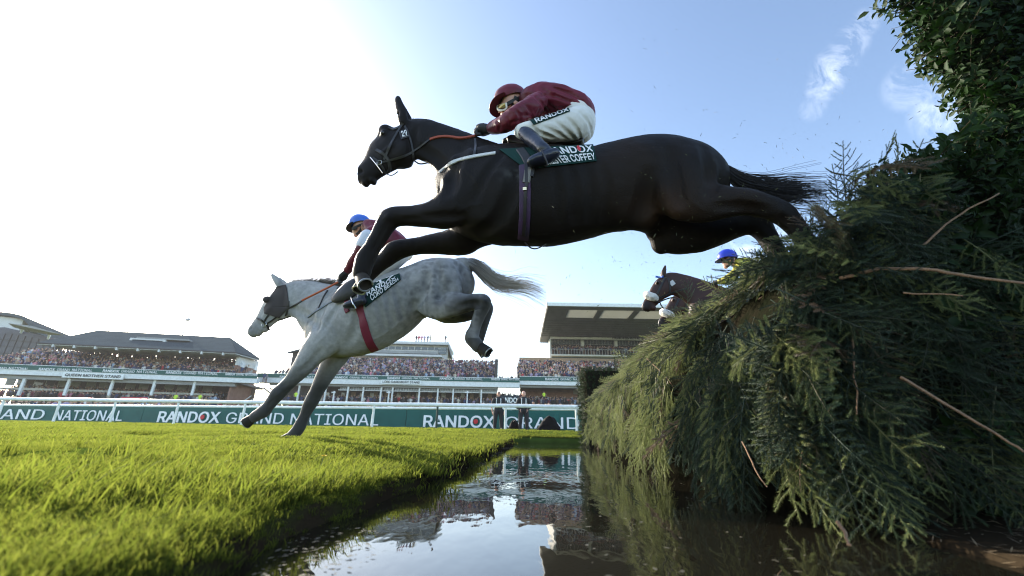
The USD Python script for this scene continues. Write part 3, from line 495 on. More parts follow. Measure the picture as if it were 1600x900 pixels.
for px, lb in ((274, 'steward in yellow hi-vis jacket standing under the left stand'), (312, 'steward in yellow hi-vis jacket by the stairs of the left stand'), (462, 'steward in yellow hi-vis jacket seen between the forelegs of the grey horse'), (850, 'steward in yellow hi-vis jacket in the crowd below the right stand')):
    fac = Q if px < 400 else (L if px < 700 else R_); o = -3.0; s, z = fac.sz(px, 622 if px < 400 else 618, o)
    m, c = spectator_mesh((0.55, 0.75, 0.05), (0.02, 0.02, 0.03), SKIN[0], HAIR[0], None, px); prim('steward', m.apply_translation(fac.at(s, z - 1.0, o)), M_people, col=c, smooth=True, label=lb, cat='person')
print('crowd', len(CP))
# ------------------------------------------------------------------ living bodies: blended limbs on a distance grid, turned into one smooth surface
_CORN = np.array([[0, 0, 0], [1, 0, 0], [0, 1, 0], [1, 1, 0], [0, 0, 1], [1, 0, 1], [0, 1, 1], [1, 1, 1]])
_EDGE = [(0, 1), (2, 3), (4, 5), (6, 7), (0, 2), (1, 3), (4, 6), (5, 7), (0, 4), (1, 5), (2, 6), (3, 7)]
def surface_nets(D, o, h):
    S = D < 0; n = np.array(D.shape); cnt = np.zeros(n - 1, np.int8)
    for c in _CORN: cnt += S[c[0]:n[0] - 1 + c[0], c[1]:n[1] - 1 + c[1], c[2]:n[2] - 1 + c[2]]
    cell = np.argwhere((cnt > 0) & (cnt < 8)); idx = np.full(n - 1, -1, np.int64); idx[tuple(cell.T)] = np.arange(len(cell))
    val = np.stack([D[tuple((cell + c).T)] for c in _CORN], 1); acc, k = np.zeros((len(cell), 3)), np.zeros(len(cell))
    for a, b in _EDGE:
        va, vb = val[:, a], val[:, b]; x = (va < 0) != (vb < 0); t = np.where(x, va / np.where(x, va - vb, 1), 0)
        acc += x[:, None] * (_CORN[a] + t[:, None] * (_CORN[b] - _CORN[a])); k += x
    v = o + h * (cell + acc / k[:, None]); F = []
    for ax in range(3):
        u, w = (ax + 1) % 3, (ax + 2) % 3; sl = [slice(None)] * 3; s0, s1 = list(sl), list(sl); s0[ax] = slice(0, -1); s1[ax] = slice(1, None)
        A, B = S[tuple(s0)], S[tuple(s1)]; X = A != B; e = np.argwhere(X); ok = (e[:, u] > 0) & (e[:, w] > 0) & (e[:, u] < n[u] - 1) & (e[:, w] < n[w] - 1); e = e[ok]; fl = A[tuple(e.T)]
        du, dw = np.eye(3, dtype=int)[u], np.eye(3, dtype=int)[w]; q = np.stack([idx[tuple((e - du - dw).T)], idx[tuple((e - dw).T)], idx[tuple(e.T)], idx[tuple((e - du).T)]], 1)
        q = np.where(fl[:, None], q, q[:, ::-1]); F += [q[:, [0, 1, 2]], q[:, [0, 2, 3]]]
    return trimesh.Trimesh(v, np.vstack(F), process=False)
def spline(P, n):
    """Catmull-Rom through rows of P, n steps per span."""
    P = np.asarray(P, float); Q = np.vstack([2 * P[0] - P[1], P, 2 * P[-1] - P[-2]]); out = []
    for i in range(len(P) - 1):
        a, b, c, d = Q[i:i + 4]
        for t in np.arange(n) / n: out.append(0.5 * (2 * b + (c - a) * t + (2 * a - 5 * b + 4 * c - d) * t * t + (3 * b - a - 3 * c + d) * t ** 3))
    return np.array(out + [P[-1]])
class Side:
    """A body's own upright plane: u runs to the right of the picture, v up, w away from the camera. Pixels + w give points in metres."""
    def __init__(self, px, py, depth, yaw):
        self.o = EYE + ray(px, py) * depth; a = math.radians(yaw); self.U = np.array([math.cos(a), -math.sin(a), 0]); self.W = np.array([math.sin(a), math.cos(a), 0]); self.V = np.array([0, 0, 1.0])
        self.M = np.stack([self.U, self.V, self.W])
    def loc(self, px, py, w=0.0):
        d = ray(px, py); n = self.W; t = ((self.o + n * np.asarray(w, float)[..., None] - EYE) @ n) / (d @ n); p = EYE + d * t[..., None]
        return (p - self.o) @ self.M.T
    def world(self, q): return self.o + np.asarray(q) @ self.M
    def scale(self, px, py, w=0.0):          # metres per pixel
        return project(self.world(self.loc(np.asarray(px, float), np.asarray(py, float), np.asarray(w, float))))[..., 2] / F
class Body:
    def __init__(self, side, lo, hi, h):
        self.s, self.h, self.lo = side, h, np.asarray(lo, float); self.n = np.ceil((np.asarray(hi) - self.lo) / h).astype(int) + 1; self.D = np.full(self.n, 1.0, np.float32)
    def _sub(self, lo, hi):
        a = np.clip(np.floor((lo - self.lo) / self.h).astype(int), 0, self.n - 1); b = np.clip(np.ceil((hi - self.lo) / self.h).astype(int) + 1, 1, self.n)
        return tuple(slice(x, y) for x, y in zip(a, b)), [self.lo[k] + self.h * np.arange(a[k], b[k]) for k in range(3)]
    def blend(self, sl, d, k, cut=False):
        o = self.D[sl]
        if cut: d = -d; e = np.maximum(k - np.abs(o - d), 0) / k; self.D[sl] = np.maximum(o, d) + e * e * k / 4
        else: e = np.maximum(k - np.abs(o - d), 0) / k; self.D[sl] = np.minimum(o, d) - e * e * k / 4
    mir = False                                   # while set, every limb is also built on the other side of the body's middle plane
    def capsule(self, a, b, ra, rb, sq=1.0, k=0.03, cut=False, qa=None):
        if self.mir:
            self.mir = False; f = np.array([1, 1, -1.0]); self.capsule(np.asarray(a) * f, np.asarray(b) * f, ra, rb, sq, k, cut); self.capsule(a, b, ra, rb, sq, k, cut); self.mir = True; return
        a, b = np.asarray(a, float), np.asarray(b, float); r = max(ra, rb); m = r + k + 2 * self.h
        sl, (X, Y, Z) = self._sub(np.minimum(a, b) - m, np.maximum(a, b) + m)
        if min(len(X), len(Y), len(Z)) == 0: return
        dx, dy, dz = X[:, None, None] - a[0], Y[None, :, None] - a[1], (Z[None, None, :] - a[2]); e = b - a
        L = max(e @ e, 1e-12); t = np.clip((dx * e[0] + dy * e[1] + dz * e[2]) / L, 0, 1)
        d = np.sqrt((dx - t * e[0]) ** 2 + (dy - t * e[1]) ** 2 + ((dz - t * e[2]) / sq) ** 2) - (ra + (rb - ra) * t)
        self.blend(sl, (d * min(1, 0.5 + 0.5 * sq)).astype(np.float32), k, cut)
    def chain(self, nodes, n=4, k=0.03, sq=1.0, grow=0.0):
        """nodes: (px, py, radius in px, w [, squash]) through which a tapering limb runs."""
        N = np.array([tuple(x) + ((sq,) if len(x) == 4 else ()) for x in nodes], float); S = spline(N, n) if len(N) > 2 else N
        P = self.s.loc(S[:, 0], S[:, 1], S[:, 3]); R = np.maximum(S[:, 2] * self.s.scale(S[:, 0], S[:, 1], S[:, 3]) + grow, 0.002)
        for i in range(len(S) - 1): self.capsule(P[i], P[i + 1], R[i], R[i + 1], (S[i, 4] + S[i + 1, 4]) / 2, k)
    def ball(self, px, py, r, w=0.0, sq=1.0, k=0.03, cut=False, grow=0.0):
        p = self.s.loc(np.float64(px), np.float64(py), np.float64(w)); R = r * float(self.s.scale(px, py, w)) + grow; self.capsule(p, p + 1e-4, R, R, sq, k, cut)
    def lump(self, amp, freq, seed=0):
        """Soft unevenness: muscle, folds of cloth."""
        near = np.abs(self.D) < 0.05; idx = np.argwhere(near); p = self.lo + idx * self.h
        self.D[tuple(idx.T)] += (amp * (meshkit.fbm(p * freq, 3, seed) - 0.5) * 2).astype(np.float32)
    def mesh(self, grow=0.0, local=False):
        m = surface_nets(self.D - grow, self.lo, self.h)
        return m if local else trimesh.Trimesh(self.s.world(m.vertices), m.faces, process=False)
    def sdf(self, q):
        return ndimage.map_coordinates(self.D, ((np.asarray(q) - self.lo) / self.h).T, order=1, mode='constant', cval=1.0)
    def hit(self, px, py, off=0.004, near=None):
        """Where the sight line through a pixel first comes within off of the body: world points (n,3); misses fall back on the body's middle plane."""
        px, py = np.atleast_1d(np.asarray(px, float)), np.atleast_1d(np.asarray(py, float)); d = ray(px, py) @ self.s.M.T; e = (EYE - self.s.o) @ self.s.M.T
        mid = self.s.loc(px, py, np.zeros(len(px))); step = 0.5 * self.h / np.linalg.norm(d, axis=1); t0 = (mid - e)[:, 2] / d[:, 2]; half = 0.65; t = t0 - half; done = np.zeros(len(px), bool)
        ts = t.copy()
        for i in range(int(2 * half / step.min()) + 1):
            v = self.sdf(e + d * ts[:, None]) - off; now = (v < 0) & ~done; done |= now; ts = np.where(done, ts, ts + np.clip(v, self.h * .3, self.h * 3) * 0.6 / np.linalg.norm(d, axis=1))
            if done.all() or (ts > t0 + half).all(): break
        ts = np.where(done, ts, t0 if near is None else t0 + near); return self.s.world(e + d * ts[:, None]), done
    def normal(self, p):
        q = (p - self.s.o) @ self.s.M.T; g = np.stack([self.sdf(q + np.eye(3)[k] * self.h * 2) - self.sdf(q - np.eye(3)[k] * self.h * 2) for k in range(3)], 1); g /= np.maximum(np.linalg.norm(g, axis=1, keepdims=True), 1e-6); return g @ self.s.M
    def strap(self, pix, width, thick=0.004, n=8, off=0.002, wfix=None):
        """A leather or webbing band lying on the body along a pixel path; width in metres."""
        P = spline(np.asarray(pix, float), n); C, ok = self.hit(P[:, 0], P[:, 1], off + thick)
        N = self.normal(C); N[~ok] = -self.s.W; C = ndimage.gaussian_filter1d(C, 1.0, axis=0, mode='nearest'); T = np.gradient(C, axis=0); T /= np.maximum(np.linalg.norm(T, axis=1, keepdims=True), 1e-9)
        B = np.cross(T, N); B /= np.maximum(np.linalg.norm(B, axis=1, keepdims=True), 1e-9); N = np.cross(B, T); w, q = width / 2, thick
        ring = np.stack([C - B * w + N * q * .2, C - B * w * .8 + N * q, C + B * w * .8 + N * q, C + B * w + N * q * .2, C + B * w - N * q, C - B * w - N * q], 1); k = 6; v = ring.reshape(-1, 3)
        i, j = np.meshgrid(np.arange(len(C) - 1), np.arange(k), indexing='ij'); j2 = (j + 1) % k; a, b, c, d = i * k + j, i * k + j2, (i + 1) * k + j2, (i + 1) * k + j
        f = np.concatenate([np.stack([a, b, c], -1).reshape(-1, 3), np.stack([a, c, d], -1).reshape(-1, 3), [[0, x, x + 1] for x in range(1, k - 1)], [[(len(C) - 1) * k, (len(C) - 1) * k + x + 1, (len(C) - 1) * k + x] for x in range(1, k - 1)]])
        m = trimesh.Trimesh(v, f, process=False); m.fix_normals(); return m
    def patch(self, quad, nu=24, nv=12, thick=0.006, off=0.004, smooth=1.5):
        """A cloth lying on the body inside four pixel corners (top left, top right, bottom right, bottom left); returns mesh and the map (a, b) -> surface point, normal."""
        q = np.asarray(quad, float); a, b = np.meshgrid(np.linspace(0, 1, nu), np.linspace(0, 1, nv), indexing='ij')
        px = (1 - a) * (1 - b) * q[0, 0] + a * (1 - b) * q[1, 0] + a * b * q[2, 0] + (1 - a) * b * q[3, 0]; py = (1 - a) * (1 - b) * q[0, 1] + a * (1 - b) * q[1, 1] + a * b * q[2, 1] + (1 - a) * b * q[3, 1]
        P, ok = self.hit(px.ravel(), py.ravel(), off + thick); G = P.reshape(nu, nv, 3); G = ndimage.gaussian_filter(G, (smooth, smooth, 0), mode='nearest')
        du, dv = np.gradient(G, axis=0), np.gradient(G, axis=1); N = np.cross(du, dv); N /= np.linalg.norm(N, axis=2, keepdims=True)
        if (N @ self.s.W).mean() > 0: N = -N
        i, j = np.meshgrid(np.arange(nu - 1), np.arange(nv - 1), indexing='ij'); A = (i * nv + j).ravel(); fr = np.concatenate([np.stack([A, A + nv, A + nv + 1], 1), np.stack([A, A + nv + 1, A + 1], 1)]); t = nu * nv
        rim = np.concatenate([np.arange(nv), np.arange(1, nu) * nv + nv - 1, (nu - 1) * nv + np.arange(nv - 2, -1, -1), np.arange(nu - 2, 0, -1) * nv]); r2 = np.roll(rim, -1)
        f = np.vstack([fr, fr[:, ::-1] + t, np.stack([rim, rim + t, r2 + t], 1), np.stack([rim, r2 + t, r2], 1)]); m = trimesh.Trimesh(np.vstack([G.reshape(-1, 3), (G - N * thick).reshape(-1, 3)]), f, process=False); m.fix_normals()
        def at(x, y, up=0.0):
            c = np.stack([np.clip(x, 0, 1) * (nu - 1), np.clip(y, 0, 1) * (nv - 1)]); g = np.stack([ndimage.map_coordinates(G[..., k], c, order=1) for k in range(3)], 1); nn = np.stack([ndimage.map_coordinates(N[..., k], c, order=1) for k in range(3)], 1)
            return g + nn * np.asarray(up)[:, None] if np.ndim(up) else g + nn * up
        return m, at
def sculpt(body, lines, r, depth, k=.02, cut=True, mirror=True):
    """Grooves (cut) or ridges along pixel paths on the body: folds, muscle edges, veins."""
    for pix in lines:
        P = spline(np.asarray(pix, float), 5) if len(pix) > 2 else np.linspace(pix[0], pix[1], 6); C, ok = body.hit(P[:, 0], P[:, 1], 0.0)
        if ok.sum() < 3: continue
        C, N = C[ok], body.normal(C[ok]); Q = (C + N * ((r - depth) if cut else (depth - r)) - body.s.o) @ body.s.M.T; taper = np.sin(np.linspace(.25, math.pi - .25, len(Q)))
        for i in range(len(Q) - 1):
            if np.linalg.norm(Q[i + 1] - Q[i]) > .25: continue
            ra, rb = r - depth * (1 - taper[i]), r - depth * (1 - taper[i + 1]); body.capsule(Q[i], Q[i + 1], ra, rb, 1.0, k, cut)
            if mirror: f = np.array([1, 1, -1.0]); body.capsule(Q[i] * f, Q[i + 1] * f, ra, rb, 1.0, k, cut)
def crease(body, amp, along, f0, f1, seed=0):
    """Sharp-edged folds of thin cloth running in the direction along (u, v)."""
    idx = np.argwhere(np.abs(body.D) < .04); p = body.lo + idx * body.h; a = np.array([along[0], along[1], 0]) / math.hypot(*along); b = np.array([-a[1], a[0], 0])
    q = np.stack([(p @ a) * f0, (p @ b) * f1, p[:, 2] * (f0 + f1) * .5], 1); n = meshkit.fbm(q, 2, seed); body.D[tuple(idx.T)] += (amp * (np.abs(2 * n - 1) * 2.2 - .45)).astype(np.float32)
def wrap_text(s, at, a0, a1, b_top, b_base, lift=0.003, bold=True, depth=0.002, shear=0.0):
    """Lettering laid on a patch: from a0 to a1 across, cap tops at b_top, baseline at b_base."""
    m = text(s, 1.0, 1.0, 1.0, bold, shear); m = m.subdivide_to_size(0.12) if len(m.vertices) < 3000 else m; v = np.asarray(m.vertices)
    x = a0 + (a1 - a0) * v[:, 0]; y = b_base + (b_top - b_base) * v[:, 1]; p = at(x, y, lift + depth * v[:, 2]); out = trimesh.Trimesh(p, m.faces, process=False); return out
def hair(roots, tips, bend, r0, r1, n=7, seed=0, sides=3):
    """Thin tapering strands from roots to tips (n,3) sagging by bend (n,3)."""
    t = np.linspace(0, 1, n)[None, :, None]; P = roots[:, None] * (1 - t) + tips[:, None] * t + bend[:, None] * (4 * t * (1 - t)); k = len(roots)
    T = np.gradient(P, axis=1); T /= np.linalg.norm(T, axis=2, keepdims=True); X = np.cross(T, [0.31, 0.2, 0.93]); X /= np.linalg.norm(X, axis=2, keepdims=True); Y = np.cross(T, X)
    R = (r0 + (r1 - r0) * t); a = np.arange(sides) * 2 * math.pi / sides
    v = (P[:, :, None] + R[:, :, None] * (np.cos(a)[None, None, :, None] * X[:, :, None] + np.sin(a)[None, None, :, None] * Y[:, :, None])).reshape(-1, 3)
    s, i, j = np.meshgrid(np.arange(k), np.arange(n - 1), np.arange(sides), indexing='ij'); b = s * n * sides + i * sides; j2 = (j + 1) % sides
    f = np.concatenate([np.stack([b + j, b + j2, b + sides + j2], -1).reshape(-1, 3), np.stack([b + j, b + sides + j2, b + sides + j], -1).reshape(-1, 3)]); return trimesh.Trimesh(v, f, process=False)
# ------------------------------------------------------------------ the dark horse in mid leap, and its rider
def solid(side, parts, h=0.008, k=0.02, sq=1.0, grow=0.0, lump=None, keep=False):
    """A small body of chains, its grid fitted round them."""
    q, R = [], []
    for c in parts:
        c = np.array([x[:4] for x in c], float); q.append(side.loc(c[:, 0], c[:, 1], c[:, 3])); R.append(c[:, 2] * side.scale(c[:, 0], c[:, 1], c[:, 3]))
    q, R = np.vstack(q), np.concatenate(R)[:, None] * max(1, sq, max((x[4] if len(x) > 4 else 1) for c in parts for x in c)) + 0.03 + grow
    b = Body(side, (q - R).min(0), (q + R).max(0), h)
    for c in parts:
        b.chain(c, 4, k, sq, grow) if len(c) > 1 else b.ball(c[0][0], c[0][1], c[0][2], c[0][3], c[0][4] if len(c[0]) > 4 else sq, k, False, grow)
    if lump: b.lump(*lump)
    return b if keep else b.mesh()
def bead(b, px, py, r, sq=(1, 1, 1), off=0.0):
    p, _ = b.hit(px, py, 0.0); m = trimesh.creation.icosphere(2, r); m.vertices = m.vertices * sq + p[0] + b.normal(p)[0] * off; return m
def ring(c, ax, r, t, n=18): 
    fr = frames(np.array([ax], float))[0]; a = np.linspace(0, 2 * math.pi, n + 1); return tube(c + r * (np.cos(a)[:, None] * fr[:, 0] + np.sin(a)[:, None] * fr[:, 1]), t, 6)
def free_band(side, pix, width, thick, n=6):
    """A strap in the air: (px, py, w)."""
    P = spline(np.asarray(pix, float), n); C = side.world(side.loc(P[:, 0], P[:, 1], P[:, 2])); return C, tube(C, thick, 6)

M_darkhorse = mat('dark_bay_coat', vcol=True, rough=0.52, spec=0.16, bump=0.5, bump_scale=140)
M_hoof = mat('hoof_horn', (0.030, 0.026, 0.021), 0.65, spec=0.15, vary=(0.018, 0.015, 0.013), scale=25)
M_shoe = mat('horseshoe_metal', (0.45, 0.45, 0.44), 0.35, metallic=0.9)
M_hairk = mat('black_hair', (0.010, 0.008, 0.007), 0.45, spec=0.3)
M_eye = mat('eye_dark', (0.01, 0.007, 0.005), 0.05, coat=0.5)
M_leather = mat('black_leather', (0.014, 0.012, 0.011), 0.38, bump=0.2, bump_scale=80)
M_rubber = mat('red_rubber_grip', (0.30, 0.055, 0.025), 0.7, bump=0.6, bump_scale=150)
M_metal = mat('bit_steel', (0.72, 0.70, 0.66), 0.22, metallic=1.0)
M_webw = mat('white_webbing', (0.55, 0.55, 0.54), 0.7, bump=0.4, bump_scale=200)
M_purple = mat('purple_girth', (0.045, 0.012, 0.06), 0.6, vary=(0.02, 0.012, 0.03), scale=10, bump=0.3, bump_scale=150)
M_clothg = mat('green_saddle_cloth', (0.005, 0.034, 0.030), 0.85, spec=.2, vary=(0.004, 0.026, 0.023), scale=12, bump=0.25, bump_scale=200)
M_print = mat('white_print', (0.72, 0.72, 0.72), 0.7); M_printred = mat('red_print', (0.5, 0.02, 0.03), 0.7)
M_skin = mat('skin', (0.50, 0.28, 0.20), 0.5, vary=(0.44, 0.22, 0.16), scale=18)
M_silk = mat('maroon_silk', (0.120, 0.004, 0.018), 0.45, vary=(0.085, 0.003, 0.013), scale=7, bump=0.35, bump_scale=28, sheen=0.04, spec=0.35)
M_breech = mat('white_breeches', (0.66, 0.65, 0.62), 0.7, vary=(0.58, 0.57, 0.54), scale=9, bump=0.3, bump_scale=30)
M_boot = mat('navy_boot', (0.006, 0.008, 0.016), 0.25, vary=(0.009, 0.011, 0.022), scale=14, bump=0.35, bump_scale=50, coat=0.3)
M_glove = mat('black_glove', (0.010, 0.010, 0.011), 0.7, bump=0.3, bump_scale=120)
M_gold = mat('goggle_lens', (0.35, 0.27, 0.12), 0.08, metallic=0.7)
M_gogw = mat('goggle_frame', (0.72, 0.70, 0.64), 0.4)
M_strapk = mat('helmet_harness', (0.012, 0.012, 0.013), 0.6)

SA = Side(900, 290, 2.95, 10.0)
A = Body(SA, [-1.72, -0.80, -0.46], [2.05, 0.98, 0.46], 0.0115)
trunk = [(712, 292, 27, 0, .62), (736, 297, 56, 0, .62), (768, 302, 76, 0, .66), (820, 305, 77.5, 0, .74), (872, 305, 75, 0, .78), (930, 299, 65, 0, .80), (976, 284, 63, 0, .78), (1018, 277, 63, 0, .78), (1056, 275, 58, 0, .74), (1080, 279, 50, 0, .68), (1093, 283, 34, 0, .60)]
neck = [(756, 268, 48, 0, .5), (727, 254, 41, 0, .44), (697, 231, 31, 0, .42), (667, 219, 27.5, 0, .42), (648, 211, 26, 0, .45)]
head = [(640, 214, 25, 0, .42), (621, 229, 31, 0, .45), (606, 238, 31, 0, .44), (592, 254, 22.5, 0, .46), (580, 266, 17.5, 0, .55), (570.5, 274.5, 14.0, 0, .66)]
A.chain(trunk, 4, 0.05); A.chain(neck, 4, 0.05); A.chain(head, 4, 0.03)
A.ball(630, 236, 27, -.0, .50, .03); A.ball(604, 208, 12, 0, 1.15, .04); A.ball(571, 287, 5, 0, 1.5, .012); A.ball(583, 283.5, 5.5, 0, 1.4, .015); A.ball(563.5, 269, 6.5, 0, 1.5, .02)
A.mir = True
for s in (-1,):                                                          # brow, cheek bone, nostrils, ears
    A.ball(599, 208, 5.0, .072 * s, .8, .03); A.ball(564, 268, 3.4, .052 * s, .7, .008, cut=True); A.ball(627, 236, 19, .045 * s, .5, .03)
    A.chain([(630, 190, 7.5, .055 * s, .8), (627, 173, 7.2, .065 * s, .6), (622.5, 158, 4.6, .06 * s, .6), (621, 150, 1.2, .055 * s, .8)], 3, .015)
    A.capsule(SA.loc(623.0, 180.0, .075 * s), SA.loc(621.5, 160.0, .07 * s), .010, .005, .6, .006, cut=True)
A.mir = False
A.chain([(735, 268, 40, -.13, .6), (722, 306, 32, -.15, .6), (700, 328, 26, -.15, .75), (680, 335, 18.5, -.15), (652, 337.5, 14, -.15), (630, 338, 12.3, -.15), (611, 341, 13.4, -.15), (601, 354, 12.2, -.15), (592, 370, 10.4, -.155), (580, 390, 10.2, -.16), (571.5, 405, 11.8, -.165), (567, 418, 10.5, -.17), (564, 430, 10.5, -.175)], 4, .03)
A.chain([(758, 300, 50, .12, .6), (744, 345, 38, .14, .6), (727, 372, 23, .15), (706, 378, 18, .15), (664, 383, 12.6, .15), (636, 387, 11.3, .15), (617, 392.5, 13.2, .15), (604, 404, 10.5, .15), (588, 417, 9.2, .15), (578, 424, 10.8, .15), (571, 434, 8.6, .14), (566, 442, 8.5, .13)], 4, .03)
A.ball(733, 386, 9, .15, 1, .03)
A.chain([(1064, 268, 50, -.11, .62), (1066, 298, 42, -.14, .6), (1092, 314, 31, -.16, .6), (1128, 315, 22.5, -.17, .7), (1165, 315, 16.5, -.17), (1196, 323, 13.5, -.17), (1222, 333, 13.2, -.17), (1240, 351, 10, -.17), (1256, 374, 9, -.17), (1266, 392, 10.5, -.17), (1282, 408, 8, -.17), (1290, 416, 9, -.17)], 4, .04)
A.ball(1060, 322, 17, -.17, .6, .05)
A.chain([(1062, 290, 50, .10, .62), (1052, 335, 44, .14, .62), (1050, 363, 29, .15, .7), (1082, 366, 26.5, .15), (1118, 358, 23, .15), (1152, 349, 17.5, .15), (1178, 346, 15.5, .15), (1193, 361, 11.6, .15), (1207, 383, 9.8, .15), (1220, 405, 10.5, .15), (1236, 420, 8.5, .15), (1244, 428, 9, .15)], 4, .04)
A.ball(1032, 384, 13, .15, .8, .04)
A.chain([(950, 330, 20, 0, 1.2), (1010, 345, 18, 0, 1.2)], 3, .09)
A.mir = True
for s in (-1,):                                                          # shoulder blade, triceps, stifle and buttock muscle
    A.chain([(762, 240, 12, .17 * s, .5), (726, 300, 16, .20 * s, .5)], 3, .035); A.ball(757, 328, 22, .15 * s, .5, .08); A.chain([(1060, 235, 18, .16 * s, .5), (1100, 290, 16, .17 * s, .5)], 3, .04)
A.mir = False
A.lump(0.0065, 9.0, 5); A.lump(0.0022, 24.0, 6)
sculpt(A, [[(660, 230), (690, 254), (710, 284)], [(722, 232), (709, 268), (703, 302)], [(806, 262), (796, 305), (775, 345), (750, 362)], [(992, 345), (1004, 312), (1012, 268)], [(1100, 232), (1112, 270), (1108, 305)], [(1046, 236), (1056, 282), (1064, 316)]], .05, .010, .04)
sculpt(A, [[(785, 238), (757, 275), (742, 312)], [(722, 336), (690, 338), (664, 338)], [(1122, 322), (1160, 322), (1192, 328)], [(650, 200), (644, 222), (640, 244)]] + [[(866 + 26 * q, 262), (872 + 26 * q, 300), (872 + 24 * q, 344)] for q in range(4)], .03, .005, .03)
sculpt(A, [[(603, 352), (593, 372), (582, 392)], [(1226, 342), (1244, 362)], [(630, 342), (655, 341)], [(752, 240), (735, 226), (705, 212)]], .02, .004, .012, mirror=False)
sculpt(A, [[(775, 350), (815, 362), (865, 362), (915, 350)], [(755, 318), (735, 322), (712, 334)], [(600, 243), (592, 254), (584, 262)], [(694, 300), (712, 320), (700, 332)], [(1070, 300), (1085, 318), (1100, 330)], [(725, 262), (745, 285), (750, 310)]], .008, .004, .010, cut=False, mirror=False)
sculpt(A, [[(620, 221), (606, 232), (592, 243)], [(608, 336), (602, 343)], [(1218, 327), (1226, 334)]], .02, .005, .015, cut=False, mirror=False)
tA = thing('horse', 'dark bay racehorse number 29 leaping high over the spruce fence', 'horse', SA.world([0, -.1, 0]))
mA = A.mesh(); vq = (mA.vertices - SA.o) @ SA.M.T; pr = project(mA.vertices); nz = meshkit.fbm(vq * 5, 3, 2)[:, None]
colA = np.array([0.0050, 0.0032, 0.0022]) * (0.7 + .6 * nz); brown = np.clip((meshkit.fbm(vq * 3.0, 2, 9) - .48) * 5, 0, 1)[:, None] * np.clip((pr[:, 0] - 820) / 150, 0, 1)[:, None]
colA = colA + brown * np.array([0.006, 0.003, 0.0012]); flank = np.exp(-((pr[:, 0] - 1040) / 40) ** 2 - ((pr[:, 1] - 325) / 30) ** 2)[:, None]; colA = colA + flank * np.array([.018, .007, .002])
sweat = (np.exp(-((pr[:, 0] - 805) / 22) ** 2 - ((pr[:, 1] - 272) / 9) ** 2) * np.clip((meshkit.fbm(vq * 22, 3, 4) - .45) * 5, 0, 1))[:, None]; colA = colA + sweat * .045
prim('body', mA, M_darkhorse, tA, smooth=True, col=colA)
def hoof(t, side, top, low, w0, w1, r0, r1, m=M_hoof, shoe=True, lean=None):
    a, b = side.world(side.loc(*map(np.float64, (top[0], top[1], w0)))), side.world(side.loc(*map(np.float64, (low[0], low[1], w1)))); s0, s1 = float(side.scale(*top, w0)), float(side.scale(*low, w1))
    e = b - a; L = np.linalg.norm(e); e /= L; fr = frames(e[None])[0]; n = 16; an = np.arange(n) * 2 * math.pi / n; rows = []
    for u, f in ((-.25, .86), (0, .97), (.15, 1.0), (.6, 1.0), (.93, 1.0), (1.0, .97), (1.0, .80), (.90, .70)):
        r = (r0 * s0 + (r1 * s1 - r0 * s0) * min(max(u, 0), 1)) * f; rows.append(a + e * L * u + r * (np.cos(an)[:, None] * fr[:, 0] + np.sin(an)[:, None] * fr[:, 1]))
    v = np.vstack(rows + [(a + e * L * .84)[None]]); F_ = []
    for i in range(7):
        for j in range(n): F_ += [[i * n + j, i * n + (j + 1) % n, (i + 1) * n + (j + 1) % n], [i * n + j, (i + 1) * n + (j + 1) % n, (i + 1) * n + j]]
    F_ += [[7 * n + j, 7 * n + (j + 1) % n, 8 * n] for j in range(n)]
    h = prim('hoof', trimesh.Trimesh(v, F_, process=False), m, t, smooth=45)
    if shoe: a2 = np.linspace(.35, 2 * math.pi - .35, 18); prim('horseshoe', tube(b + e * .004 + r1 * s1 * .88 * (np.cos(a2)[:, None] * fr[:, 0] + np.sin(a2)[:, None] * fr[:, 1]), .0065, 5), M_shoe, h)
hoof(tA, SA, (563.5, 431), (571, 445), -.175, -.225, 10.0, 12.6); hoof(tA, SA, (567, 441), (561, 453), .13, .10, 9.0, 11.0)
hoof(tA, SA, (1288, 414), (1302, 428), -.17, -.17, 9, 12); hoof(tA, SA, (1242, 427), (1254, 440), .15, .15, 9, 12)
for s in (1,): prim('eye', bead(A, 597.5, 207.5, .017, off=-.006), M_eye, tA)
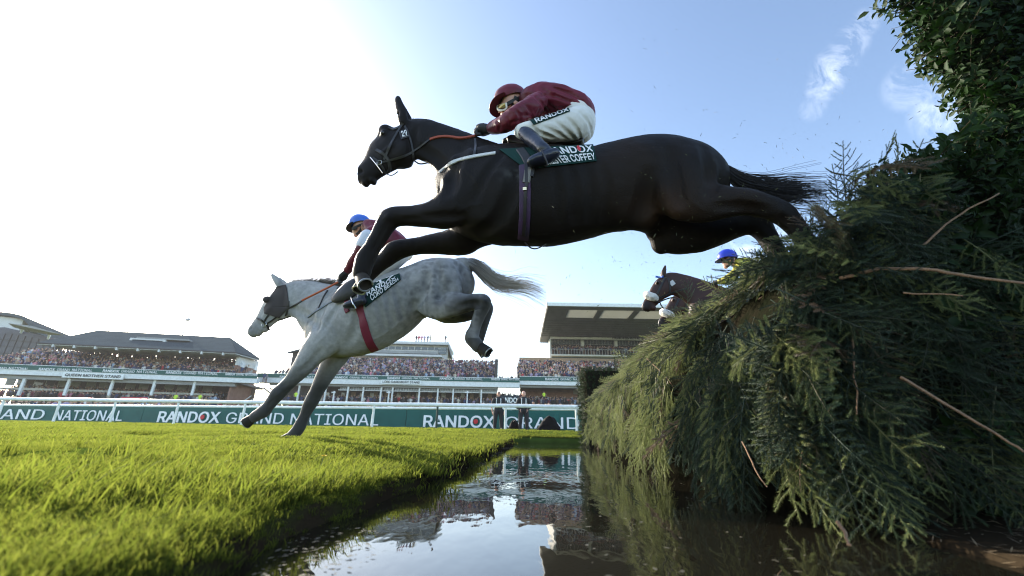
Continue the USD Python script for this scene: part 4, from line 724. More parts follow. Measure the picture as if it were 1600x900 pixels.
# mane: a short pulled crest, and the tail streaming behind
g = np.random.default_rng(3)
def crest(body, side, path, n, length, r0, lay, seed, m, t, spread=.012):
    P = spline(np.asarray(path, float), 12); i = g.integers(0, len(P), n); q = side.loc(P[i, 0], P[i, 1], g.normal(0, spread, n)); root = side.world(q)
    tip = root + np.array(lay) * length * g.uniform(.5, 1.2, (n, 1)) + g.normal(0, length * .22, (n, 3)); return prim('mane', hair(root, tip, g.normal(0, length * .08, (n, 3)), r0, r0 * .3, 5), m, t, smooth=True)
crest(A, SA, [(640, 188), (674, 197), (708, 208), (738, 218)], 900, .028, .0016, SA.U * .7 + SA.V * .55, 1, M_hairk, tA)
def tail(side, spine, widths, n, r0, m, t, seed, stray=.05, wspread=.05, col=None):
    r = np.random.default_rng(seed); S = spline(np.asarray(spine, float), 8); wd = np.interp(np.linspace(0, 1, len(S)), np.linspace(0, 1, len(widths)), widths); V, Fs, C, off = [], [], [], 0
    for k in range(n):
        e = r.uniform(.55, 1.0); i1 = max(6, int(len(S) * e)); idx = np.linspace(r.uniform(0, .12) * len(S), i1 - 1, 12); px, py, w = (np.interp(idx, np.arange(len(S)), S[:, c]) for c in range(3)); W_ = np.interp(idx, np.arange(len(S)), wd)
        a, b = r.normal(0, .5), r.normal(0, 1); wob = np.cumsum(r.normal(0, .08, 12)); py = py + W_ * np.clip(a + wob * .5, -1.15, 1.15) + (r.normal(0, stray * 100) * (idx / len(S)) ** 2.5 if r.random() < .25 else 0); P = side.world(side.loc(px, py, w + wspread * b * W_ / max(widths)))
        m_ = tube(P, np.linspace(r0, r0 * .35, 12), 3, cap=False); V.append(m_.vertices); Fs.append(m_.faces + off); off += len(m_.vertices); C.append(np.repeat(np.linspace(0, 1, 12) * e, 3) + r.normal(0, .1))
    mesh = trimesh.Trimesh(np.vstack(V), np.vstack(Fs), process=False); c = None if col is None else col(np.concatenate(C)); return prim('tail', mesh, m, t, smooth=True, col=c)
tail(SA, [(1120, 250, 0), (1140, 272, 0), (1165, 287, 0), (1200, 295, -.01), (1245, 299, -.02), (1308, 300, -.03)], [3, 11, 14, 18, 24, 26], 900, .0025, M_hairk, tA, 5, stray=.16)
# tack
st = lambda nm, pix, w, m=M_leather, th=.004, **k: prim(nm, A.strap(pix, w, th, **k), m, tA, smooth=40)
st('bridle_cheekpiece', [(630, 192), (621, 206), (612, 222), (605, 238), (600, 250)], .022); st('browband', [(606, 199), (616, 202), (627, 196)], .020); st('noseband', [(587, 234), (597, 239), (606, 249), (609, 264), (604, 272)], .024)
st('noseband', [(582, 246), (590, 252), (598, 262), (602, 272)], .015); st('throat_strap', [(632, 196), (640, 214), (645, 234), (646, 250)], .016); st('rein', [(596, 254), (612, 250), (634, 243), (650, 234), (672, 217.5)], .017)
st('rein_grip', [(671, 217.8), (684, 214), (700, 213), (722, 215.5), (747, 210.5)], .022, M_rubber, .006); st('breast_strap', [(685, 270), (694, 262), (710, 252), (735, 245), (776, 238)], .030, M_webw); st('neck_strap', [(742, 216), (743, 228), (741, 243)], .02)
st('girth', [(819, 256), (820, 285), (820, 320), (819, 352), (817, 376)], .075, M_purple, .006); st('girth_strap', [(822, 250), (823, 285), (821, 305), (820, 345), (818, 368)], .024, M_leather, .010); st('girth_buckle', [(820.5, 293), (820.4, 298)], .030, M_metal, .014)
st('saddle_flap', [(812, 232), (822, 246), (828, 262), (826, 276)], .06, M_leather, .008); st('girth_elastic', [(826, 262), (824, 274), (822, 286)], .05, mat('grey_webbing', (.16, .15, .14), .7), .009)
prim('bit_ring', ring(A.hit(592.7, 254, .012)[0][0], SA.W, .020, .0028), M_metal, tA); C, m = free_band(SA, [(578.5, 245.5, -.075), (588, 257, -.085), (598, 270.5, -.075)], .004, .0036); prim('bit_bar', m, M_metal, tA)
C, m = free_band(SA, [(647, 251, -.03), (656, 256, 0), (670, 254, .0), (684, 251, .02)], .01, .0055); prim('martingale', m, M_leather, tA); C, m = free_band(SA, [(820, 379, -.13), (829, 387, -.1), (838, 388.5, -.06), (848, 384, -.02), (855, 379, .02)], .01, .0045); prim('loose_strap', m, M_leather, tA)
C, m = free_band(SA, [(602, 271, -.03), (612, 274, -.02), (622, 268, 0)], .01, .004); prim('lip_strap', m, M_leather, tA)
pm, at = A.patch([(622.5, 205), (637, 200.5), (641, 213.5), (626.5, 218)], 10, 8, .004, .006, .6); nb = prim('number_patch', pm, M_leather, tA, smooth=40); prim('number', wrap_text('29', at, .22, .82, .16, .78, .004), M_print, nb, smooth=False); prim('underline', wrap_text('-', at, .2, .85, .83, .90, .004), M_print, nb, smooth=False)
pm, at = A.patch([(775, 231), (929, 224), (934.5, 252), (822, 266)], 40, 16, .006, .006, 1.6); sc = prim('saddle_cloth', pm, M_clothg, tA, smooth=40)
prim('lettering', wrap_text('MISTER COFFEY', at, .34, .975, .56, .90, .004), M_print, sc, smooth=False); prim('lettering', wrap_text('RANDOX', at, .46, .97, .14, .46, .004), M_print, sc, smooth=False); prim('red_dot', wrap_text('.', at, .80, .835, -.9, .36, .0055), M_printred, sc, smooth=False)
sd = solid(SA, [[(800, 226, 7, 0, 3.0), (830, 229, 7, 0, 3.6), (870, 229, 7, 0, 3.8), (905, 226, 8, 0, 3.4)], [(790, 224, 5, 0, 2.2), (802, 221, 6, 0, 2.2)]], .009, .02); prim('saddle', sd, M_leather, tA, smooth=True)

# --- rider
wS = float(((A.hit(846, 246, 0)[0][0] - SA.o) @ SA.W)); WF = abs(wS) + .045     # how far out the near foot sits
tJ = thing('person', 'jockey in maroon silks and maroon cap crouching over the withers of the dark horse', 'person', SA.world([-.2, .35, 0]))
J = SA
arm = lambda s: [(840, 160, 15, .15 * s), (824, 172, 15, .19 * s), (805, 184, 14.5, .21 * s), (786, 194, 11.5, .16 * s), (769, 200.5, 8.0, .09 * s)]
torso = [(826, 160, 15, 0, 1.5), (842, 160, 18.5, 0, 1.65), (862, 162, 21.5, 0, 1.5), (884, 168, 23, 0, 1.4), (904, 177, 21, 0, 1.5), (912, 182, 16, 0, 1.5)]
jk = solid(J, [torso, arm(-1), arm(1)], .0075, .022, keep=True); jk.lump(.010, 9.0, 3); crease(jk, .0055, (1, -.35), 7, 26, 4)
sculpt(jk, [[(832, 146), (846, 160), (858, 178)], [(846, 138), (872, 152), (905, 164)], [(866, 138), (892, 147), (916, 162)], [(872, 168), (890, 172), (902, 180)], [(852, 160), (868, 172), (878, 182)], [(840, 152), (852, 148), (868, 152)]], .016, .009, .012)
sculpt(jk, [[(822, 166), (830, 176), (832, 190)], [(806, 172), (813, 182), (814, 196)], [(790, 182), (796, 190), (797, 202)], [(776, 190), (780, 196), (780, 205)], [(814, 180), (830, 180)], [(796, 192), (812, 188)]], .012, .006, .009)
thigh = lambda s: [(906, 190, 22, .09 * s, 1.0), (893, 196, 22.5, .12 * s), (866, 201, 17.5, .17 * s), (840, 204, 14, .21 * s), (815, 206, 11.5, .22 * s)]
br = solid(J, [thigh(-1), thigh(1), [(898, 180, 20, 0, 1.35), (907, 190, 21, 0, 1.35), (909, 204, 17, 0, 1.3)]], .0075, .025, keep=True); br.lump(.004, 14.0, 8); crease(br, .0028, (1, -.25), 8, 22, 9)
sculpt(br, [[(884, 182), (900, 200), (908, 218)], [(868, 190), (886, 206), (898, 218)], [(850, 198), (870, 208), (886, 217)], [(838, 204), (852, 211), (866, 216)], [(906, 176), (920, 192), (925, 212)], [(822, 199), (826, 206), (826, 214)], [(832, 197), (838, 205), (838, 214)]], .014, .006, .012)
leg = lambda s, f=1: [(818, 207, 9, .23 * s), (834, 220, 9, (.1 + .5 * WF) * s), (851, 235, 7, WF * s)]
bd = solid(J, [[(811, 157, 9, 0, 1.1), (826, 160, 9, 0, 1.2)], [(803, 153, 15, 0, .95), (796, 163, 12.5, -.005, .95), (790, 171, 8.8, -.008, .9)], [(795, 166, 12, -.008, .92)], [(784.2, 171.5, 3.2, -.012), (780.8, 174.2, 2.4, -.012)], [(788.5, 180, 5.5, -.01)],
               [(785, 178, 2.4, -.01, 1.6)], [(786.4, 181.0, 2.0, -.01, 1.5)], [(805.5, 160, 3.6, -.062, .5)], [(805.5, 160, 3.6, .062, .5)], [x[:2] + (x[2] * .62, x[3] * .85) for x in torso], [x[:2] + (x[2] * .6, x[3]) for x in arm(-1)] + [(758, 202.5, 5.2, -.05)], [x[:2] + (x[2] * .6, x[3]) for x in arm(1)] + [(758, 204, 5.2, .05)],
               [x[:2] + (x[2] * .7, x[3]) for x in thigh(-1)], [x[:2] + (x[2] * .7, x[3]) for x in thigh(1)], [x[:2] + (x[2] * .7, x[3]) for x in leg(-1)] + [(862, 243, 5, -WF), (838, 251, 5, -WF)], [x[:2] + (x[2] * .7, x[3]) for x in leg(1)] + [(862, 243, 5, WF), (838, 251, 5, WF)]], .0052, .010)
prim('body', bd, M_skin, tJ, smooth=True); jm = prim('jacket', jk.mesh(), M_silk, tJ, smooth=True); bm = prim('breeches', br.mesh(), M_breech, tJ, smooth=True)
for s in (-1, 1):
    bt = solid(J, [[(820, 208, 11.0, .232 * s), (833, 219, 11.2, (.1 + .5 * WF) * s), (846, 230, 9.0, WF * s), (855, 238, 8.2, WF * s)], [(868, 239, 7.2, WF * s, 1.1), (854, 246, 8.5, WF * s, 1.2), (840, 250, 8.2, (WF + .01) * s, 1.25), (829, 254, 6.2, (WF + .015) * s, 1.2)]], .006, .014); prim('boot', bt, M_boot, tJ, smooth=True)
    C, m = free_band(J, [(856, 258, (WF + .06) * s), (851, 244, (WF + .07) * s), (843, 230, WF * s), (843, 246, (WF - .06) * s), (848, 259, (WF - .055) * s), (856, 258, (WF + .06) * s)], .01, .0055); prim('stirrup', m, M_metal if s > 0 else M_leather, tA)
    C, m = free_band(J, [(843, 231, WF * s), (842, 224, (WF - .02) * s), (842, 217, .17 * s)], .01, .007); prim('stirrup_leather', m, M_leather, tA)
    gl = [[(764, 202, 6.3, .075 * s, 1.2), (757, 202.5, 7.2, .055 * s, 1.5), (752, 203.5, 7.0, .045 * s, 1.6)]]
    for q in range(4):
        w = (.045 + (q - 1.5) * .019) * s; r = (2.5, 2.7, 2.6, 2.2)[q]; gl.append([(753, 199.5 + .4 * q, r, w), (746.5 + .5 * q, 200.5, r, w), (742.5 + .6 * q, 205, r * .95, w), (745 + .4 * q, 209.5, r * .9, w), (750, 210, r * .8, w)])
    gl.append([(759, 198, 2.9, (.045 - .028) * s), (752, 196, 2.8, (.045 - .032) * s), (746, 197.5, 2.4, (.045 - .026) * s)]); prim('glove', solid(J, gl, .0042, .006), M_glove, tJ, smooth=True)
    C, m = free_band(J, [(769 - 1, 194, .09 * s), (768, 200.5, .09 * s - .038), (769, 207, .09 * s)], .01, .006); prim('cuff', m, M_webw, tJ, smooth=True)
# helmet with silk cap and long peak, goggles, harness
hl = solid(J, [[(804, 152.5, 18.5, 0, .94), (795, 153, 18.5, 0, .92), (788, 155, 15.5, 0, .95)]], .0055, .02, keep=True); hs = hl; hl.lump(.004, 18, 6)
below = J.loc(np.float64(796), np.float64(178), np.float64(0)); cut = Body.capsule
hm = hl.mesh(); up = J.loc(np.float64(790), np.float64(135), np.float64(0)) - J.loc(np.float64(803), np.float64(178), np.float64(0)); up /= np.linalg.norm(up); base = J.world(J.loc(np.float64(797), np.float64(160.5), np.float64(0))); upw = up @ J.M
hm = trimesh.intersections.slice_mesh_plane(hm, upw, base, cap=False); hp = prim('helmet', hm, M_silk, tJ, smooth=True)
fw = J.loc(np.float64(762), np.float64(169), np.float64(0)) - J.loc(np.float64(792), np.float64(158), np.float64(0)); fw -= up * (fw @ up); fw /= np.linalg.norm(fw); fww = fw @ J.M; sd_ = np.cross(upw, fww)
def peak(centre, fwd, upv, side_v, rad, reach, t=.006, dip=.30):
    a = np.linspace(-1.25, 1.25, 17); inn = centre + rad * (np.cos(a)[:, None] * fwd + .93 * np.sin(a)[:, None] * side_v); out = centre + (rad + reach * np.cos(a * .95) ** .8)[:, None] * (np.cos(a)[:, None] * fwd + .9 * np.sin(a)[:, None] * side_v) - upv * (reach * dip * np.cos(a))[:, None]
    v = np.vstack([inn + upv * t, out + upv * t * .5, out - upv * t * .5, inn - upv * t]); n = 17; f = []
    for k in range(4):
        for j in range(n - 1): p, q = k * n + j, ((k + 1) % 4) * n + j; f += [[p, p + 1, q + 1], [p, q + 1, q]]
    m = trimesh.Trimesh(v, f, process=False); m.fix_normals(); return m
sc_ = float(J.scale(795, 155, 0)); prim('peak', peak(base + upw * 1.5 * sc_ - fww * 3 * sc_, fww, upw, sd_, 20.5 * sc_, 17 * sc_), M_silk, hp, smooth=50)
hd = solid(J, [[(803, 153, 15, 0, .95), (796, 163, 12.5, -.005, .95), (790, 171, 8.8, -.008, .9)], [(795, 166, 12, -.008, .92)]], .0055, .01, keep=True)
prim('goggle_strap', hd.strap([(791, 163.5), (800, 158.5), (812, 153)], .030, .006, off=.006), M_strapk, tJ); prim('goggle_frame', hd.strap([(777.5, 161), (778.5, 170), (783, 172.5), (791, 169.5), (791, 161)], .014, .012, off=.004), M_gogw, tJ); prim('goggle_lens', hd.strap([(778, 166.5), (784, 165.5), (790.5, 164)], .036, .008, off=.006), M_gold, tJ, smooth=True)
prim('harness', hd.strap([(806, 150), (803, 162), (798, 172), (791, 179.5)], .022, .005, off=.004), M_strapk, tJ); prim('harness_back', hd.strap([(801, 166), (808, 164), (814, 158)], .03, .008, off=.004), M_strapk, tJ)
pm, at = br.patch([(827.5, 187), (889, 167.5), (891.5, 173), (833.5, 195.5)], 30, 8, .004, .004, 1.0); lb = prim('thigh_band', pm, M_clothg, bm, smooth=40); prim('lettering', wrap_text('RANDOX', at, .10, .96, .12, .86, .003), M_print, lb, smooth=False)
# ------------------------------------------------------------------ the grey horse landing, and its rider
M_greyhorse = mat('dapple_grey_coat', vcol=True, rough=0.6, spec=0.25, bump=0.3, bump_scale=90, sheen=0.1)
M_hairg = mat('grey_hair', vcol=True, rough=0.55, spec=0.3)
M_hood = mat('dark_mesh_hood', (0.035, 0.026, 0.024), 0.8, bump=0.4, bump_scale=250)
M_maroonw = mat('maroon_webbing', (0.16, 0.008, 0.03), 0.6, bump=0.4, bump_scale=150)
M_blue = mat('blue_silk', (0.035, 0.13, 0.50), 0.45, vary=(0.028, 0.10, 0.42), scale=12, bump=0.2, bump_scale=30)
M_sleeve = mat('white_armband', (0.62, 0.62, 0.66), 0.6)
SB = Side(600, 480, 4.5, 10.0)
B = Body(SB, [-1.72, -1.62, -0.46], [1.42, 0.62, 0.46], 0.0125)
B.chain([(505, 517, 25, 0, .62), (530, 507, 47, 0, .64), (568, 496, 55, 0, .74), (608, 477, 52, 0, .80), (641, 459, 40, 0, .84), (674, 446, 40, 0, .80), (700, 443, 37, 0, .74), (710, 446, 27, 0, .62)], 4, .05)
B.chain([(529, 490, 38, 0, .5), (506, 485, 38, 0, .44), (484, 470, 28, 0, .42), (463, 466, 24, 0, .42), (450, 463, 20, 0, .45)], 4, .05)
B.chain([(445, 464, 18, 0, .45), (436, 474, 21, 0, .46), (424, 487, 18, 0, .46), (411, 503, 12.5, 0, .5), (402, 513, 9.5, 0, .6), (396, 518, 7.5, 0, .75)], 4, .03)
B.ball(441, 482, 19, 0, .52, .03); B.ball(404, 521, 4, 0, 1.5, .012); B.ball(413, 514.5, 4.5, 0, 1.4, .015)
B.mir = True
for s in (-1,):
    B.ball(421, 468, 3.6, .07 * s, .8, .03); B.ball(392.5, 513.5, 2.2, .05 * s, .7, .008, cut=True)
    B.chain([(438, 446, 5.0, .05 * s, .8), (433, 439, 5.0, .06 * s, .6), (427, 432, 3.0, .06 * s, .6), (424, 428.5, 1.0, .06 * s, .8)], 3, .012)
    B.chain([(536, 460, 9, .17 * s, .5), (508, 520, 12, .20 * s, .5)], 3, .035); B.chain([(690, 415, 12, .16 * s, .5), (712, 452, 11, .17 * s, .5)], 3, .04)
B.mir = False
B.chain([(528, 500, 34, -.12, .6), (510, 528, 27, -.15, .62), (491, 549, 19.5, -.15, .75), (475, 571, 14, -.15), (457, 592, 9.6, -.15), (444, 606, 8.4, -.15), (434, 615.5, 8.8, -.15), (425, 628, 6.8, -.15), (417, 638, 6.4, -.15), (412, 643, 7.6, -.15), (403, 648, 6.4, -.15), (396, 653, 6.4, -.15)], 4, .03)
B.chain([(545, 510, 34, .12, .6), (533, 540, 23, .14, .7), (519, 566, 15, .15), (507, 588, 11.6, .15), (497, 608, 9.2, .15), (487, 627, 8.8, .15), (481, 638, 7.4, .15), (474, 653, 6.0, .15), (468, 667, 7.2, .15), (462, 676, 6.4, .14), (453, 681, 5.4, .13)], 4, .03)
B.chain([(688, 441, 33, -.11, .62), (678, 465, 26, -.14, .6), (686, 477, 20, -.16, .62), (708, 476, 16.5, -.17, .7), (732, 473, 11.5, -.17), (750, 470.5, 9.4, -.17), (756, 474, 9.2, -.17), (749, 492, 7.6, -.17), (741, 515, 6.9, -.17), (736.5, 527, 8.4, -.17), (742, 535, 7, -.17), (748, 541, 7, -.17)], 4, .035)
B.chain([(700, 450, 33, .10, .62), (690, 472, 24, .14, .62), (702, 486, 17.5, .15, .7), (728, 488, 12.5, .15), (750, 482, 9.6, .15), (760, 480, 8.6, .15), (758, 496, 6.9, .15), (751, 520, 6.4, .15), (746, 530, 7.4, .15), (743, 538, 6, .15), (748, 544, 6.5, .15)], 4, .035)
B.ball(662, 479, 9, -.15, .6, .04); B.chain([(640, 480, 12, 0, 1.3), (668, 476, 13, 0, 1.3)], 3, .08)
B.chain([(718, 412, 10, 0, .8), (734, 413, 7, 0), (746, 420, 5, 0)], 3, .03); B.lump(0.006, 9.0, 15); B.lump(0.002, 24.0, 16)
sculpt(B, [[(455, 480), (478, 492), (496, 508)], [(512, 468), (500, 490), (494, 515)], [(562, 480), (556, 510), (545, 535)], [(650, 478), (662, 460), (668, 430)], [(716, 412), (728, 435), (728, 458)], [(684, 418), (688, 448), (688, 470)]], .05, .009, .04)
sculpt(B, [[(540, 462), (520, 490), (508, 512)], [(503, 545), (486, 566), (472, 580)], [(718, 478), (738, 474), (750, 474)], [(446, 452), (444, 466), (442, 480)]] + [[(588 + 15 * q, 462 - 6 * q), (594 + 15 * q, 490 - 7 * q), (600 + 14 * q, 515 - 9 * q)] for q in range(3)], .03, .005, .03)
sculpt(B, [[(428, 622), (420, 634)], [(484, 634), (476, 650)], [(747, 492), (740, 516)], [(440, 604), (448, 598)]], .018, .004, .012, mirror=False)
sculpt(B, [[(548, 528), (572, 534), (600, 522), (628, 500)], [(515, 520), (500, 532), (486, 552)], [(420, 488), (413, 497), (407, 505)], [(690, 470), (704, 482)], [(500, 500), (516, 512), (522, 528)]], .009, .0045, .010, cut=False, mirror=False)
sculpt(B, [[(438, 612), (432, 617)], [(484, 622), (488, 632)], [(752, 466), (760, 472)], [(428, 476), (418, 486), (410, 496)]], .018, .005, .015, cut=False, mirror=False)
tB = thing('horse', 'dapple grey racehorse landing on one foreleg on the grass', 'horse', SB.world([0, -1.3, 0]))
mB = B.mesh(); vq = (mB.vertices - SB.o) @ SB.M.T; pr = project(mB.vertices); X, Y = pr[:, 0], pr[:, 1]
dap = meshkit.fbm(vq * 9, 3, 2); big = meshkit.fbm(vq * 2.6, 2, 7); fine = meshkit.fbm(vq * 60, 2, 8)
rump = np.clip((X - 600) / 70, 0, 1); cell = np.abs(meshkit.noise(vq * 17, 5) - .5) * 2; base = .265 + .07 * (big - .5) + .13 * (dap - .5) * (.35 + rump) + .07 * (meshkit.noise(vq * 34, 6) - .5) + .09 * (np.clip(1.3 - 2.2 * cell, 0, 1) - .5) * (.3 + .9 * rump) + .10 * (fine - .5) - .03 * rump
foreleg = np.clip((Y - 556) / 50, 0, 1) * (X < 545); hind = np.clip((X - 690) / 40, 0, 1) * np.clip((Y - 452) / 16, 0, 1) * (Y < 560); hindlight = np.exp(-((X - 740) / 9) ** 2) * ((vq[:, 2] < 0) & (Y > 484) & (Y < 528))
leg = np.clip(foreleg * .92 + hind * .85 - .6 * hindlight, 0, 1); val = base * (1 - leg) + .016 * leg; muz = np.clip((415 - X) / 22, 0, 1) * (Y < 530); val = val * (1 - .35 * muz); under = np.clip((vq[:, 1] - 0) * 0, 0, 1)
colB = val[:, None] * np.array([1.0, .985, .955]); stain = (np.exp(-((X - 530) / 14) ** 2 - ((Y - 512) / 12) ** 2) * np.clip((dap - .4) * 4, 0, 1))[:, None]; colB = colB * (1 - .35 * stain)
prim('body', mB, M_greyhorse, tB, smooth=True, col=np.clip(colB, .006, .6))
hoof(tB, SB, (395, 653), (384.5, 661), -.15, -.15, 7.0, 9.2); hoof(tB, SB, (452, 681), (444, 687.5), .13, .12, 6.0, 8.0); hoof(tB, SB, (748, 540), (763, 551), -.17, -.20, 7.4, 9.0); hoof(tB, SB, (748, 543), (757, 553), .15, .15, 6.6, 8.2)
def mane_col(c): return np.clip(np.stack([.10 + .10 * c, .09 + .09 * c, .075 + .075 * c], 1), .01, .6)
g = np.random.default_rng(12)
P = spline(np.array([(452, 443), (480, 441), (505, 441), (528, 447)], float), 12); i = g.integers(0, len(P), 900); root = SB.world(SB.loc(P[i, 0], P[i, 1] + 3, g.normal(0, .014, 900))); tip = root + SB.U * g.uniform(.0, .13, (900, 1)) + SB.V * g.uniform(-.01, .085, (900, 1)) + g.normal(0, .02, (900, 3))
hm_ = hair(root, tip, SB.V * g.uniform(0, .03, (900, 1)), .0022, .0008, 6); prim('mane', hm_, M_hairg, tB, smooth=True, col=mane_col(g.normal(.1, .25, len(hm_.vertices))))
def tail_col(c): c = np.clip(c, 0, 1)[:, None]; return np.clip((1 - c) * np.array([.05, .048, .05]) + c ** .7 * np.array([.68, .60, .48]), .01, .75)
tail(SB, [(722, 407, 0), (740, 414, 0), (757, 427, 0), (775, 440, -.02), (800, 446, -.03), (826, 449, -.04), (857, 464, -.05)], [2, 9, 14, 13, 11, 14, 17], 520, .0026, M_hairg, tB, 9, stray=.20, col=tail_col)
st = lambda nm, pix, w, m=M_leather, th=.005, **k: prim(nm, B.strap(pix, w, th, **k), m, tB, smooth=40)
hood_px = [(430, 448), (446, 444), (452, 470), (440, 494), (424, 494), (411, 488), (414, 468)]
hq, at = B.patch([(432, 447), (446.5, 443.5), (453, 480), (411, 481)], 18, 18, .006, .007, 1.0); hd = prim('blinker_hood', hq, M_hood, tB, smooth=True)
hq, at = B.patch([(411, 479), (453, 479), (436, 498), (412, 490)], 18, 10, .006, .007, 1.0); prim('hood_cheek', hq, M_hood, tB, smooth=True)
cup, _ = B.hit(419, 467.5, 0); cm = trimesh.creation.icosphere(2, .05); cm.vertices = cm.vertices * [1.0, .7, .8] + cup[0] + SB.W * .01 - SB.U * .02; prim('eye_cup', cm, M_hood, hd, smooth=True)
st('noseband', [(401, 497), (409, 501), (417, 508), (421, 516)], .022); st('bridle_cheekpiece', [(424, 487), (416, 497), (412, 505)], .02); st('throat_strap', [(451, 470), (449, 484), (446, 494)], .02)
st('rein', [(413, 508), (426, 500), (444, 486), (460, 477), (474, 468.5)], .017); C, m = free_band(SB, [(472, 469.5, -.19), (490, 460.5, -.2), (508, 451.5, -.19), (528, 441, -.12)], .01, .011); prim('rein_grip', m, mat('orange_rubber_grip', (.42, .09, .025), .7, bump=.5, bump_scale=150), tB)
st('breast_strap', [(480, 496), (492, 487), (506, 478), (520, 470)], .022, mat('blue_grey_webbing', (.16, .18, .21), .7)); st('neck_strap', [(512, 453), (505, 464), (497, 482)], .014)
C, m = free_band(SB, [(435, 500, -.03), (447, 497, 0), (459, 493, .0), (470, 490, .02)], .01, .006); prim('martingale', m, M_leather, tB)
prim('bit_ring', ring(B.hit(412.5, 507, .012)[0][0], SB.W, .028, .004), M_metal, tB)
st('girth', [(560, 474), (565, 495), (571, 518), (578, 537), (586, 549)], .085, M_maroonw, .007); st('girth_front', [(541, 470), (540, 480), (543, 488)], .05, M_maroonw, .007)
pm, at = B.patch([(560, 449), (625, 426), (627, 436), (570, 482)], 34, 16, .007, .007, 1.4); sc = prim('saddle_cloth', pm, M_clothg, tB, smooth=40)
prim('lettering', wrap_text('COKO BEACH', at, .20, .93, .60, .92, .005), M_print, sc, smooth=False); prim('lettering', wrap_text('RANDOX', at, .14, .88, .30, .56, .005), M_print, sc, smooth=False); prim('lettering', wrap_text('17', at, .42, .85, .02, .26, .005), M_print, sc, smooth=False)
sd = solid(SB, [[(536, 456, 6, 0, 3.0), (562, 446, 6, 0, 3.6), (590, 434, 6, 0, 3.6), (612, 424, 6, 0, 3.2)]], .011, .02); prim('saddle', sd, M_leather, tB, smooth=True)

tK = thing('person', 'jockey in maroon silks, white armband and blue cap riding the grey horse', 'person', SB.world([-.1, .3, 0])); J = SB
arm = lambda s: [(583, 362, 10, .15 * s), (574, 373, 10.2, .18 * s), (566, 388, 9.2, .2 * s), (553, 407, 7.2, .15 * s), (541, 425, 5.2, .07 * s)]
torso = [(581, 357, 12, 0, 1.6), (594, 364, 15, 0, 1.8), (608, 373, 16.5, 0, 1.6), (621, 381, 15, 0, 1.5), (628, 387, 12, 0, 1.5)]
thigh = lambda s: [(626, 393, 15, .09 * s, 1.1), (616, 404, 15, .13 * s), (598, 419, 12, .18 * s), (580, 433, 9, .21 * s), (567, 439, 8, .22 * s)]
jk = solid(J, [torso, arm(-1), arm(1)], .010, .022, keep=True); jk.lump(.010, 9.0, 3); crease(jk, .007, (1, -.8), 7, 22, 4)
br = solid(J, [thigh(-1), thigh(1), [(622, 385, 14.5, 0, 1.5), (629, 393, 14.5, 0, 1.5)]], .010, .025, keep=True); br.lump(.005, 12.0, 8); crease(br, .005, (1, .8), 8, 22, 9)
wB = abs(float((B.hit(560, 474, 0)[0][0] - SB.o) @ SB.W)) + .05
leg = lambda s: [(568, 438, 8, .22 * s), (566, 452, 7, (.1 + .5 * wB) * s), (563, 468, 5, wB * s)]
bd = solid(J, [[(571, 357, 7, 0, 1.1), (581, 359, 7.5, 0, 1.2)], [(564, 349, 9.5, 0, .95), (560, 356, 8.2, 0, .95), (557, 362, 5.8, 0, .9)], [(553.2, 358, 2.4, 0), (551.6, 360.4, 1.7, 0)], [(556, 367, 3.6, 0)], [(553.5, 364.3, 1.6, 0, 1.6)], [(566.5, 352, 2.5, -.062, .5)], [(566.5, 352, 2.5, .062, .5)], [x[:2] + (x[2] * .62, x[3] * .85) for x in torso],
               [x[:2] + (x[2] * .6, x[3]) for x in arm(-1)] + [(535, 433, 3.6, -.05)], [x[:2] + (x[2] * .6, x[3]) for x in arm(1)] + [(535, 433, 3.6, .05)], [x[:2] + (x[2] * .7, x[3]) for x in thigh(-1)], [x[:2] + (x[2] * .7, x[3]) for x in thigh(1)], [x[:2] + (x[2] * .7, x[3]) for x in leg(-1)] + [(552, 473, 3.5, -wB)], [x[:2] + (x[2] * .7, x[3]) for x in leg(1)] + [(552, 473, 3.5, wB)]], .007, .010)
prim('body', bd, M_skin, tK, smooth=True); jm = prim('jacket', jk.mesh(), M_silk, tK, smooth=True); bm = prim('breeches', br.mesh(), mat('cream_breeches', (.60, .56, .50), .7, vary=(.5, .46, .41), scale=9, bump=.3, bump_scale=30), tK, smooth=True)
ar = solid(J, [arm(-1), arm(1)], .010, .02, keep=True); C = solid(J, [[(575, 371, 10.8, -.18), (568.5, 383, 10.6, -.195)]], .008, .01, grow=.014); prim('armband', C, M_sleeve, jm, smooth=True)
for s in (-1, 1):
    bt = solid(J, [[(568, 440, 8.5, .225 * s), (567, 452, 8.0, (.1 + .5 * wB) * s), (564, 465, 6.4, wB * s)], [(568, 470, 5.2, wB * s, 1.1), (556, 473, 5.8, wB * s, 1.2), (546, 476, 5.2, (wB + .01) * s, 1.2), (540, 477.5, 4.0, (wB + .01) * s, 1.2)]], .007, .014); prim('boot', bt, M_boot, tK, smooth=True)
    C, m = free_band(J, [(556, 482, (wB + .07) * s), (551, 473, (wB + .08) * s), (548, 464, wB * s), (548, 473, (wB - .06) * s), (550, 482, (wB - .06) * s), (556, 482, (wB + .07) * s)], .01, .007); prim('stirrup', m, M_metal, tB)
    gl = [[(540, 427, 4.6, .075 * s, 1.2), (537, 431, 5, .055 * s, 1.5), (534.5, 434, 4.8, .045 * s, 1.6)]]
    for q in range(4):
        w = (.045 + (q - 1.5) * .019) * s; r = (1.9, 2.0, 1.9, 1.6)[q]; gl.append([(535, 432 + .3 * q, r, w), (530.5 + .3 * q, 434.5, r, w), (528.5 + .4 * q, 438, r * .95, w), (531, 441, r * .9, w), (534, 440.5, r * .8, w)])
    gl.append([(538, 428, 2.1, (.045 - .028) * s), (534, 428.5, 2.0, (.045 - .032) * s), (530, 431, 1.7, (.045 - .026) * s)]); prim('glove', solid(J, gl, .0055, .006), M_glove, tK, smooth=True)
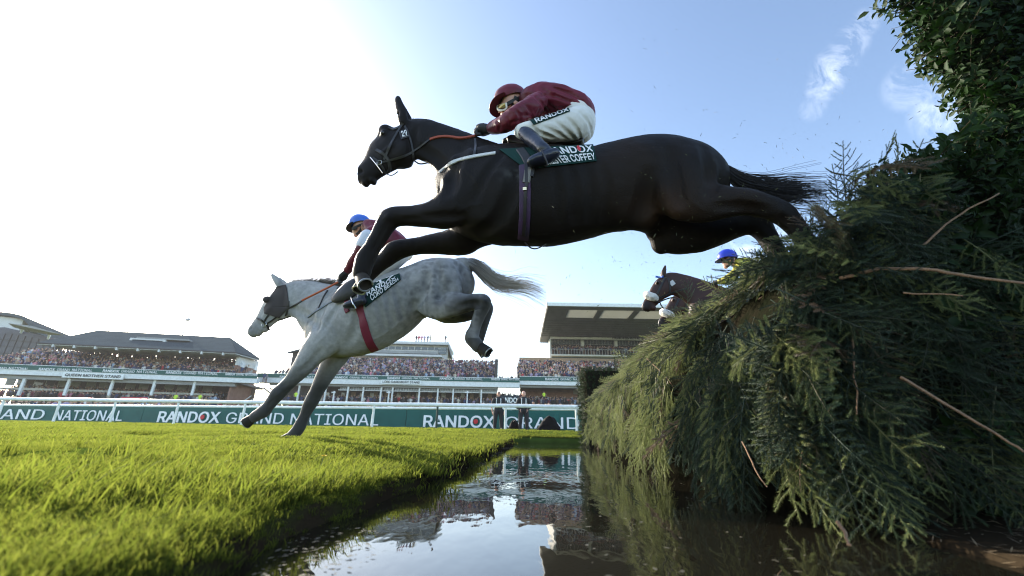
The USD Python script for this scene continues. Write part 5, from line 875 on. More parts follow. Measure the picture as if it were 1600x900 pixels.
# leather apron of the saddle standing off in front of the knee
fl = solid(J, [[(522, 468, 4.5, -.30, .5), (534, 461, 10.5, -.31, .4), (547, 452, 13, -.31, .4), (556, 443, 9, -.29, .4)]], .008, .02); prim('saddle_flap', fl, M_leather, tB, smooth=True)
hl = solid(J, [[(566, 349, 12.6, 0, .94), (560, 348.5, 12.6, 0, .92), (556, 349, 10.5, 0, .95)]], .007, .02, keep=True); hl.lump(.004, 18, 6); hm = hl.mesh()
up = J.loc(np.float64(560), np.float64(337), np.float64(0)) - J.loc(np.float64(564), np.float64(362), np.float64(0)); up /= np.linalg.norm(up); base = J.world(J.loc(np.float64(561), np.float64(353), np.float64(0))); upw = up @ J.M
hp = prim('helmet', trimesh.intersections.slice_mesh_plane(hm, upw, base, cap=False), M_blue, tK, smooth=True)
fw = J.loc(np.float64(541), np.float64(353), np.float64(0)) - J.loc(np.float64(561), np.float64(350), np.float64(0)); fw -= up * (fw @ up); fw /= np.linalg.norm(fw); fww = fw @ J.M; sd_ = np.cross(upw, fww); k_ = float(J.scale(560, 350, 0))
prim('peak', peak(base + upw * 1.0 * k_ - fww * 1.5 * k_, fww, upw, sd_, 13.4 * k_, 8.5 * k_), M_strapk, hp, smooth=50)
hd = solid(J, [[(564, 349, 9.5, 0, .95), (560, 356, 8.2, 0, .95), (557, 362, 5.8, 0, .9)]], .006, .01, keep=True)
prim('goggle_strap', hd.strap([(554, 355), (562, 352), (570, 349)], .026, .006, off=.006), M_strapk, tK); prim('goggle_lens', hd.strap([(550.5, 357.2), (554.5, 356.5), (558, 355.5)], .040, .010, off=.005), M_strapk, tK, smooth=True); prim('harness', hd.strap([(567, 349), (565, 357), (561, 363), (557, 366.5)], .03, .006, off=.004), M_strapk, tK); prim('harness_back', hd.strap([(563, 360), (568, 357), (572, 352)], .035, .01, off=.004), M_strapk, tK)
pm, at = br.patch([(585, 404), (607, 387), (611, 391), (589, 410)], 20, 8, .005, .005, .8); lb = prim('thigh_band', pm, M_clothg, bm, smooth=40); prim('lettering', wrap_text('RANDOX', at, .06, .96, .15, .85, .004), M_print, lb, smooth=False)

# ------------------------------------------------------------------ two bay horses and a rider coming up behind the fence
M_bay = mat('bay_coat', vcol=True, rough=0.45, spec=0.35, bump=0.25, bump_scale=90)
M_fleece = mat('sheepskin', (0.68, 0.66, 0.61), 0.95, vary=(0.55, 0.53, 0.48), scale=60, bump=1.0, bump_scale=120, sheen=0.4)
def bay_horse(S, dx, dy, label, h, cloth=True):
    b = Body(S, [-1.25, -2.0, -0.46], [2.35, 0.75, 0.46], h); o = lambda N: [(x[0] + dx, x[1] + dy) + tuple(x[2:]) for x in N]
    b.chain(o([(1098, 490, 18, 0, .62), (1112, 488, 30, 0, .64), (1140, 490, 38, 0, .72), (1172, 496, 37, 0, .78), (1205, 502, 33, 0, .8), (1235, 510, 35, 0, .76), (1254, 520, 26, 0, .65)]), 4, .05)
    b.chain(o([(1116, 472, 27, 0, .5), (1096, 462, 22, 0, .44), (1074, 450, 17.5, 0, .42), (1056, 444, 15, 0, .42), (1047, 441, 13, 0, .45)]), 4, .05)
    b.chain(o([(1042, 442, 11.5, 0, .45), (1036, 449, 13.5, 0, .46), (1028, 458, 11.5, 0, .46), (1020, 468, 8.6, 0, .5), (1013, 476, 7.2, 0, .58), (1010, 480, 6, 0, .7)]), 4, .03); b.ball(1040 + dx, 452 + dy, 12, 0, .5, .03); b.ball(1013 + dx, 484 + dy, 3, 0, 1.5, .012); b.ball(1021 + dx, 482 + dy, 4, 0, 1.4, .015)
    b.mir = True
    for s in (-1,):
        b.ball(1027 + dx, 441 + dy, 2.6, .075 * s, .8, .03); b.ball(1007 + dx, 477 + dy, 1.5, .05 * s, .7, .008, cut=True); b.chain(o([(1037, 430, 3.4, .05 * s, .8), (1037.5, 424, 3.4, .06 * s, .6), (1039, 418, 2.0, .06 * s, .6), (1039.8, 414.5, .8, .06 * s, .8)]), 3, .012)
        b.chain(o([(1122, 492, 20, .13 * s, .6), (1108, 512, 14, .15 * s, .7), (1088, 526, 8.5, .15 * s), (1066, 534, 6, .15 * s), (1054, 545, 6, .15 * s), (1056, 564, 4.4, .15 * s), (1060, 580, 5, .15 * s), (1054, 590, 4.4, .15 * s)]), 3, .03)
        b.chain(o([(1240, 512, 24, .12 * s, .62), (1236, 538, 20, .15 * s, .65), (1250, 562, 10, .16 * s), (1268, 582, 6.6, .16 * s), (1270, 606, 5, .16 * s), (1270, 632, 5.4, .16 * s), (1262, 646, 4.6, .16 * s)]), 3, .03)
    b.mir = False
    b.lump(.005, 9, 5); m = b.mesh(); p = project(m.vertices); q = (m.vertices - S.o) @ S.M.T; n = meshkit.fbm(q * 5, 3, 3)[:, None]; c = np.array([.036, .013, .008]) * (.6 + .8 * n); dark = (np.clip((1020 + dx - p[:, 0]) / 8, 0, 1) * (p[:, 1] > 470 + dy) + np.clip((p[:, 1] - 536 - dy) / 12, 0, 1))[:, None]; c = c * (1 - .8 * np.clip(dark, 0, 1))
    t = thing('horse', label, 'horse', S.world([0, -.4, 0])); prim('body', m, M_bay, t, smooth=True, col=c)
    s2 = lambda nm, pix, w, mm=M_leather, th=.006: prim(nm, b.strap(o(pix), w, th), mm, t, smooth=40)
    fz = solid(S, [o([(1013, 462, 5.2, -.06), (1019.5, 464, 5.6, -.07), (1025, 466, 4.0, -.06)]), o([(1013, 461, 5.2, .05), (1019, 462, 5.6, .06)]), o([(1012.5, 461.5, 5.4, -.05), (1011.5, 461, 5.4, 0), (1012.5, 461.5, 5.4, .05)])], .008, .02, keep=True); fz.lump(.012, 30, 3); prim('sheepskin_noseband', fz.mesh(), M_fleece, t, smooth=True)
    s2('bridle_cheekpiece', [(1040, 432), (1035, 442), (1029, 455), (1022, 468)], .03); s2('throat_strap', [(1044, 434), (1047, 448), (1046, 460)], .025); s2('rein', [(1022, 470), (1034, 464), (1052, 457), (1075, 450)], .025); s2('browband', [(1024, 432), (1030, 433), (1037, 432)], .03, M_blue)
    C, mm = free_band(S, o([(1024, 472, -.06), (1032, 471, -.05), (1042, 467, -.02), (1054, 464, 0)]), .01, .010); prim('martingale', mm, M_leather, t); C, mm = free_band(S, o([(1031, 471, -.05), (1033, 477, -.05), (1037, 482, -.04)]), .01, .009); prim('strap_end', mm, M_leather, t)
    prim('eye', bead(b, 1027.5 + dx, 440.5 + dy, .02, off=-.006), M_eye, t)
    if cloth: pm, at = b.patch(o([(1045, 441), (1051, 437), (1056, 443), (1050, 447.5)]), 8, 8, .005, .006, .5); prim('number_patch', pm, mat('grey_white_patch', (.5, .5, .5), .7), t, smooth=40)
    r = np.random.default_rng(int(dy) + 40); PP = spline(np.array(o([(1043, 430), (1066, 434), (1088, 441), (1106, 446)]), float), 10); i = r.integers(0, len(PP), 400); root = S.world(S.loc(PP[i, 0], PP[i, 1] + 1, r.normal(0, .012, 400))); prim('mane', hair(root, root + (S.U * .5 + S.V) * r.uniform(.015, .05, (400, 1)) + r.normal(0, .012, (400, 3)), r.normal(0, .005, (400, 3)), .0025, .001, 4), M_hairk, t, smooth=True)
    return t, b
SC = Side(1060, 460, 6.3, 10.0); SD = Side(1080, 495, 7.3, 10.0)
tC, bC = bay_horse(SC, 0, 0, 'bay horse with blue browband and white sheepskin noseband, its head showing over the fence', .015)
tD, bD = bay_horse(SD, 25, 27, 'bay horse lower down, only its white nosebanded face showing past the spruce', .018, cloth=False)
tL = thing('person', 'jockey with royal blue cap and dark goggles peering over the spruce fence', 'person', SC.world([.5, .2, 0])); J = SC
M_yel = mat('yellow_silk', (.45, .42, .05), .5, vary=(.36, .33, .04), scale=7, bump=.3, bump_scale=28); M_blue2 = mat('royal_blue_silk', (.018, .045, .46), .4, vary=(.012, .03, .36), scale=14, bump=.2, bump_scale=30)
torso = [(1154, 412, 8, 0, 1.5), (1164, 416, 11, 0, 1.8), (1176, 424, 12, 0, 1.6), (1188, 434, 11, 0, 1.5), (1194, 440, 10, 0, 1.5)]; arm = lambda s: [(1158, 415, 7, .15 * s), (1150, 426, 6.5, .2 * s), (1136, 436, 5.2, .17 * s), (1122, 441, 3.6, .08 * s)]; thigh = lambda s: [(1194, 444, 10, .09 * s), (1178, 452, 9, .16 * s), (1156, 456, 6.5, .22 * s)]; leg = lambda s: [(1156, 458, 6, .24 * s), (1164, 472, 6, .28 * s), (1172, 484, 4.4, .3 * s), (1160, 490, 4.2, .3 * s)]
hd_ = [[(1140, 402, 8, 0, .95), (1137, 408, 7, 0, .95), (1135, 413, 5, 0, .9)], [(1131.5, 409.5, 2.1, 0), (1130.3, 411.5, 1.6, 0)], [(1134, 417, 3.2, 0)], [(1131.5, 414.8, 1.4, 0, 1.6)], [(1143, 405, 2.2, -.062, .5)]]
bd = solid(J, hd_ + [[(1146, 411, 5, 0), (1155, 413, 6, 0)]] + [[x[:2] + (x[2] * .62, x[3] * .85) for x in torso]] + [[x[:2] + (x[2] * .6, x[3]) for x in f(s)] for f in (arm, thigh, leg) for s in (-1, 1)], .008, .012); prim('body', bd, M_skin, tL, smooth=True)
jk = solid(J, [torso, arm(-1), arm(1)], .012, .022, keep=True); jk.lump(.010, 9.0, 3); prim('jacket', jk.mesh(), M_yel, tL, smooth=True); prim('breeches', solid(J, [thigh(-1), thigh(1)], .014, .02), M_breech, tL, smooth=True)
for s in (-1, 1): prim('boot', solid(J, [leg(s)], .011, .012, grow=.01), M_boot, tL, smooth=True); prim('glove', solid(J, [[(1121, 441, 3.6, .07 * s, 1.4), (1117, 443, 3.4, .05 * s, 1.6)]] + [[(1117, 441 + .8 * q, 1.3, (.05 + (q - 1.5) * .02) * s), (1113, 443 + .5 * q, 1.3, (.05 + (q - 1.5) * .02) * s), (1114, 447, 1.2, (.05 + (q - 1.5) * .02) * s)] for q in range(4)] + [[(1120, 439, 1.5, .02 * s), (1115, 439.5, 1.3, .015 * s)]], .006, .006), M_glove, tL, smooth=True)
hl = solid(J, [[(1140, 401.5, 11, 0, .94), (1135, 401, 11, 0, .92), (1131, 402, 9, 0, .95)]], .008, .02); up = J.loc(np.float64(1134), np.float64(390), np.float64(0)) - J.loc(np.float64(1139), np.float64(413), np.float64(0)); up /= np.linalg.norm(up); base = J.world(J.loc(np.float64(1137), np.float64(405), np.float64(0))); upw = up @ J.M
hp = prim('helmet', trimesh.intersections.slice_mesh_plane(hl, upw, base, cap=False), M_blue2, tL, smooth=True); fw = J.loc(np.float64(1116), np.float64(409), np.float64(0)) - J.loc(np.float64(1137), np.float64(402), np.float64(0)); fw -= up * (fw @ up); fw /= np.linalg.norm(fw); fww = fw @ J.M; sd_ = np.cross(upw, fww); k_ = float(J.scale(1137, 402, 0))
prim('peak', peak(base + upw * k_ - fww * 1.5 * k_, fww, upw, sd_, 11.5 * k_, 9 * k_), M_blue2, hp, smooth=50)
hb_ = solid(J, hd_[:1], .008, .01, keep=True); prim('goggle_lens', hb_.strap([(1128.5, 408), (1133, 408), (1137, 406.5)], .05, .012, off=.005), M_strapk, tL, smooth=True); prim('goggle_strap', hb_.strap([(1134, 407), (1141, 404.5), (1147, 402)], .03, .008, off=.006), M_strapk, tL); prim('harness', hb_.strap([(1145, 402), (1144, 409), (1139, 415), (1135, 417)], .035, .008, off=.004), M_strapk, tL)
# ------------------------------------------------------------------ the spruce fence
def needle_mesh(twigs, spacing, length, width, r, flat=0.5):
    """Needles round each twig: (start, end) pairs of points -> thin triangles, brushed forward."""
    V, C = [], []
    for a, b, l_ in twigs:
        e = b - a; L = np.linalg.norm(e)
        if L < 1e-4: continue
        e = e / L; n = max(3, int(L / spacing)); t = (np.arange(n) + r.random(n)) / n; fr = frames(e[None])[0]; ph = r.uniform(0, 2 * math.pi, n); rad = np.cos(ph)[:, None] * fr[:, 0] + np.sin(ph)[:, None] * fr[:, 1] * flat
        d = rad + e * r.uniform(.45, .85, (n, 1)); d /= np.linalg.norm(d, axis=1, keepdims=True); p = a + e * (L * t)[:, None]; s = np.cross(d, e); s /= np.maximum(np.linalg.norm(s, axis=1, keepdims=True), 1e-6); ln = (length * l_ * r.uniform(.75, 1.15, n) * np.clip(1.25 - t * .5, .5, 1.1))[:, None]
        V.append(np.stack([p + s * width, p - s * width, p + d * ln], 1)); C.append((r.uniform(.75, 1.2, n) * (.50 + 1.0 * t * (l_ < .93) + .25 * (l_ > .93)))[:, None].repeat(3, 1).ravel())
    v = np.concatenate(V).reshape(-1, 3); return v, np.arange(len(v)).reshape(-1, 3), np.concatenate(C)
def spruce_branch(seed, L=.55, sides=16, spacing=.0008, nl=.0185, nw=.00125, droop=.10):
    """A cut bough: a curved stem with twigs set apart on either side, each twig thick with short needles."""
    r = np.random.default_rng(seed); stem = lambda t: np.array([droop * L * t * t * 2 - .02 * L * t, .05 * L * math.sin(t * 3 + seed), L * t]); tw, tubes = [], []
    n = 9; S = np.array([stem(t) for t in np.linspace(0, 1, n)]); tubes.append(tube(S, np.linspace(.0050, .0012, n), 5, cap=False))
    for i in range(2, n - 1): tw.append((S[i], S[i + 1], 1.0 if i < n - 2 else .95))
    for k in range(sides):
        t = .10 + .86 * k / sides + r.normal(0, .012); a = stem(t); sgn = 1 if k % 2 else -1; ln = (.155 * (1 - t) ** .6 + .045) * r.uniform(.7, 1.2); d = np.array([r.normal(.10, .14), sgn * .72, .66 + r.normal(0, .10)]); d /= np.linalg.norm(d)
        m = a + d * ln * .5; b = a + d * ln + np.array([droop * ln * 1.0, 0, .14 * ln]); tw += [(a + d * .01, m, .95), (m, b, .9)]; tubes.append(tube([a, m, b], [.0018, .0014, .0008], 3, cap=False))
        if ln > .12 and r.random() < .7: q = r.choice([-1, 1]); c = m + (np.array([r.normal(0, .15), sgn * .35, .6]) + np.array([0, q * .55, 0])) * ln * .42; tw.append((m, c, .85))
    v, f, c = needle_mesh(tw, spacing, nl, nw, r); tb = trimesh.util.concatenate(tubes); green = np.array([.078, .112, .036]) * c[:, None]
    mesh = trimesh.Trimesh(np.vstack([v, tb.vertices]), np.vstack([f, tb.faces + len(v)]), process=False); return mesh, np.vstack([green, np.tile([.11, .07, .04], (len(tb.vertices), 1))])
def needles_look(name, rand, fac, trans, rough=.45, spec=.45, least=0.0):
    n = {'a': ('attribute', {'attribute': 'col'}), 'oi': ('object_info', {}), 'f': ('math', {'math_type': 'multiply_add', 'value2': fac, 'value3': least}), 'm': ('mix_color', {'b': rand}), 'p': ('principled_bsdf', {'roughness': rough, 'specular_ior_level': spec}), 't': ('translucent_bsdf', {}), 'mx': ('mix_closure', {'fac': trans})}
    return usdkit.material(stage, '/World/Looks/' + name, n, [('oi.random', 'f.value1'), ('f.value', 'm.fac'), ('a.color', 'm.a'), ('m.result', 'p.base_color'), ('m.result', 't.color'), ('p.BSDF', 'mx.closure1'), ('t.BSDF', 'mx.closure2')], surface='mx.closure')
M_needle = needles_look('spruce_needles', (.29, .325, .13), .65, .38, .5, .4, .30); M_needle2 = needles_look('shade_toned_spruce_needles', (.040, .064, .046), .5, .15, .6, .25, .5)  # bluish dark copy holds painted shade; the pale one stands for sunlit needles
M_needle3 = needles_look('dry_spruce_needles', (.17, .115, .08), .95, .1)
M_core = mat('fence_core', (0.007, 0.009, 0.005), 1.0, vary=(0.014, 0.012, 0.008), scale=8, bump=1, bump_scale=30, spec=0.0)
M_twig = mat('bare_twig', (0.22, 0.125, 0.065), 0.8, vary=(0.14, 0.085, 0.05), scale=40, bump=.6, bump_scale=150)
PROF = np.array([[0.02, -.05], [-.03, .18], [-.02, .45], [.06, .80], [.24, 1.20], [.46, 1.50], [.70, 1.60], [1.0, 1.52], [1.35, 1.0], [1.5, .2]])
Y0, Y1 = 1.55, 12.4
def fence_pt(u, y, inset=0.0):
    """u 0..1 along the cross-section, from the ditch over the crest to the take-off side; the ends close towards the middle."""
    u, y = np.broadcast_arrays(np.asarray(u, float), np.asarray(y, float)); k = u * (len(PROF) - 1); dx, z = np.interp(k, np.arange(len(PROF)), PROF[:, 0]), np.interp(k, np.arange(len(PROF)), PROF[:, 1]); wob = meshkit.fbm(np.stack([y * 1.6, u * 4, y * 0], -1), 3, 21) - .5
    ns = np.clip((y - Y0) / .55, 0, 1); e = np.sqrt(np.clip(1 - (1 - ns) ** 2, 0, 1)); lift = (1 + .03 * np.sin(y * 1.3)) * (1.01 - .155 * np.clip((4.6 - y) / 1.7, 0, 1)); x = right_edge(y) + .62 + (dx - .62) * (.35 + .65 * e) - .18 * wob
    return np.stack([x + inset * (1 - 2 * np.clip(u, 0, 1)), y, np.where(z > 0, z * lift * (.80 + .2 * e) + .14 * wob * (z > .5), z) - inset * .8 * np.clip(z, 0, 1)], -1)
tF = thing('spruce_fence', 'steeplechase fence dressed with drooping cut spruce branches along the water ditch', 'fence', [right_edge(6.5) + .5, 6.5, 0])
uu, yy = np.meshgrid(np.linspace(0, 1, 26), np.concatenate([np.linspace(Y0 + .12, 3, 16), np.linspace(3.2, Y1, 36)]), indexing='ij'); CPT = fence_pt(uu, yy, .20); nu, ny = uu.shape
i, j = np.meshgrid(np.arange(nu - 1), np.arange(ny - 1), indexing='ij'); a = (i * ny + j).ravel(); f = [np.stack([a, a + ny, a + ny + 1], 1), np.stack([a, a + ny + 1, a + 1], 1)]
for e in (0, ny - 1): f.append(np.array([[q * ny + e, (q + 1) * ny + e, (nu - 2 - q) * ny + e] for q in range(nu // 2 - 1)] + [[(q + 1) * ny + e, (nu - 3 - q) * ny + e, (nu - 2 - q) * ny + e] for q in range(nu // 2 - 2)]))
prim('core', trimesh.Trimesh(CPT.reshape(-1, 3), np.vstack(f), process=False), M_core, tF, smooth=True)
r = np.random.default_rng(77)
def spread(n, y0, y1, u0, u1, power=1.0):
    y = y0 + (y1 - y0) * r.random(n) ** power; u = r.uniform(u0, u1, n); p = fence_pt(u, y); du, dy = fence_pt(u + .01, y) - fence_pt(u - .01, y), fence_pt(u, y + .02) - fence_pt(u, y - .02); nn = np.cross(dy, du); nn /= np.linalg.norm(nn, axis=1, keepdims=True)
    nn = np.where((nn[:, :1] * -1 > 0) | (u[:, None] > .5), nn, -nn); nn = np.where((u[:, None] < .45) & (nn[:, :1] > 0), -nn, nn); nn = np.where((u[:, None] >= .45) & (nn[:, 2:] < 0), -nn, nn); down = -du / np.linalg.norm(du, axis=1, keepdims=True); return p, u, y, nn, down
pos, ax, sc, up_ = [], [], [], []
for n, y0, y1, u0, u1 in ((1350, 2.0, Y1, .20, .54), (300, 2.0, Y1, .50, .70), (110, 2.0, Y1, .7, .95), (380, Y0 + .04, 2.4, .2, .55), (620, 2.0, 4.8, .15, .54), (650, 4.0, Y1, .12, .52)):
    p, u, y, nn, down = spread(n, y0, y1, u0, u1, 1.15); k = len(p); crest = np.clip((u - .38) / .14, 0, 1)[:, None]; near = np.clip((3.2 - y) / 1.6, 0, 1)[:, None]
    along = np.zeros((k, 3)); along[:, 1] = -1; swirl = r.normal(0, 1, (k, 3)) * (.13 + .10 * near + .45 * (r.random((k, 1)) < .22))
    hang = np.stack([r.normal(-.05, .10, k), r.normal(-.05, .12, k), np.full(k, -1.0)], 1); a_ = (hang * .85 + down * .2 + nn * .22) * (1 - crest) + crest * (nn * .45 + np.array([-.6, 0, -.05]) + down * .5) + swirl + along * near * r.uniform(0, .6, (k, 1)); a_ /= np.linalg.norm(a_, axis=1, keepdims=True)
    clump = meshkit.fbm(np.stack([y * 2.6, u * 9, y * 0 + 3], 1), 2, 61); ok = (clump + r.normal(0, .05, k) > .43) | (u > .5); p, nn, a_, u, near, k = p[ok], nn[ok], a_[ok], u[ok], near[ok], int(ok.sum())
    pos.append(p - a_ * .10 + nn * (r.uniform(-.06, .02, (k, 1)) + .12 * (clump[ok][:, None] - .5))); ax.append(a_); sc.append(r.uniform(.6, 1.1, k) * np.where(u > .5, .75, 1.0) * np.where(p[:, 1] > 4, .72, .80)); up_.append(nn)
# the near end of the fence, facing the ditch corner
k = 330; xx = 1.10 + r.uniform(0, .98, k); zz = .22 + r.random(k) * np.clip(.50 + 1.5 * (xx - 1.10), .4, 1.3); p = np.stack([xx, Y0 + .10 + .25 * np.abs(xx - 1.65) ** 2 + r.normal(0, .03, k), zz], 1); a_ = np.stack([r.normal(-.15, .45, k), r.normal(-.45, .25, k), r.normal(-.62, .35, k)], 1); a_ /= np.linalg.norm(a_, axis=1, keepdims=True)
pos.append(p - a_ * .08); ax.append(a_); sc.append(r.uniform(.45, .80, k)); up_.append(np.tile([-.4, -.9, .1], (k, 1)))
pos, ax, sc, up_ = np.vstack(pos), np.vstack(ax), np.concatenate(sc), np.vstack(up_)
X_ = up_ - ax * (up_ * ax).sum(1, keepdims=True); X_ = -X_ / np.maximum(np.linalg.norm(X_, axis=1, keepdims=True), 1e-6); th = r.normal(0, .45, len(X_)); Yv = np.cross(ax, X_); X_ = X_ * np.cos(th)[:, None] + Yv * np.sin(th)[:, None]; RB_ = np.stack([X_, np.cross(ax, X_), ax], 2)
protos = [spruce_branch(s, L, n) for s, L, n in ((1, .55, 16), (2, .46, 13), (3, .64, 19), (4, .38, 10))]
pj = project(pos); dist = np.linalg.norm(pos - EYE, axis=1); seen = (pj[:, 0] > 880) & (pj[:, 0] < 1640) & (pj[:, 1] > 200) & (pj[:, 1] < 900) & (pos[:, 2] > .0)
big = np.flatnonzero(seen)[np.argsort(dist[seen])[:200]]; rest = np.setdiff1d(np.arange(len(pos)), big); which = r.integers(0, 4, len(pos)); blue = (r.random(len(pos)) < .25 + .5 * (pos[:, 1] < 3.2)).astype(int); blue[r.random(len(pos)) < .07] = 2  # more shade-coloured needles near the camera, to darken that end; a few dry
srcs = []
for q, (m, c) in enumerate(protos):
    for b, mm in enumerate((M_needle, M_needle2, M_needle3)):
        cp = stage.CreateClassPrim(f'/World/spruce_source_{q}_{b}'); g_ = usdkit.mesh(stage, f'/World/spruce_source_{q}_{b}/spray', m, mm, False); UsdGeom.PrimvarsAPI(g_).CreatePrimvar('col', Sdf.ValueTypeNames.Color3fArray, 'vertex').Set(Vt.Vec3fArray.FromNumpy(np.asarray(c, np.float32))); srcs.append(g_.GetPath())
def part_copy(src, name, parent, R, p, s, label=None):
    base = np.array(UsdGeom.XformCache().GetLocalToWorldTransform(parent)).T[:3, 3]; m = UsdGeom.Mesh.Define(stage, numbered(_p(parent), name)); m.GetPrim().GetReferences().AddInternalReference(src)
    T = np.eye(4); T[:3, :3] = (R * s).T; T[3, :3] = p - base; m.AddTransformOp().Set(Gf.Matrix4d(T.tolist())); return tag(m.GetPrim(), label)
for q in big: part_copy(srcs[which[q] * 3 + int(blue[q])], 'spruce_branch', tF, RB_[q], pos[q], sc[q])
base = np.array([right_edge(6.5) + .5, 6.5, 0])
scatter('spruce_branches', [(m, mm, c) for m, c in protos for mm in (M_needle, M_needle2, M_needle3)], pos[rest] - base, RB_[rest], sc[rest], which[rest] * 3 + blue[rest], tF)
# sprigs standing up against the sky over the crest, and bare stems
for px, py, qx, qy, y, s in ((1322, 335, 1335, 228, 2.0, 1.0), (1300, 350, 1318, 262, 2.1, .8), (1372, 300, 1378, 215, 1.9, .75), (1388, 300, 1452, 232, 1.9, .9), (1400, 268, 1412, 212, 1.9, .6), (1345, 300, 1395, 262, 2.0, .7), (1235, 378, 1222, 338, 2.6, .7), (1258, 388, 1244, 335, 2.45, .7), (1280, 372, 1290, 320, 2.35, .7), (1215, 402, 1206, 362, 2.8, .7), (1262, 372, 1275, 330, 2.4, .7), (1075, 480, 1080, 440, 4.6, .8), (1240, 370, 1262, 335, 2.5, .7), (1290, 335, 1275, 300, 2.2, .6), (962, 580, 958, 545, 7.5, .9), (1055, 500, 1046, 476, 5, .8)):
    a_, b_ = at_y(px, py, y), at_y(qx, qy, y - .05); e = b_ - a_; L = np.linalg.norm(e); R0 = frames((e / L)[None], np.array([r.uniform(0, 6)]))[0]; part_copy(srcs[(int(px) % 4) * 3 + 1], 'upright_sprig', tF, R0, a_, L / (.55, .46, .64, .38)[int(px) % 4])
for pts, rr in (([(1312, 436, 1.75), (1370, 420, 1.66), (1450, 420, 1.56), (1530, 430, 1.5), (1605, 441, 1.45)], .008), ([(1185, 468, 2.45), (1215, 440, 2.4), (1245, 405, 2.38), (1278, 381, 2.35)], .0065), ([(1195, 466, 2.42), (1240, 470, 2.35), (1290, 475, 2.3)], .003), ([(1320, 348, 2.0), (1362, 305, 1.92), (1400, 272, 1.88)], .005), ([(1170, 605, 2.1), (1230, 665, 1.95), (1290, 720, 1.82), (1340, 745, 1.75)], .0045), ([(1405, 590, 1.6), (1470, 625, 1.55), (1545, 665, 1.5), (1600, 700, 1.46)], .0055),
               ([(1160, 690, 1.95), (1185, 740, 1.85), (1200, 762, 1.82)], .003), ([(1410, 458, 1.6), (1500, 460, 1.52)], .0035), ([(1335, 520, 1.72), (1338, 590, 1.68), (1345, 650, 1.66)], .004), ([(1010, 560, 3.9), (1050, 600, 3.6), (1075, 660, 3.4)], .004), ([(1310, 815, 1.42), (1325, 840, 1.4), (1332, 858, 1.38)], .005), ([(1440, 385, 1.7), (1485, 340, 1.66), (1560, 300, 1.6)], .005)):
    P = np.array([at_y(a_, b_, c_ - .16) for a_, b_, c_ in pts]); P = spline(P, 5); P = P + np.cumsum(r.normal(0, .0022, P.shape), 0); prim('bare_branch', tube(P, np.linspace(rr, rr * .55, len(P)), 7), M_twig, tF, smooth=True)

# ------------------------------------------------------------------ leafy wing hedge at the near end, clipped hedge at the far end
def leaf_spray(seed, n=13, size=.046, L=.18):
    r = np.random.default_rng(seed); V, Fc, C = [], [], []; k = 0
    for q in range(n):
        t = q / n; p = np.array([0, 0, L * t]) + r.normal(0, .004, 3); an = q * 2.4 + r.normal(0, .3); d = np.array([math.cos(an), math.sin(an), r.uniform(.1, .9)]); d /= np.linalg.norm(d); s = np.cross(d, [0, 0, 1.0]); s /= np.linalg.norm(s); nn = np.cross(s, d); z = size * r.uniform(.65, 1.2); fold = .22 * z
        a = p + d * .25 * z; pts = [a, a + d * z * .35 + s * z * .27 + nn * fold * .6, a + d * z * .75 + s * z * .2 + nn * fold * .5, a + d * z * 1.1 - nn * .1 * z, a + d * z * .75 - s * z * .2 + nn * fold * .5, a + d * z * .35 - s * z * .27 + nn * fold * .6, a + d * z * .55]
        V += pts; Fc += [[k, k + 1, k + 6], [k + 1, k + 2, k + 6], [k + 2, k + 3, k + 6], [k + 3, k + 4, k + 6], [k + 4, k + 5, k + 6], [k + 5, k, k + 6]]; C += [r.uniform(.65, 1.3)] * 7; k += 7
    st = tube([[0, 0, -.06], [.004, 0, L * .5], [0, .003, L]], [.002, .0016, .001], 4, cap=False); m = trimesh.Trimesh(np.vstack([np.array(V), st.vertices]), np.vstack([np.array(Fc), st.faces + len(V)]), process=False)
    return m, np.vstack([np.array(C)[:, None] * np.array([.008, .026, .0035]), np.tile([.05, .035, .02], (len(st.vertices), 1))])
M_leaf = needles_look('hedge_leaves', (.011, .026, .004), .6, .18, .6, .2)
ctrl = [(1395, 0), (1396, 0), (1426, 50), (1480, 92), (1522, 180), (1500, 205), (1450, 232), (1400, 258), (1340, 300), (1305, 325)]
YW = 1.78; cpts = np.array([at_y(a, b, YW) for a, b in ctrl[1:]]); order = np.argsort(cpts[:, 2])
def xmin(z): return np.interp(z, cpts[order, 2], cpts[order, 0]) + .14
tW = thing('leafy_hedge', 'tall dark broad-leaved hedge forming the near wing of the fence, top right corner', 'hedge', [2.3, YW + .4, 0])
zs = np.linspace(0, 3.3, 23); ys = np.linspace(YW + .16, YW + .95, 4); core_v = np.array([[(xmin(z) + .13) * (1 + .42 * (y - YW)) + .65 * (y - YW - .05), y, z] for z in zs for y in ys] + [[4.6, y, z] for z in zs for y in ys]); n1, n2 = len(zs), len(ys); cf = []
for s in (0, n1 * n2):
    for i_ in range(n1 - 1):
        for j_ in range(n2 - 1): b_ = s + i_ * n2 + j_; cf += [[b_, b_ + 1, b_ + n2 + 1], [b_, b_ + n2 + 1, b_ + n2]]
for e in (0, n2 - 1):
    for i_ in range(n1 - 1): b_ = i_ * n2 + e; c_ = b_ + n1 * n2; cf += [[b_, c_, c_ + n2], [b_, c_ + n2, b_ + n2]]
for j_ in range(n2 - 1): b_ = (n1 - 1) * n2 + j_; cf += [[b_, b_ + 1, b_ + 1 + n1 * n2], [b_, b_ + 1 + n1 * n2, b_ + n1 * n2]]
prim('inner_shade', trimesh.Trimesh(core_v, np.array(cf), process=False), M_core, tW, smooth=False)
k = 2600; z = r.uniform(.0, 3.05, k); x = xmin(z) + r.random(k) ** 1.3 * 1.9 + r.normal(.02, .03, k); fr_ = np.stack([x, YW + r.normal(.06, .05, k), z], 1); a1 = np.stack([r.normal(-.15, .5, k), r.normal(-.75, .35, k), r.normal(.15, .5, k)], 1)
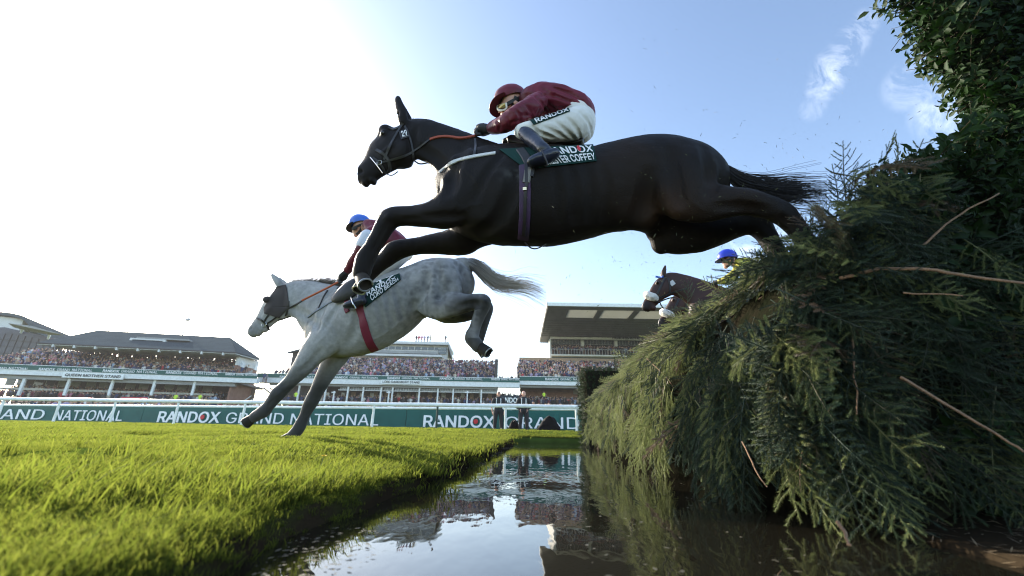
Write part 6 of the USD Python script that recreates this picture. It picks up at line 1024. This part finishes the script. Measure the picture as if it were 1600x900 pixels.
k2 = 900; z = r.uniform(1.2, 3.05, k2); ed = np.stack([xmin(z) + r.normal(.06, .045, k2), YW + .05 + r.random(k2) * .9, z], 1); ed[:, 0] = ed[:, 0] * (1 + .42 * (ed[:, 1] - YW)) + .65 * (ed[:, 1] - YW - .05); a2 = np.stack([r.normal(-.7, .35, k2), r.normal(-.15, .5, k2), r.normal(.15, .5, k2)], 1)
LP, LA = np.vstack([fr_, ed]), np.vstack([a1, a2]); LA /= np.linalg.norm(LA, axis=1, keepdims=True); LR = frames(LA, r.uniform(0, 6.28, len(LA))); LS = r.uniform(.8, 1.35, len(LA)); lp = [leaf_spray(s) for s in (1, 2, 3, 4)]; lw = r.integers(0, 4, len(LA)); lsrc = []
for q, (m, c) in enumerate(lp):
    stage.CreateClassPrim(f'/World/leaf_source_{q}'); g_ = usdkit.mesh(stage, f'/World/leaf_source_{q}/spray', m, M_leaf, False); UsdGeom.PrimvarsAPI(g_).CreatePrimvar('col', Sdf.ValueTypeNames.Color3fArray, 'vertex').Set(Vt.Vec3fArray.FromNumpy(np.asarray(c, np.float32))); lsrc.append(g_.GetPath())
pl = project(LP); vis = np.flatnonzero((pl[:, 0] > 1380) & (pl[:, 0] < 1620) & (pl[:, 1] > -20) & (pl[:, 1] < 330)); bigl = vis[np.argsort(np.linalg.norm(LP[vis] - EYE, axis=1))[:220]]; restl = np.setdiff1d(np.arange(len(LP)), bigl)
for q in bigl: part_copy(lsrc[lw[q]], 'leafy_shoot', tW, LR[q], LP[q], LS[q])
scatter('leafy_shoots', [(m, M_leaf, c) for m, c in lp], LP[restl] - np.array([2.3, YW + .4, 0]), LR[restl], LS[restl], lw[restl], tW)
# small far hedge
hx = at_y(915, 620, 13.4)[0]; hz = at_y(930, 576, 13.4)[2]; tY = thing('clipped_hedge', 'small square clipped hedge at the far end of the spruce fence', 'hedge', [hx + .8, 13.9, 0])
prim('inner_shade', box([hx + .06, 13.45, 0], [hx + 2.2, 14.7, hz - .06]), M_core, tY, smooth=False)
k = 1500; which_f = r.random(k); P = np.stack([hx + r.random(k) * 2.2, np.full(k, 13.42), r.random(k) * hz], 1); N = np.tile([0, -1.0, 0], (k, 1)); s_ = which_f < .3; P[s_, 0], P[s_, 1], N[s_] = hx + .02, 13.4 + r.random(s_.sum()) * 1.3, [-1, 0, 0]; s_ = which_f > .75; P[s_, 1], P[s_, 2], N[s_] = 13.4 + r.random(s_.sum()) * 1.3, hz - .04, [0, 0, 1]
Ay = N + r.normal(0, .5, (k, 3)); scatter('clipped_shoots', [(m, M_leaf, c) for m, c in lp], P - np.array([hx + .8, 13.9, 0]), frames(Ay), r.uniform(.55, .9, k), r.integers(0, 4, k), tY)

# ------------------------------------------------------------------ grass
def tuft(seed, n, h, w, spread_, lean):
    r = np.random.default_rng(seed); V, Fc, C = [], [], []
    for q in range(n):
        p = np.append(r.normal(0, spread_, 2), 0); hh = h * r.uniform(.5, 1.15); d = np.append(r.normal(0, .35, 2) + lean, 0) * hh; s = np.append(r.normal(0, 1, 2), 0); s /= np.linalg.norm(s); ww = w * r.uniform(.7, 1.2); k = len(V)
        for t, f in ((0, 1.0), (.4, .9), (.75, .6)): c = p + np.array([0, 0, hh * t]) * (1 - .15 * t) + d * t * t; V += [c + s * ww * f, c - s * ww * f]; C += [t, t]
        V.append(p + np.array([0, 0, hh * .86]) + d * 1.1); C.append(1.0); Fc += [[k, k + 1, k + 3], [k, k + 3, k + 2], [k + 2, k + 3, k + 5], [k + 2, k + 5, k + 4], [k + 4, k + 5, k + 6]]
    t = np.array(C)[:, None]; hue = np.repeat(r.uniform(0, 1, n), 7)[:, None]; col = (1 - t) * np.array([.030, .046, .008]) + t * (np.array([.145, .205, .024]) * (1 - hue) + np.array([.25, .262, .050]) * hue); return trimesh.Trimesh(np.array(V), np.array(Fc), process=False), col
M_grass = needles_look('grass_blades', (.21, .24, .030), .5, .66, .8, .1)
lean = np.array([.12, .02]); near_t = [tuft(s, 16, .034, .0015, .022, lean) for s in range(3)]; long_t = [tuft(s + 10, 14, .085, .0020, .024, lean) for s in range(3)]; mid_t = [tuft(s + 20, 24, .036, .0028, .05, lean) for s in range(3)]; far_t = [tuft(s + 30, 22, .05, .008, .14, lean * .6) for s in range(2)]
GP, GI, GS = [], [], []
def sow(n, x0, x1, y0, y1, idx, s0, s1, keep=None):
    x, y = r.uniform(x0, x1, n), r.uniform(y0, y1, n); ok = (x < left_edge(y) - .015) | (y > WATER_END + .15); ok &= x < right_edge(y) + 1.2
    pr_ = np.stack([x, y, ground_z(x, y)], 1); q = project(pr_); ok &= (q[:, 2] > .2) & (q[:, 0] > -160) & (q[:, 0] < 1100) & (q[:, 1] < 1050)
    if keep is not None: ok &= keep(x, y)
    x, y = x[ok], y[ok]; GP.append(np.stack([x, y, ground_z(x, y) - .004], 1)); GI.append(r.choice(idx, len(x))); pat = np.clip((meshkit.fbm(np.stack([x * 2.1, y * 2.1, x * 0], 1), 3, 31) - .5) * 2.2 + .5, 0, 1); ok2 = pat > .10; GP[-1] = GP[-1][ok2]; GI[-1] = GI[-1][ok2]; GS.append((r.uniform(s0, s1, len(x)) * (.40 + 1.1 * pat))[ok2])
sow(25000, -2.6, .4, .3, 2.6, [0, 1, 2], .5, .95); sow(16000, -6.5, .6, 2.4, 6.0, [6, 7, 8], .8, 1.3); sow(14000, -14, .8, 5.8, 11, [6, 7, 8], .9, 1.4); sow(15000, -34, 3.2, 10.5, 27, [9, 10], .8, 1.2)
y = r.uniform(.35, 15.5, 2600) ** 1.0; y = .35 + (y - .35) * r.random(2600) ** .6; x = left_edge(y) - .07 - np.abs(r.normal(0, .14, 2600)); GP.append(np.stack([x, y, ground_z(x, y) - .006], 1)); GI.append(r.choice([3, 4, 5], 2600)); GS.append(r.uniform(.40, .85, 2600))
k = 1400; x = r.uniform(-.9, 3, k); y = WATER_END + .1 + r.gamma(1.5, .15, k); GP.append(np.stack([x, y, ground_z(x, y)], 1)); GI.append(r.choice([3, 4, 5], k)); GS.append(r.uniform(.7, 1.2, k))
for cx, cy, rad, n in ((-.86, 1.55, .16, 130), (-1.15, 1.28, .2, 120), (-.62, 2.1, .14, 70), (-.72, 1.9, .12, 60), (-1.5, 1.9, .25, 70), (-.5, 3.0, .2, 60)):
    x, y = r.normal(cx, rad, n), r.normal(cy, rad, n); ok = x < left_edge(y) - .1; x, y = x[ok], y[ok]; GP.append(np.stack([x, y, ground_z(x, y) - .006], 1)); GI.append(r.choice([3, 4, 5], len(x))); GS.append(r.uniform(.9, 1.45, len(x)))
GP, GI, GS = np.vstack(GP), np.concatenate(GI), np.concatenate(GS); yaw = r.normal(0, .9, len(GP)); GR = np.zeros((len(GP), 3, 3)); GR[:, 0, 0] = GR[:, 1, 1] = np.cos(yaw); GR[:, 1, 0], GR[:, 0, 1], GR[:, 2, 2] = np.sin(yaw), -np.sin(yaw), 1
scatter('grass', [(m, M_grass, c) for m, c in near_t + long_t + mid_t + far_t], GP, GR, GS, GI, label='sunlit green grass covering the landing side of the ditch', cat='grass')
# floating scum and bits on the water, dry litter on the near bank, needles flying through the air
def flecks(n, place_, lo, hi, seed, asp=4.0):
    r = np.random.default_rng(seed); p = place_(r, n); d = r.normal(0, 1, (n, 3)); flat_ = hi < 0; d /= np.linalg.norm(d, axis=1, keepdims=True); return p, d, r
k = 2600; rr_ = np.random.default_rng(5); y = .9 + 14 * rr_.random(k) ** 1.7; e = rr_.random(k); x = np.where(rr_.random(k) < .55, left_edge(y) + .02 + rr_.gamma(1.2, .13, k), left_edge(y) + (right_edge(y) - left_edge(y)) * e); keep_ = meshkit.fbm(np.stack([x * 2.2, y * 1.1, x * 0], 1), 2, 17) > .5; x, y = x[keep_], y[keep_]; k = len(x); s = rr_.uniform(.003, .012, k) * (1 + .08 * y); an = rr_.uniform(0, 6.28, k); V = []
for du, dv in ((-1, -.3), (.2, -.45), (1, .1), (-.1, .4)): V.append(np.stack([x + s * (du * np.cos(an) - dv * np.sin(an)), y + s * (du * np.sin(an) + dv * np.cos(an)), np.full(k, .005)], 1))
v = np.stack(V, 1).reshape(-1, 3); b4 = np.arange(k)[:, None] * 4; f = np.vstack([b4 + [0, 1, 2], b4 + [0, 2, 3]]); prim('floating_debris', trimesh.Trimesh(v, f, process=False), mat('wet_debris', (.03, .027, .015), .6, vary=(.08, .07, .04), scale=30), smooth=False, label='leaf bits and scum floating on the ditch water', cat='debris', kind='stuff')
k = 900; px = np.concatenate([rr_.normal(1110, 110, 640), rr_.uniform(960, 1560, 180), rr_.normal(1230, 140, 80)]); py = np.concatenate([rr_.normal(365, 70, 640), rr_.uniform(20, 420, 180), rr_.normal(240, 60, 80)]); dd = rr_.uniform(1.9, 4.6, k); p = EYE + ray(px, py) * dd[:, None]; d = rr_.normal(0, 1, (k, 3)); d /= np.linalg.norm(d, axis=1, keepdims=True); sd = np.cross(d, rr_.normal(0, 1, (k, 3))); sd /= np.linalg.norm(sd, axis=1, keepdims=True); L = rr_.uniform(.006, .016, (k, 1)); v = np.stack([p - d * L, p + sd * .0014, p + d * L, p - sd * .0014], 1).reshape(-1, 3); b4 = np.arange(k)[:, None] * 4
prim('flying_needles', trimesh.Trimesh(v, np.vstack([b4 + [0, 1, 2], b4 + [0, 2, 3]]), process=False), mat('loose_needles', (.12, .13, .06), .6), smooth=False, label='loose spruce needles flying through the air behind the dark horse', cat='needles', kind='stuff')
k = 900; x = rr_.uniform(1.0, 2.4, k); y = rr_.uniform(.7, 1.75, k); p = np.stack([x, y, ground_z(x, y) + .006], 1); an = rr_.uniform(0, 3.14, k); d = np.stack([np.cos(an), np.sin(an), rr_.normal(.1, .2, k)], 1); sd = np.stack([-np.sin(an), np.cos(an), an * 0], 1); L = rr_.uniform(.008, .035, (k, 1)); v = np.stack([p - d * L, p + sd * .002, p + d * L, p - sd * .002], 1).reshape(-1, 3); b4 = np.arange(k)[:, None] * 4
prim('dry_litter', trimesh.Trimesh(v, np.vstack([b4 + [0, 1, 2], b4 + [0, 2, 3]]), process=False), mat('dry_straw', (.26, .19, .10), .8, vary=(.12, .085, .05), scale=20), smooth=False, label='dry needles and straw on the bare soil below the near hedge', cat='litter', kind='stuff')
# ------------------------------------------------------------------ two stewards standing at the rail, the kit bags beside them
M_uniform = mat('black_uniform', (0.010, 0.010, 0.012), 0.8, vary=(0.016, 0.016, 0.019), scale=20, bump=.3, bump_scale=30); M_tape = mat('reflective_tape', (.62, .62, .60), .4); M_hairs = mat('short_hair', (.05, .035, .022), .8)
def steward(px, foot, label, bald, pose, depth_y):
    p = at_y(px, foot, depth_y); p[2] = float(ground_z(p[0], p[1])); dz = project(p)[2]; S = Side(px, foot, dz, 0.0); S.o = p.copy()
    class L_(Side):
        def __init__(s): s.o = p; s.M = np.eye(3)[[0, 2, 1]]; s.U, s.V, s.W = s.M
        def loc(s, a, b, w=0.0): return np.stack(np.broadcast_arrays(np.asarray(a, float) * np.where(np.asarray(b, float) < 1.5, 1.22, 1.0), np.asarray(b, float), np.asarray(w, float)), -1)
        def scale(s, a, b, w=0.0): return np.ones(np.shape(a))
    s_ = L_(); H = 1.80
    leg = lambda q: [(.09 * q, .92, .12, 0), (.11 * q, .70, .108, 0), (.12 * q, .48, .088, -.01), (.13 * q, .28, .078, .01), (.135 * q, .10, .07, .02)]
    foot_ = lambda q: [(.135 * q, .06, .045, .03), (.15 * q, .045, .045, -.08), (.16 * q, .04, .038, -.16)]
    torso = [(0, .93, .17, 0, .72), (0, 1.08, .18, 0, .70), (0, 1.25, .195, 0, .66), (0, 1.38, .18, 0, .60), (0, 1.47, .10, 0, .7)]
    arm = (lambda q: [(.19 * q, 1.42, .075, 0), (.245 * q, 1.22, .062, .02), (.275 * q, 1.07, .052, 0), (.255 * q, .92, .042, -.06), (.235 * q, .82, .033, -.10)]) if not pose else (lambda q: [(.19 * q, 1.42, .075, 0), (.26 * q, 1.22, .062, .03), (.29 * q, 1.10, .052, 0), (.22 * q, 1.00, .042, -.12), (.14 * q, .96, .033, -.17)])
    neck = [(0, 1.46, .062, 0), (0, 1.56, .058, -.01)]; head = [(0, 1.66, .088, -.01, 1.12), (0, 1.72, .092, 0, 1.1)]; face = [(0, 1.60, .062, -.03, 1.1), (0, 1.66, .078, -.03)]
    def hand(q):
        a = arm(q)[-1]; e = np.array(a[:2] + (a[3],)); o = [[(a[0], a[1], .032, a[3], .8), (a[0] - .01 * q, a[1] - .06, .034, a[3] - .02, .6)]]
        for k in range(4): o.append([(a[0] - .01 * q, a[1] - .08, .010, a[3] - .03 + (k - 1.5) * .019), (a[0] - .02 * q, a[1] - .12 + .006 * abs(k - 1), .010, a[3] - .035 + (k - 1.5) * .018), (a[0] - .035 * q, a[1] - .15 + .012 * abs(k - 1), .008, a[3] - .035 + (k - 1.5) * .017)])
        o.append([(a[0], a[1] - .03, .013, a[3] - .045), (a[0] - .01 * q, a[1] - .085, .010, a[3] - .075)]); return o
    t = thing('person', label, 'person', p); sh = lambda N, f, g=0.0: [(x[0], x[1], x[2] * f) + tuple(x[3:]) for x in N]
    body = [neck, head, face, [(0, 1.655, .016, -.115), (0, 1.635, .019, -.118)], [(.088, 1.665, .022, 0, 1.4), (.090, 1.65, .018, 0)], [(-.088, 1.665, .022, 0, 1.4), (-.090, 1.65, .018, 0)], [(-.02, 1.60, .012, -.095), (.02, 1.60, .012, -.095)], sh(torso, .8)] + [sh(f(q), .75) for f in (leg, arm, foot_) for q in (-1, 1)] + hand(-1) + hand(1)
    prim('body', solid(s_, body, .011, .012), M_skin, t, smooth=True)
    jb = solid(s_, [torso] + [arm(q)[:(5 if pose else 3)] for q in (-1, 1)], .014, .03, keep=True); jb.lump(.008, 9, 2); j = prim('jacket', jb.mesh(), M_uniform, t, smooth=True); tr_ = solid(s_, [leg(-1), leg(1), [(-.05, .93, .13, 0, .75), (.05, .93, .13, 0, .75)]], .014, .03, keep=True); tr_.lump(.008, 9, 4); prim('trousers', tr_.mesh(), M_uniform, t, smooth=True)
    for q in (-1, 1): prim('shoe', solid(s_, [foot_(q)], .012, .01), M_leather, t, smooth=True)
    # braces of reflective tape run up the chest; laid on by marching towards the body
    def tape(path, w):
        P = spline(np.array(path, float), 6); C = []
        for x, z in P:
            y = -.35
            while y < .2 and jb.sdf(np.array([[x, z, y]]))[0] > .006: y += .006
            C.append([x, y, z])
        C = np.array(C) + p; return tube(C, w, 5)
    for q in (-1, 1): prim('reflective_stripe', tape([(.10 * q, 1.46), (.105 * q, 1.30), (.10 * q, 1.16)], .022), M_tape, j)
    if not pose: prim('reflective_stripe', tape([(-.16, 1.08), (0, 1.06), (.16, 1.08)], .02), M_tape, j)
    else: prim('pocket_label', tape([(-.13, 1.07), (-.08, 1.07)], .028), M_tape, j); prim('pocket_label', tape([(.08, 1.07), (.13, 1.07)], .028), M_tape, j)
    hc = solid(s_, [[(0, 1.735, .082, .012, 1.08), (0, 1.70, .086, .03, 1.0)]], .011, .01)
    prim('cropped_hair' if bald else 'cap', trimesh.intersections.slice_mesh_plane(hc, [0, .5 if bald else -.05, .8], p + [0, .03 if bald else 0, 1.70 if bald else 1.715], cap=False), mat('grey_stubble', (.36, .26, .21), .8) if bald else M_uniform, t, smooth=True)
    if not bald: prim('cap_peak', tube([p + [-.06, -.095, 1.725], p + [0, -.15, 1.715], p + [.06, -.095, 1.725]], .02, 6), M_uniform, t, smooth=True)
steward(778, 675.0, 'steward in black with dark cap and bare forearms, left one at the rail', False, False, 20.9)
steward(818, 676.0, 'bald steward in black jacket standing with hands in front, right one at the rail', True, True, 20.4)
def bundle(px0, px1, py0, py1, y, label, name, cat, seed):
    a, b = at_y(px0, py1, y), at_y(px1, py0, y); c = (a + b) / 2; z0 = float(ground_z(c[0], y)); w, h = abs(b[0] - a[0]) / 2, b[2] - z0; m = trimesh.creation.icosphere(4, 1.0); v = m.vertices; v = np.sign(v) * np.abs(v) ** .75; v = v * [w, .30, h * .62] * (1 + .45 * (meshkit.fbm(v * 1.6 + seed, 3, seed) - .5)[:, None]); v[:, 2] = np.maximum(v[:, 2] + h * .45, 0); v[:, 0] *= np.clip(1.25 - .75 * v[:, 2] / h, .35, 1.2); m.vertices = v + [c[0], y, z0]
    t = thing(name, label, cat, [c[0], y, z0]); prim('cover', m, M_black, t, smooth=True); return t, c, z0, h
t, c, z0, h = bundle(842, 874, 652, 675, 20.6, 'black covered camera case on the grass against the letters of the right board', 'camera_case', 'case', 3); prim('carry_handle', tube([[c[0] - .12, 20.35, z0 + h * .95], [c[0], 20.33, z0 + h * 1.08], [c[0] + .12, 20.35, z0 + h * .95]], .02, 6), M_leather, t)
t, c, z0, h = bundle(795, 812, 657, 674, 20.9, 'low black kit bag between the rail post and the bald steward', 'kit_bag', 'bag', 8); prim('strap', tube([[c[0] - .1, 20.65, z0 + h * .7], [c[0], 20.6, z0 + h], [c[0] + .1, 20.65, z0 + h * .7]], .015, 6), M_leather, t)
t = thing('hoarding', 'dark hoarding with part of a white name showing between the two stewards', 'hoarding', at_y(800, 640, 29)); SG = Facade(780, 29, 820, 29); prim('panel', SG.rect(782, 618.5, 812, 633.5, 0, .05), mat('navy_panel', (.012, .02, .03), .6), t); prim('lettering', SG.text('NDO', 789, 808, 621.5, 629, -.02, True), M_letter, t, smooth=False); prim('leg', SG.rect(783, 633.5, 784, 645, 0, .05), M_dgreen, t); prim('leg', SG.rect(810, 633.5, 811, 645, 0, .05), M_dgreen, t)
# one yellow dandelion on the bank
dp = np.array([-.86, 2.02, 0.0]); dp[2] = float(ground_z(dp[0], dp[1])); t = thing('dandelion', 'small yellow dandelion flower among the long grass of the bank', 'flower', dp); prim('stalk', tube([dp, dp + [.01, 0, .06], dp + [.02, -.01, .10]], .0014, 5), mat('flower_stalk', (.09, .12, .03), .6), t)
pv = []; pf = []
for q in range(28):
    an = q * 2.4; rr2 = .006 + .010 * (q / 28); d = np.array([math.cos(an), math.sin(an), .7 - .6 * q / 28]); s = np.array([-math.sin(an), math.cos(an), 0]) * .0022; k = len(pv); o = dp + [.02, -.01, .10]; pv += [o - s * .5, o + s * .5, o + d * rr2 + s, o + d * rr2 - s]; pf += [[k, k + 1, k + 2], [k, k + 2, k + 3]]
prim('petals', trimesh.Trimesh(np.array(pv), np.array(pf), process=False), mat('yellow_petal', (.75, .52, .02), .6), t)
# ------------------------------------------------------------------ thin sunlit haze over the course
M_haze = usdkit.material(stage, '/World/Looks/haze_air', {'v': ('principled_volume', {'color': (0.95, 0.96, 1.0), 'density': 0.0002, 'anisotropy': 0.3})}, volume='v.volume')
prim('haze', box([-720, -220, -2.0], [720, 920, 40.0]), M_haze, smooth=False, kind='stuff')
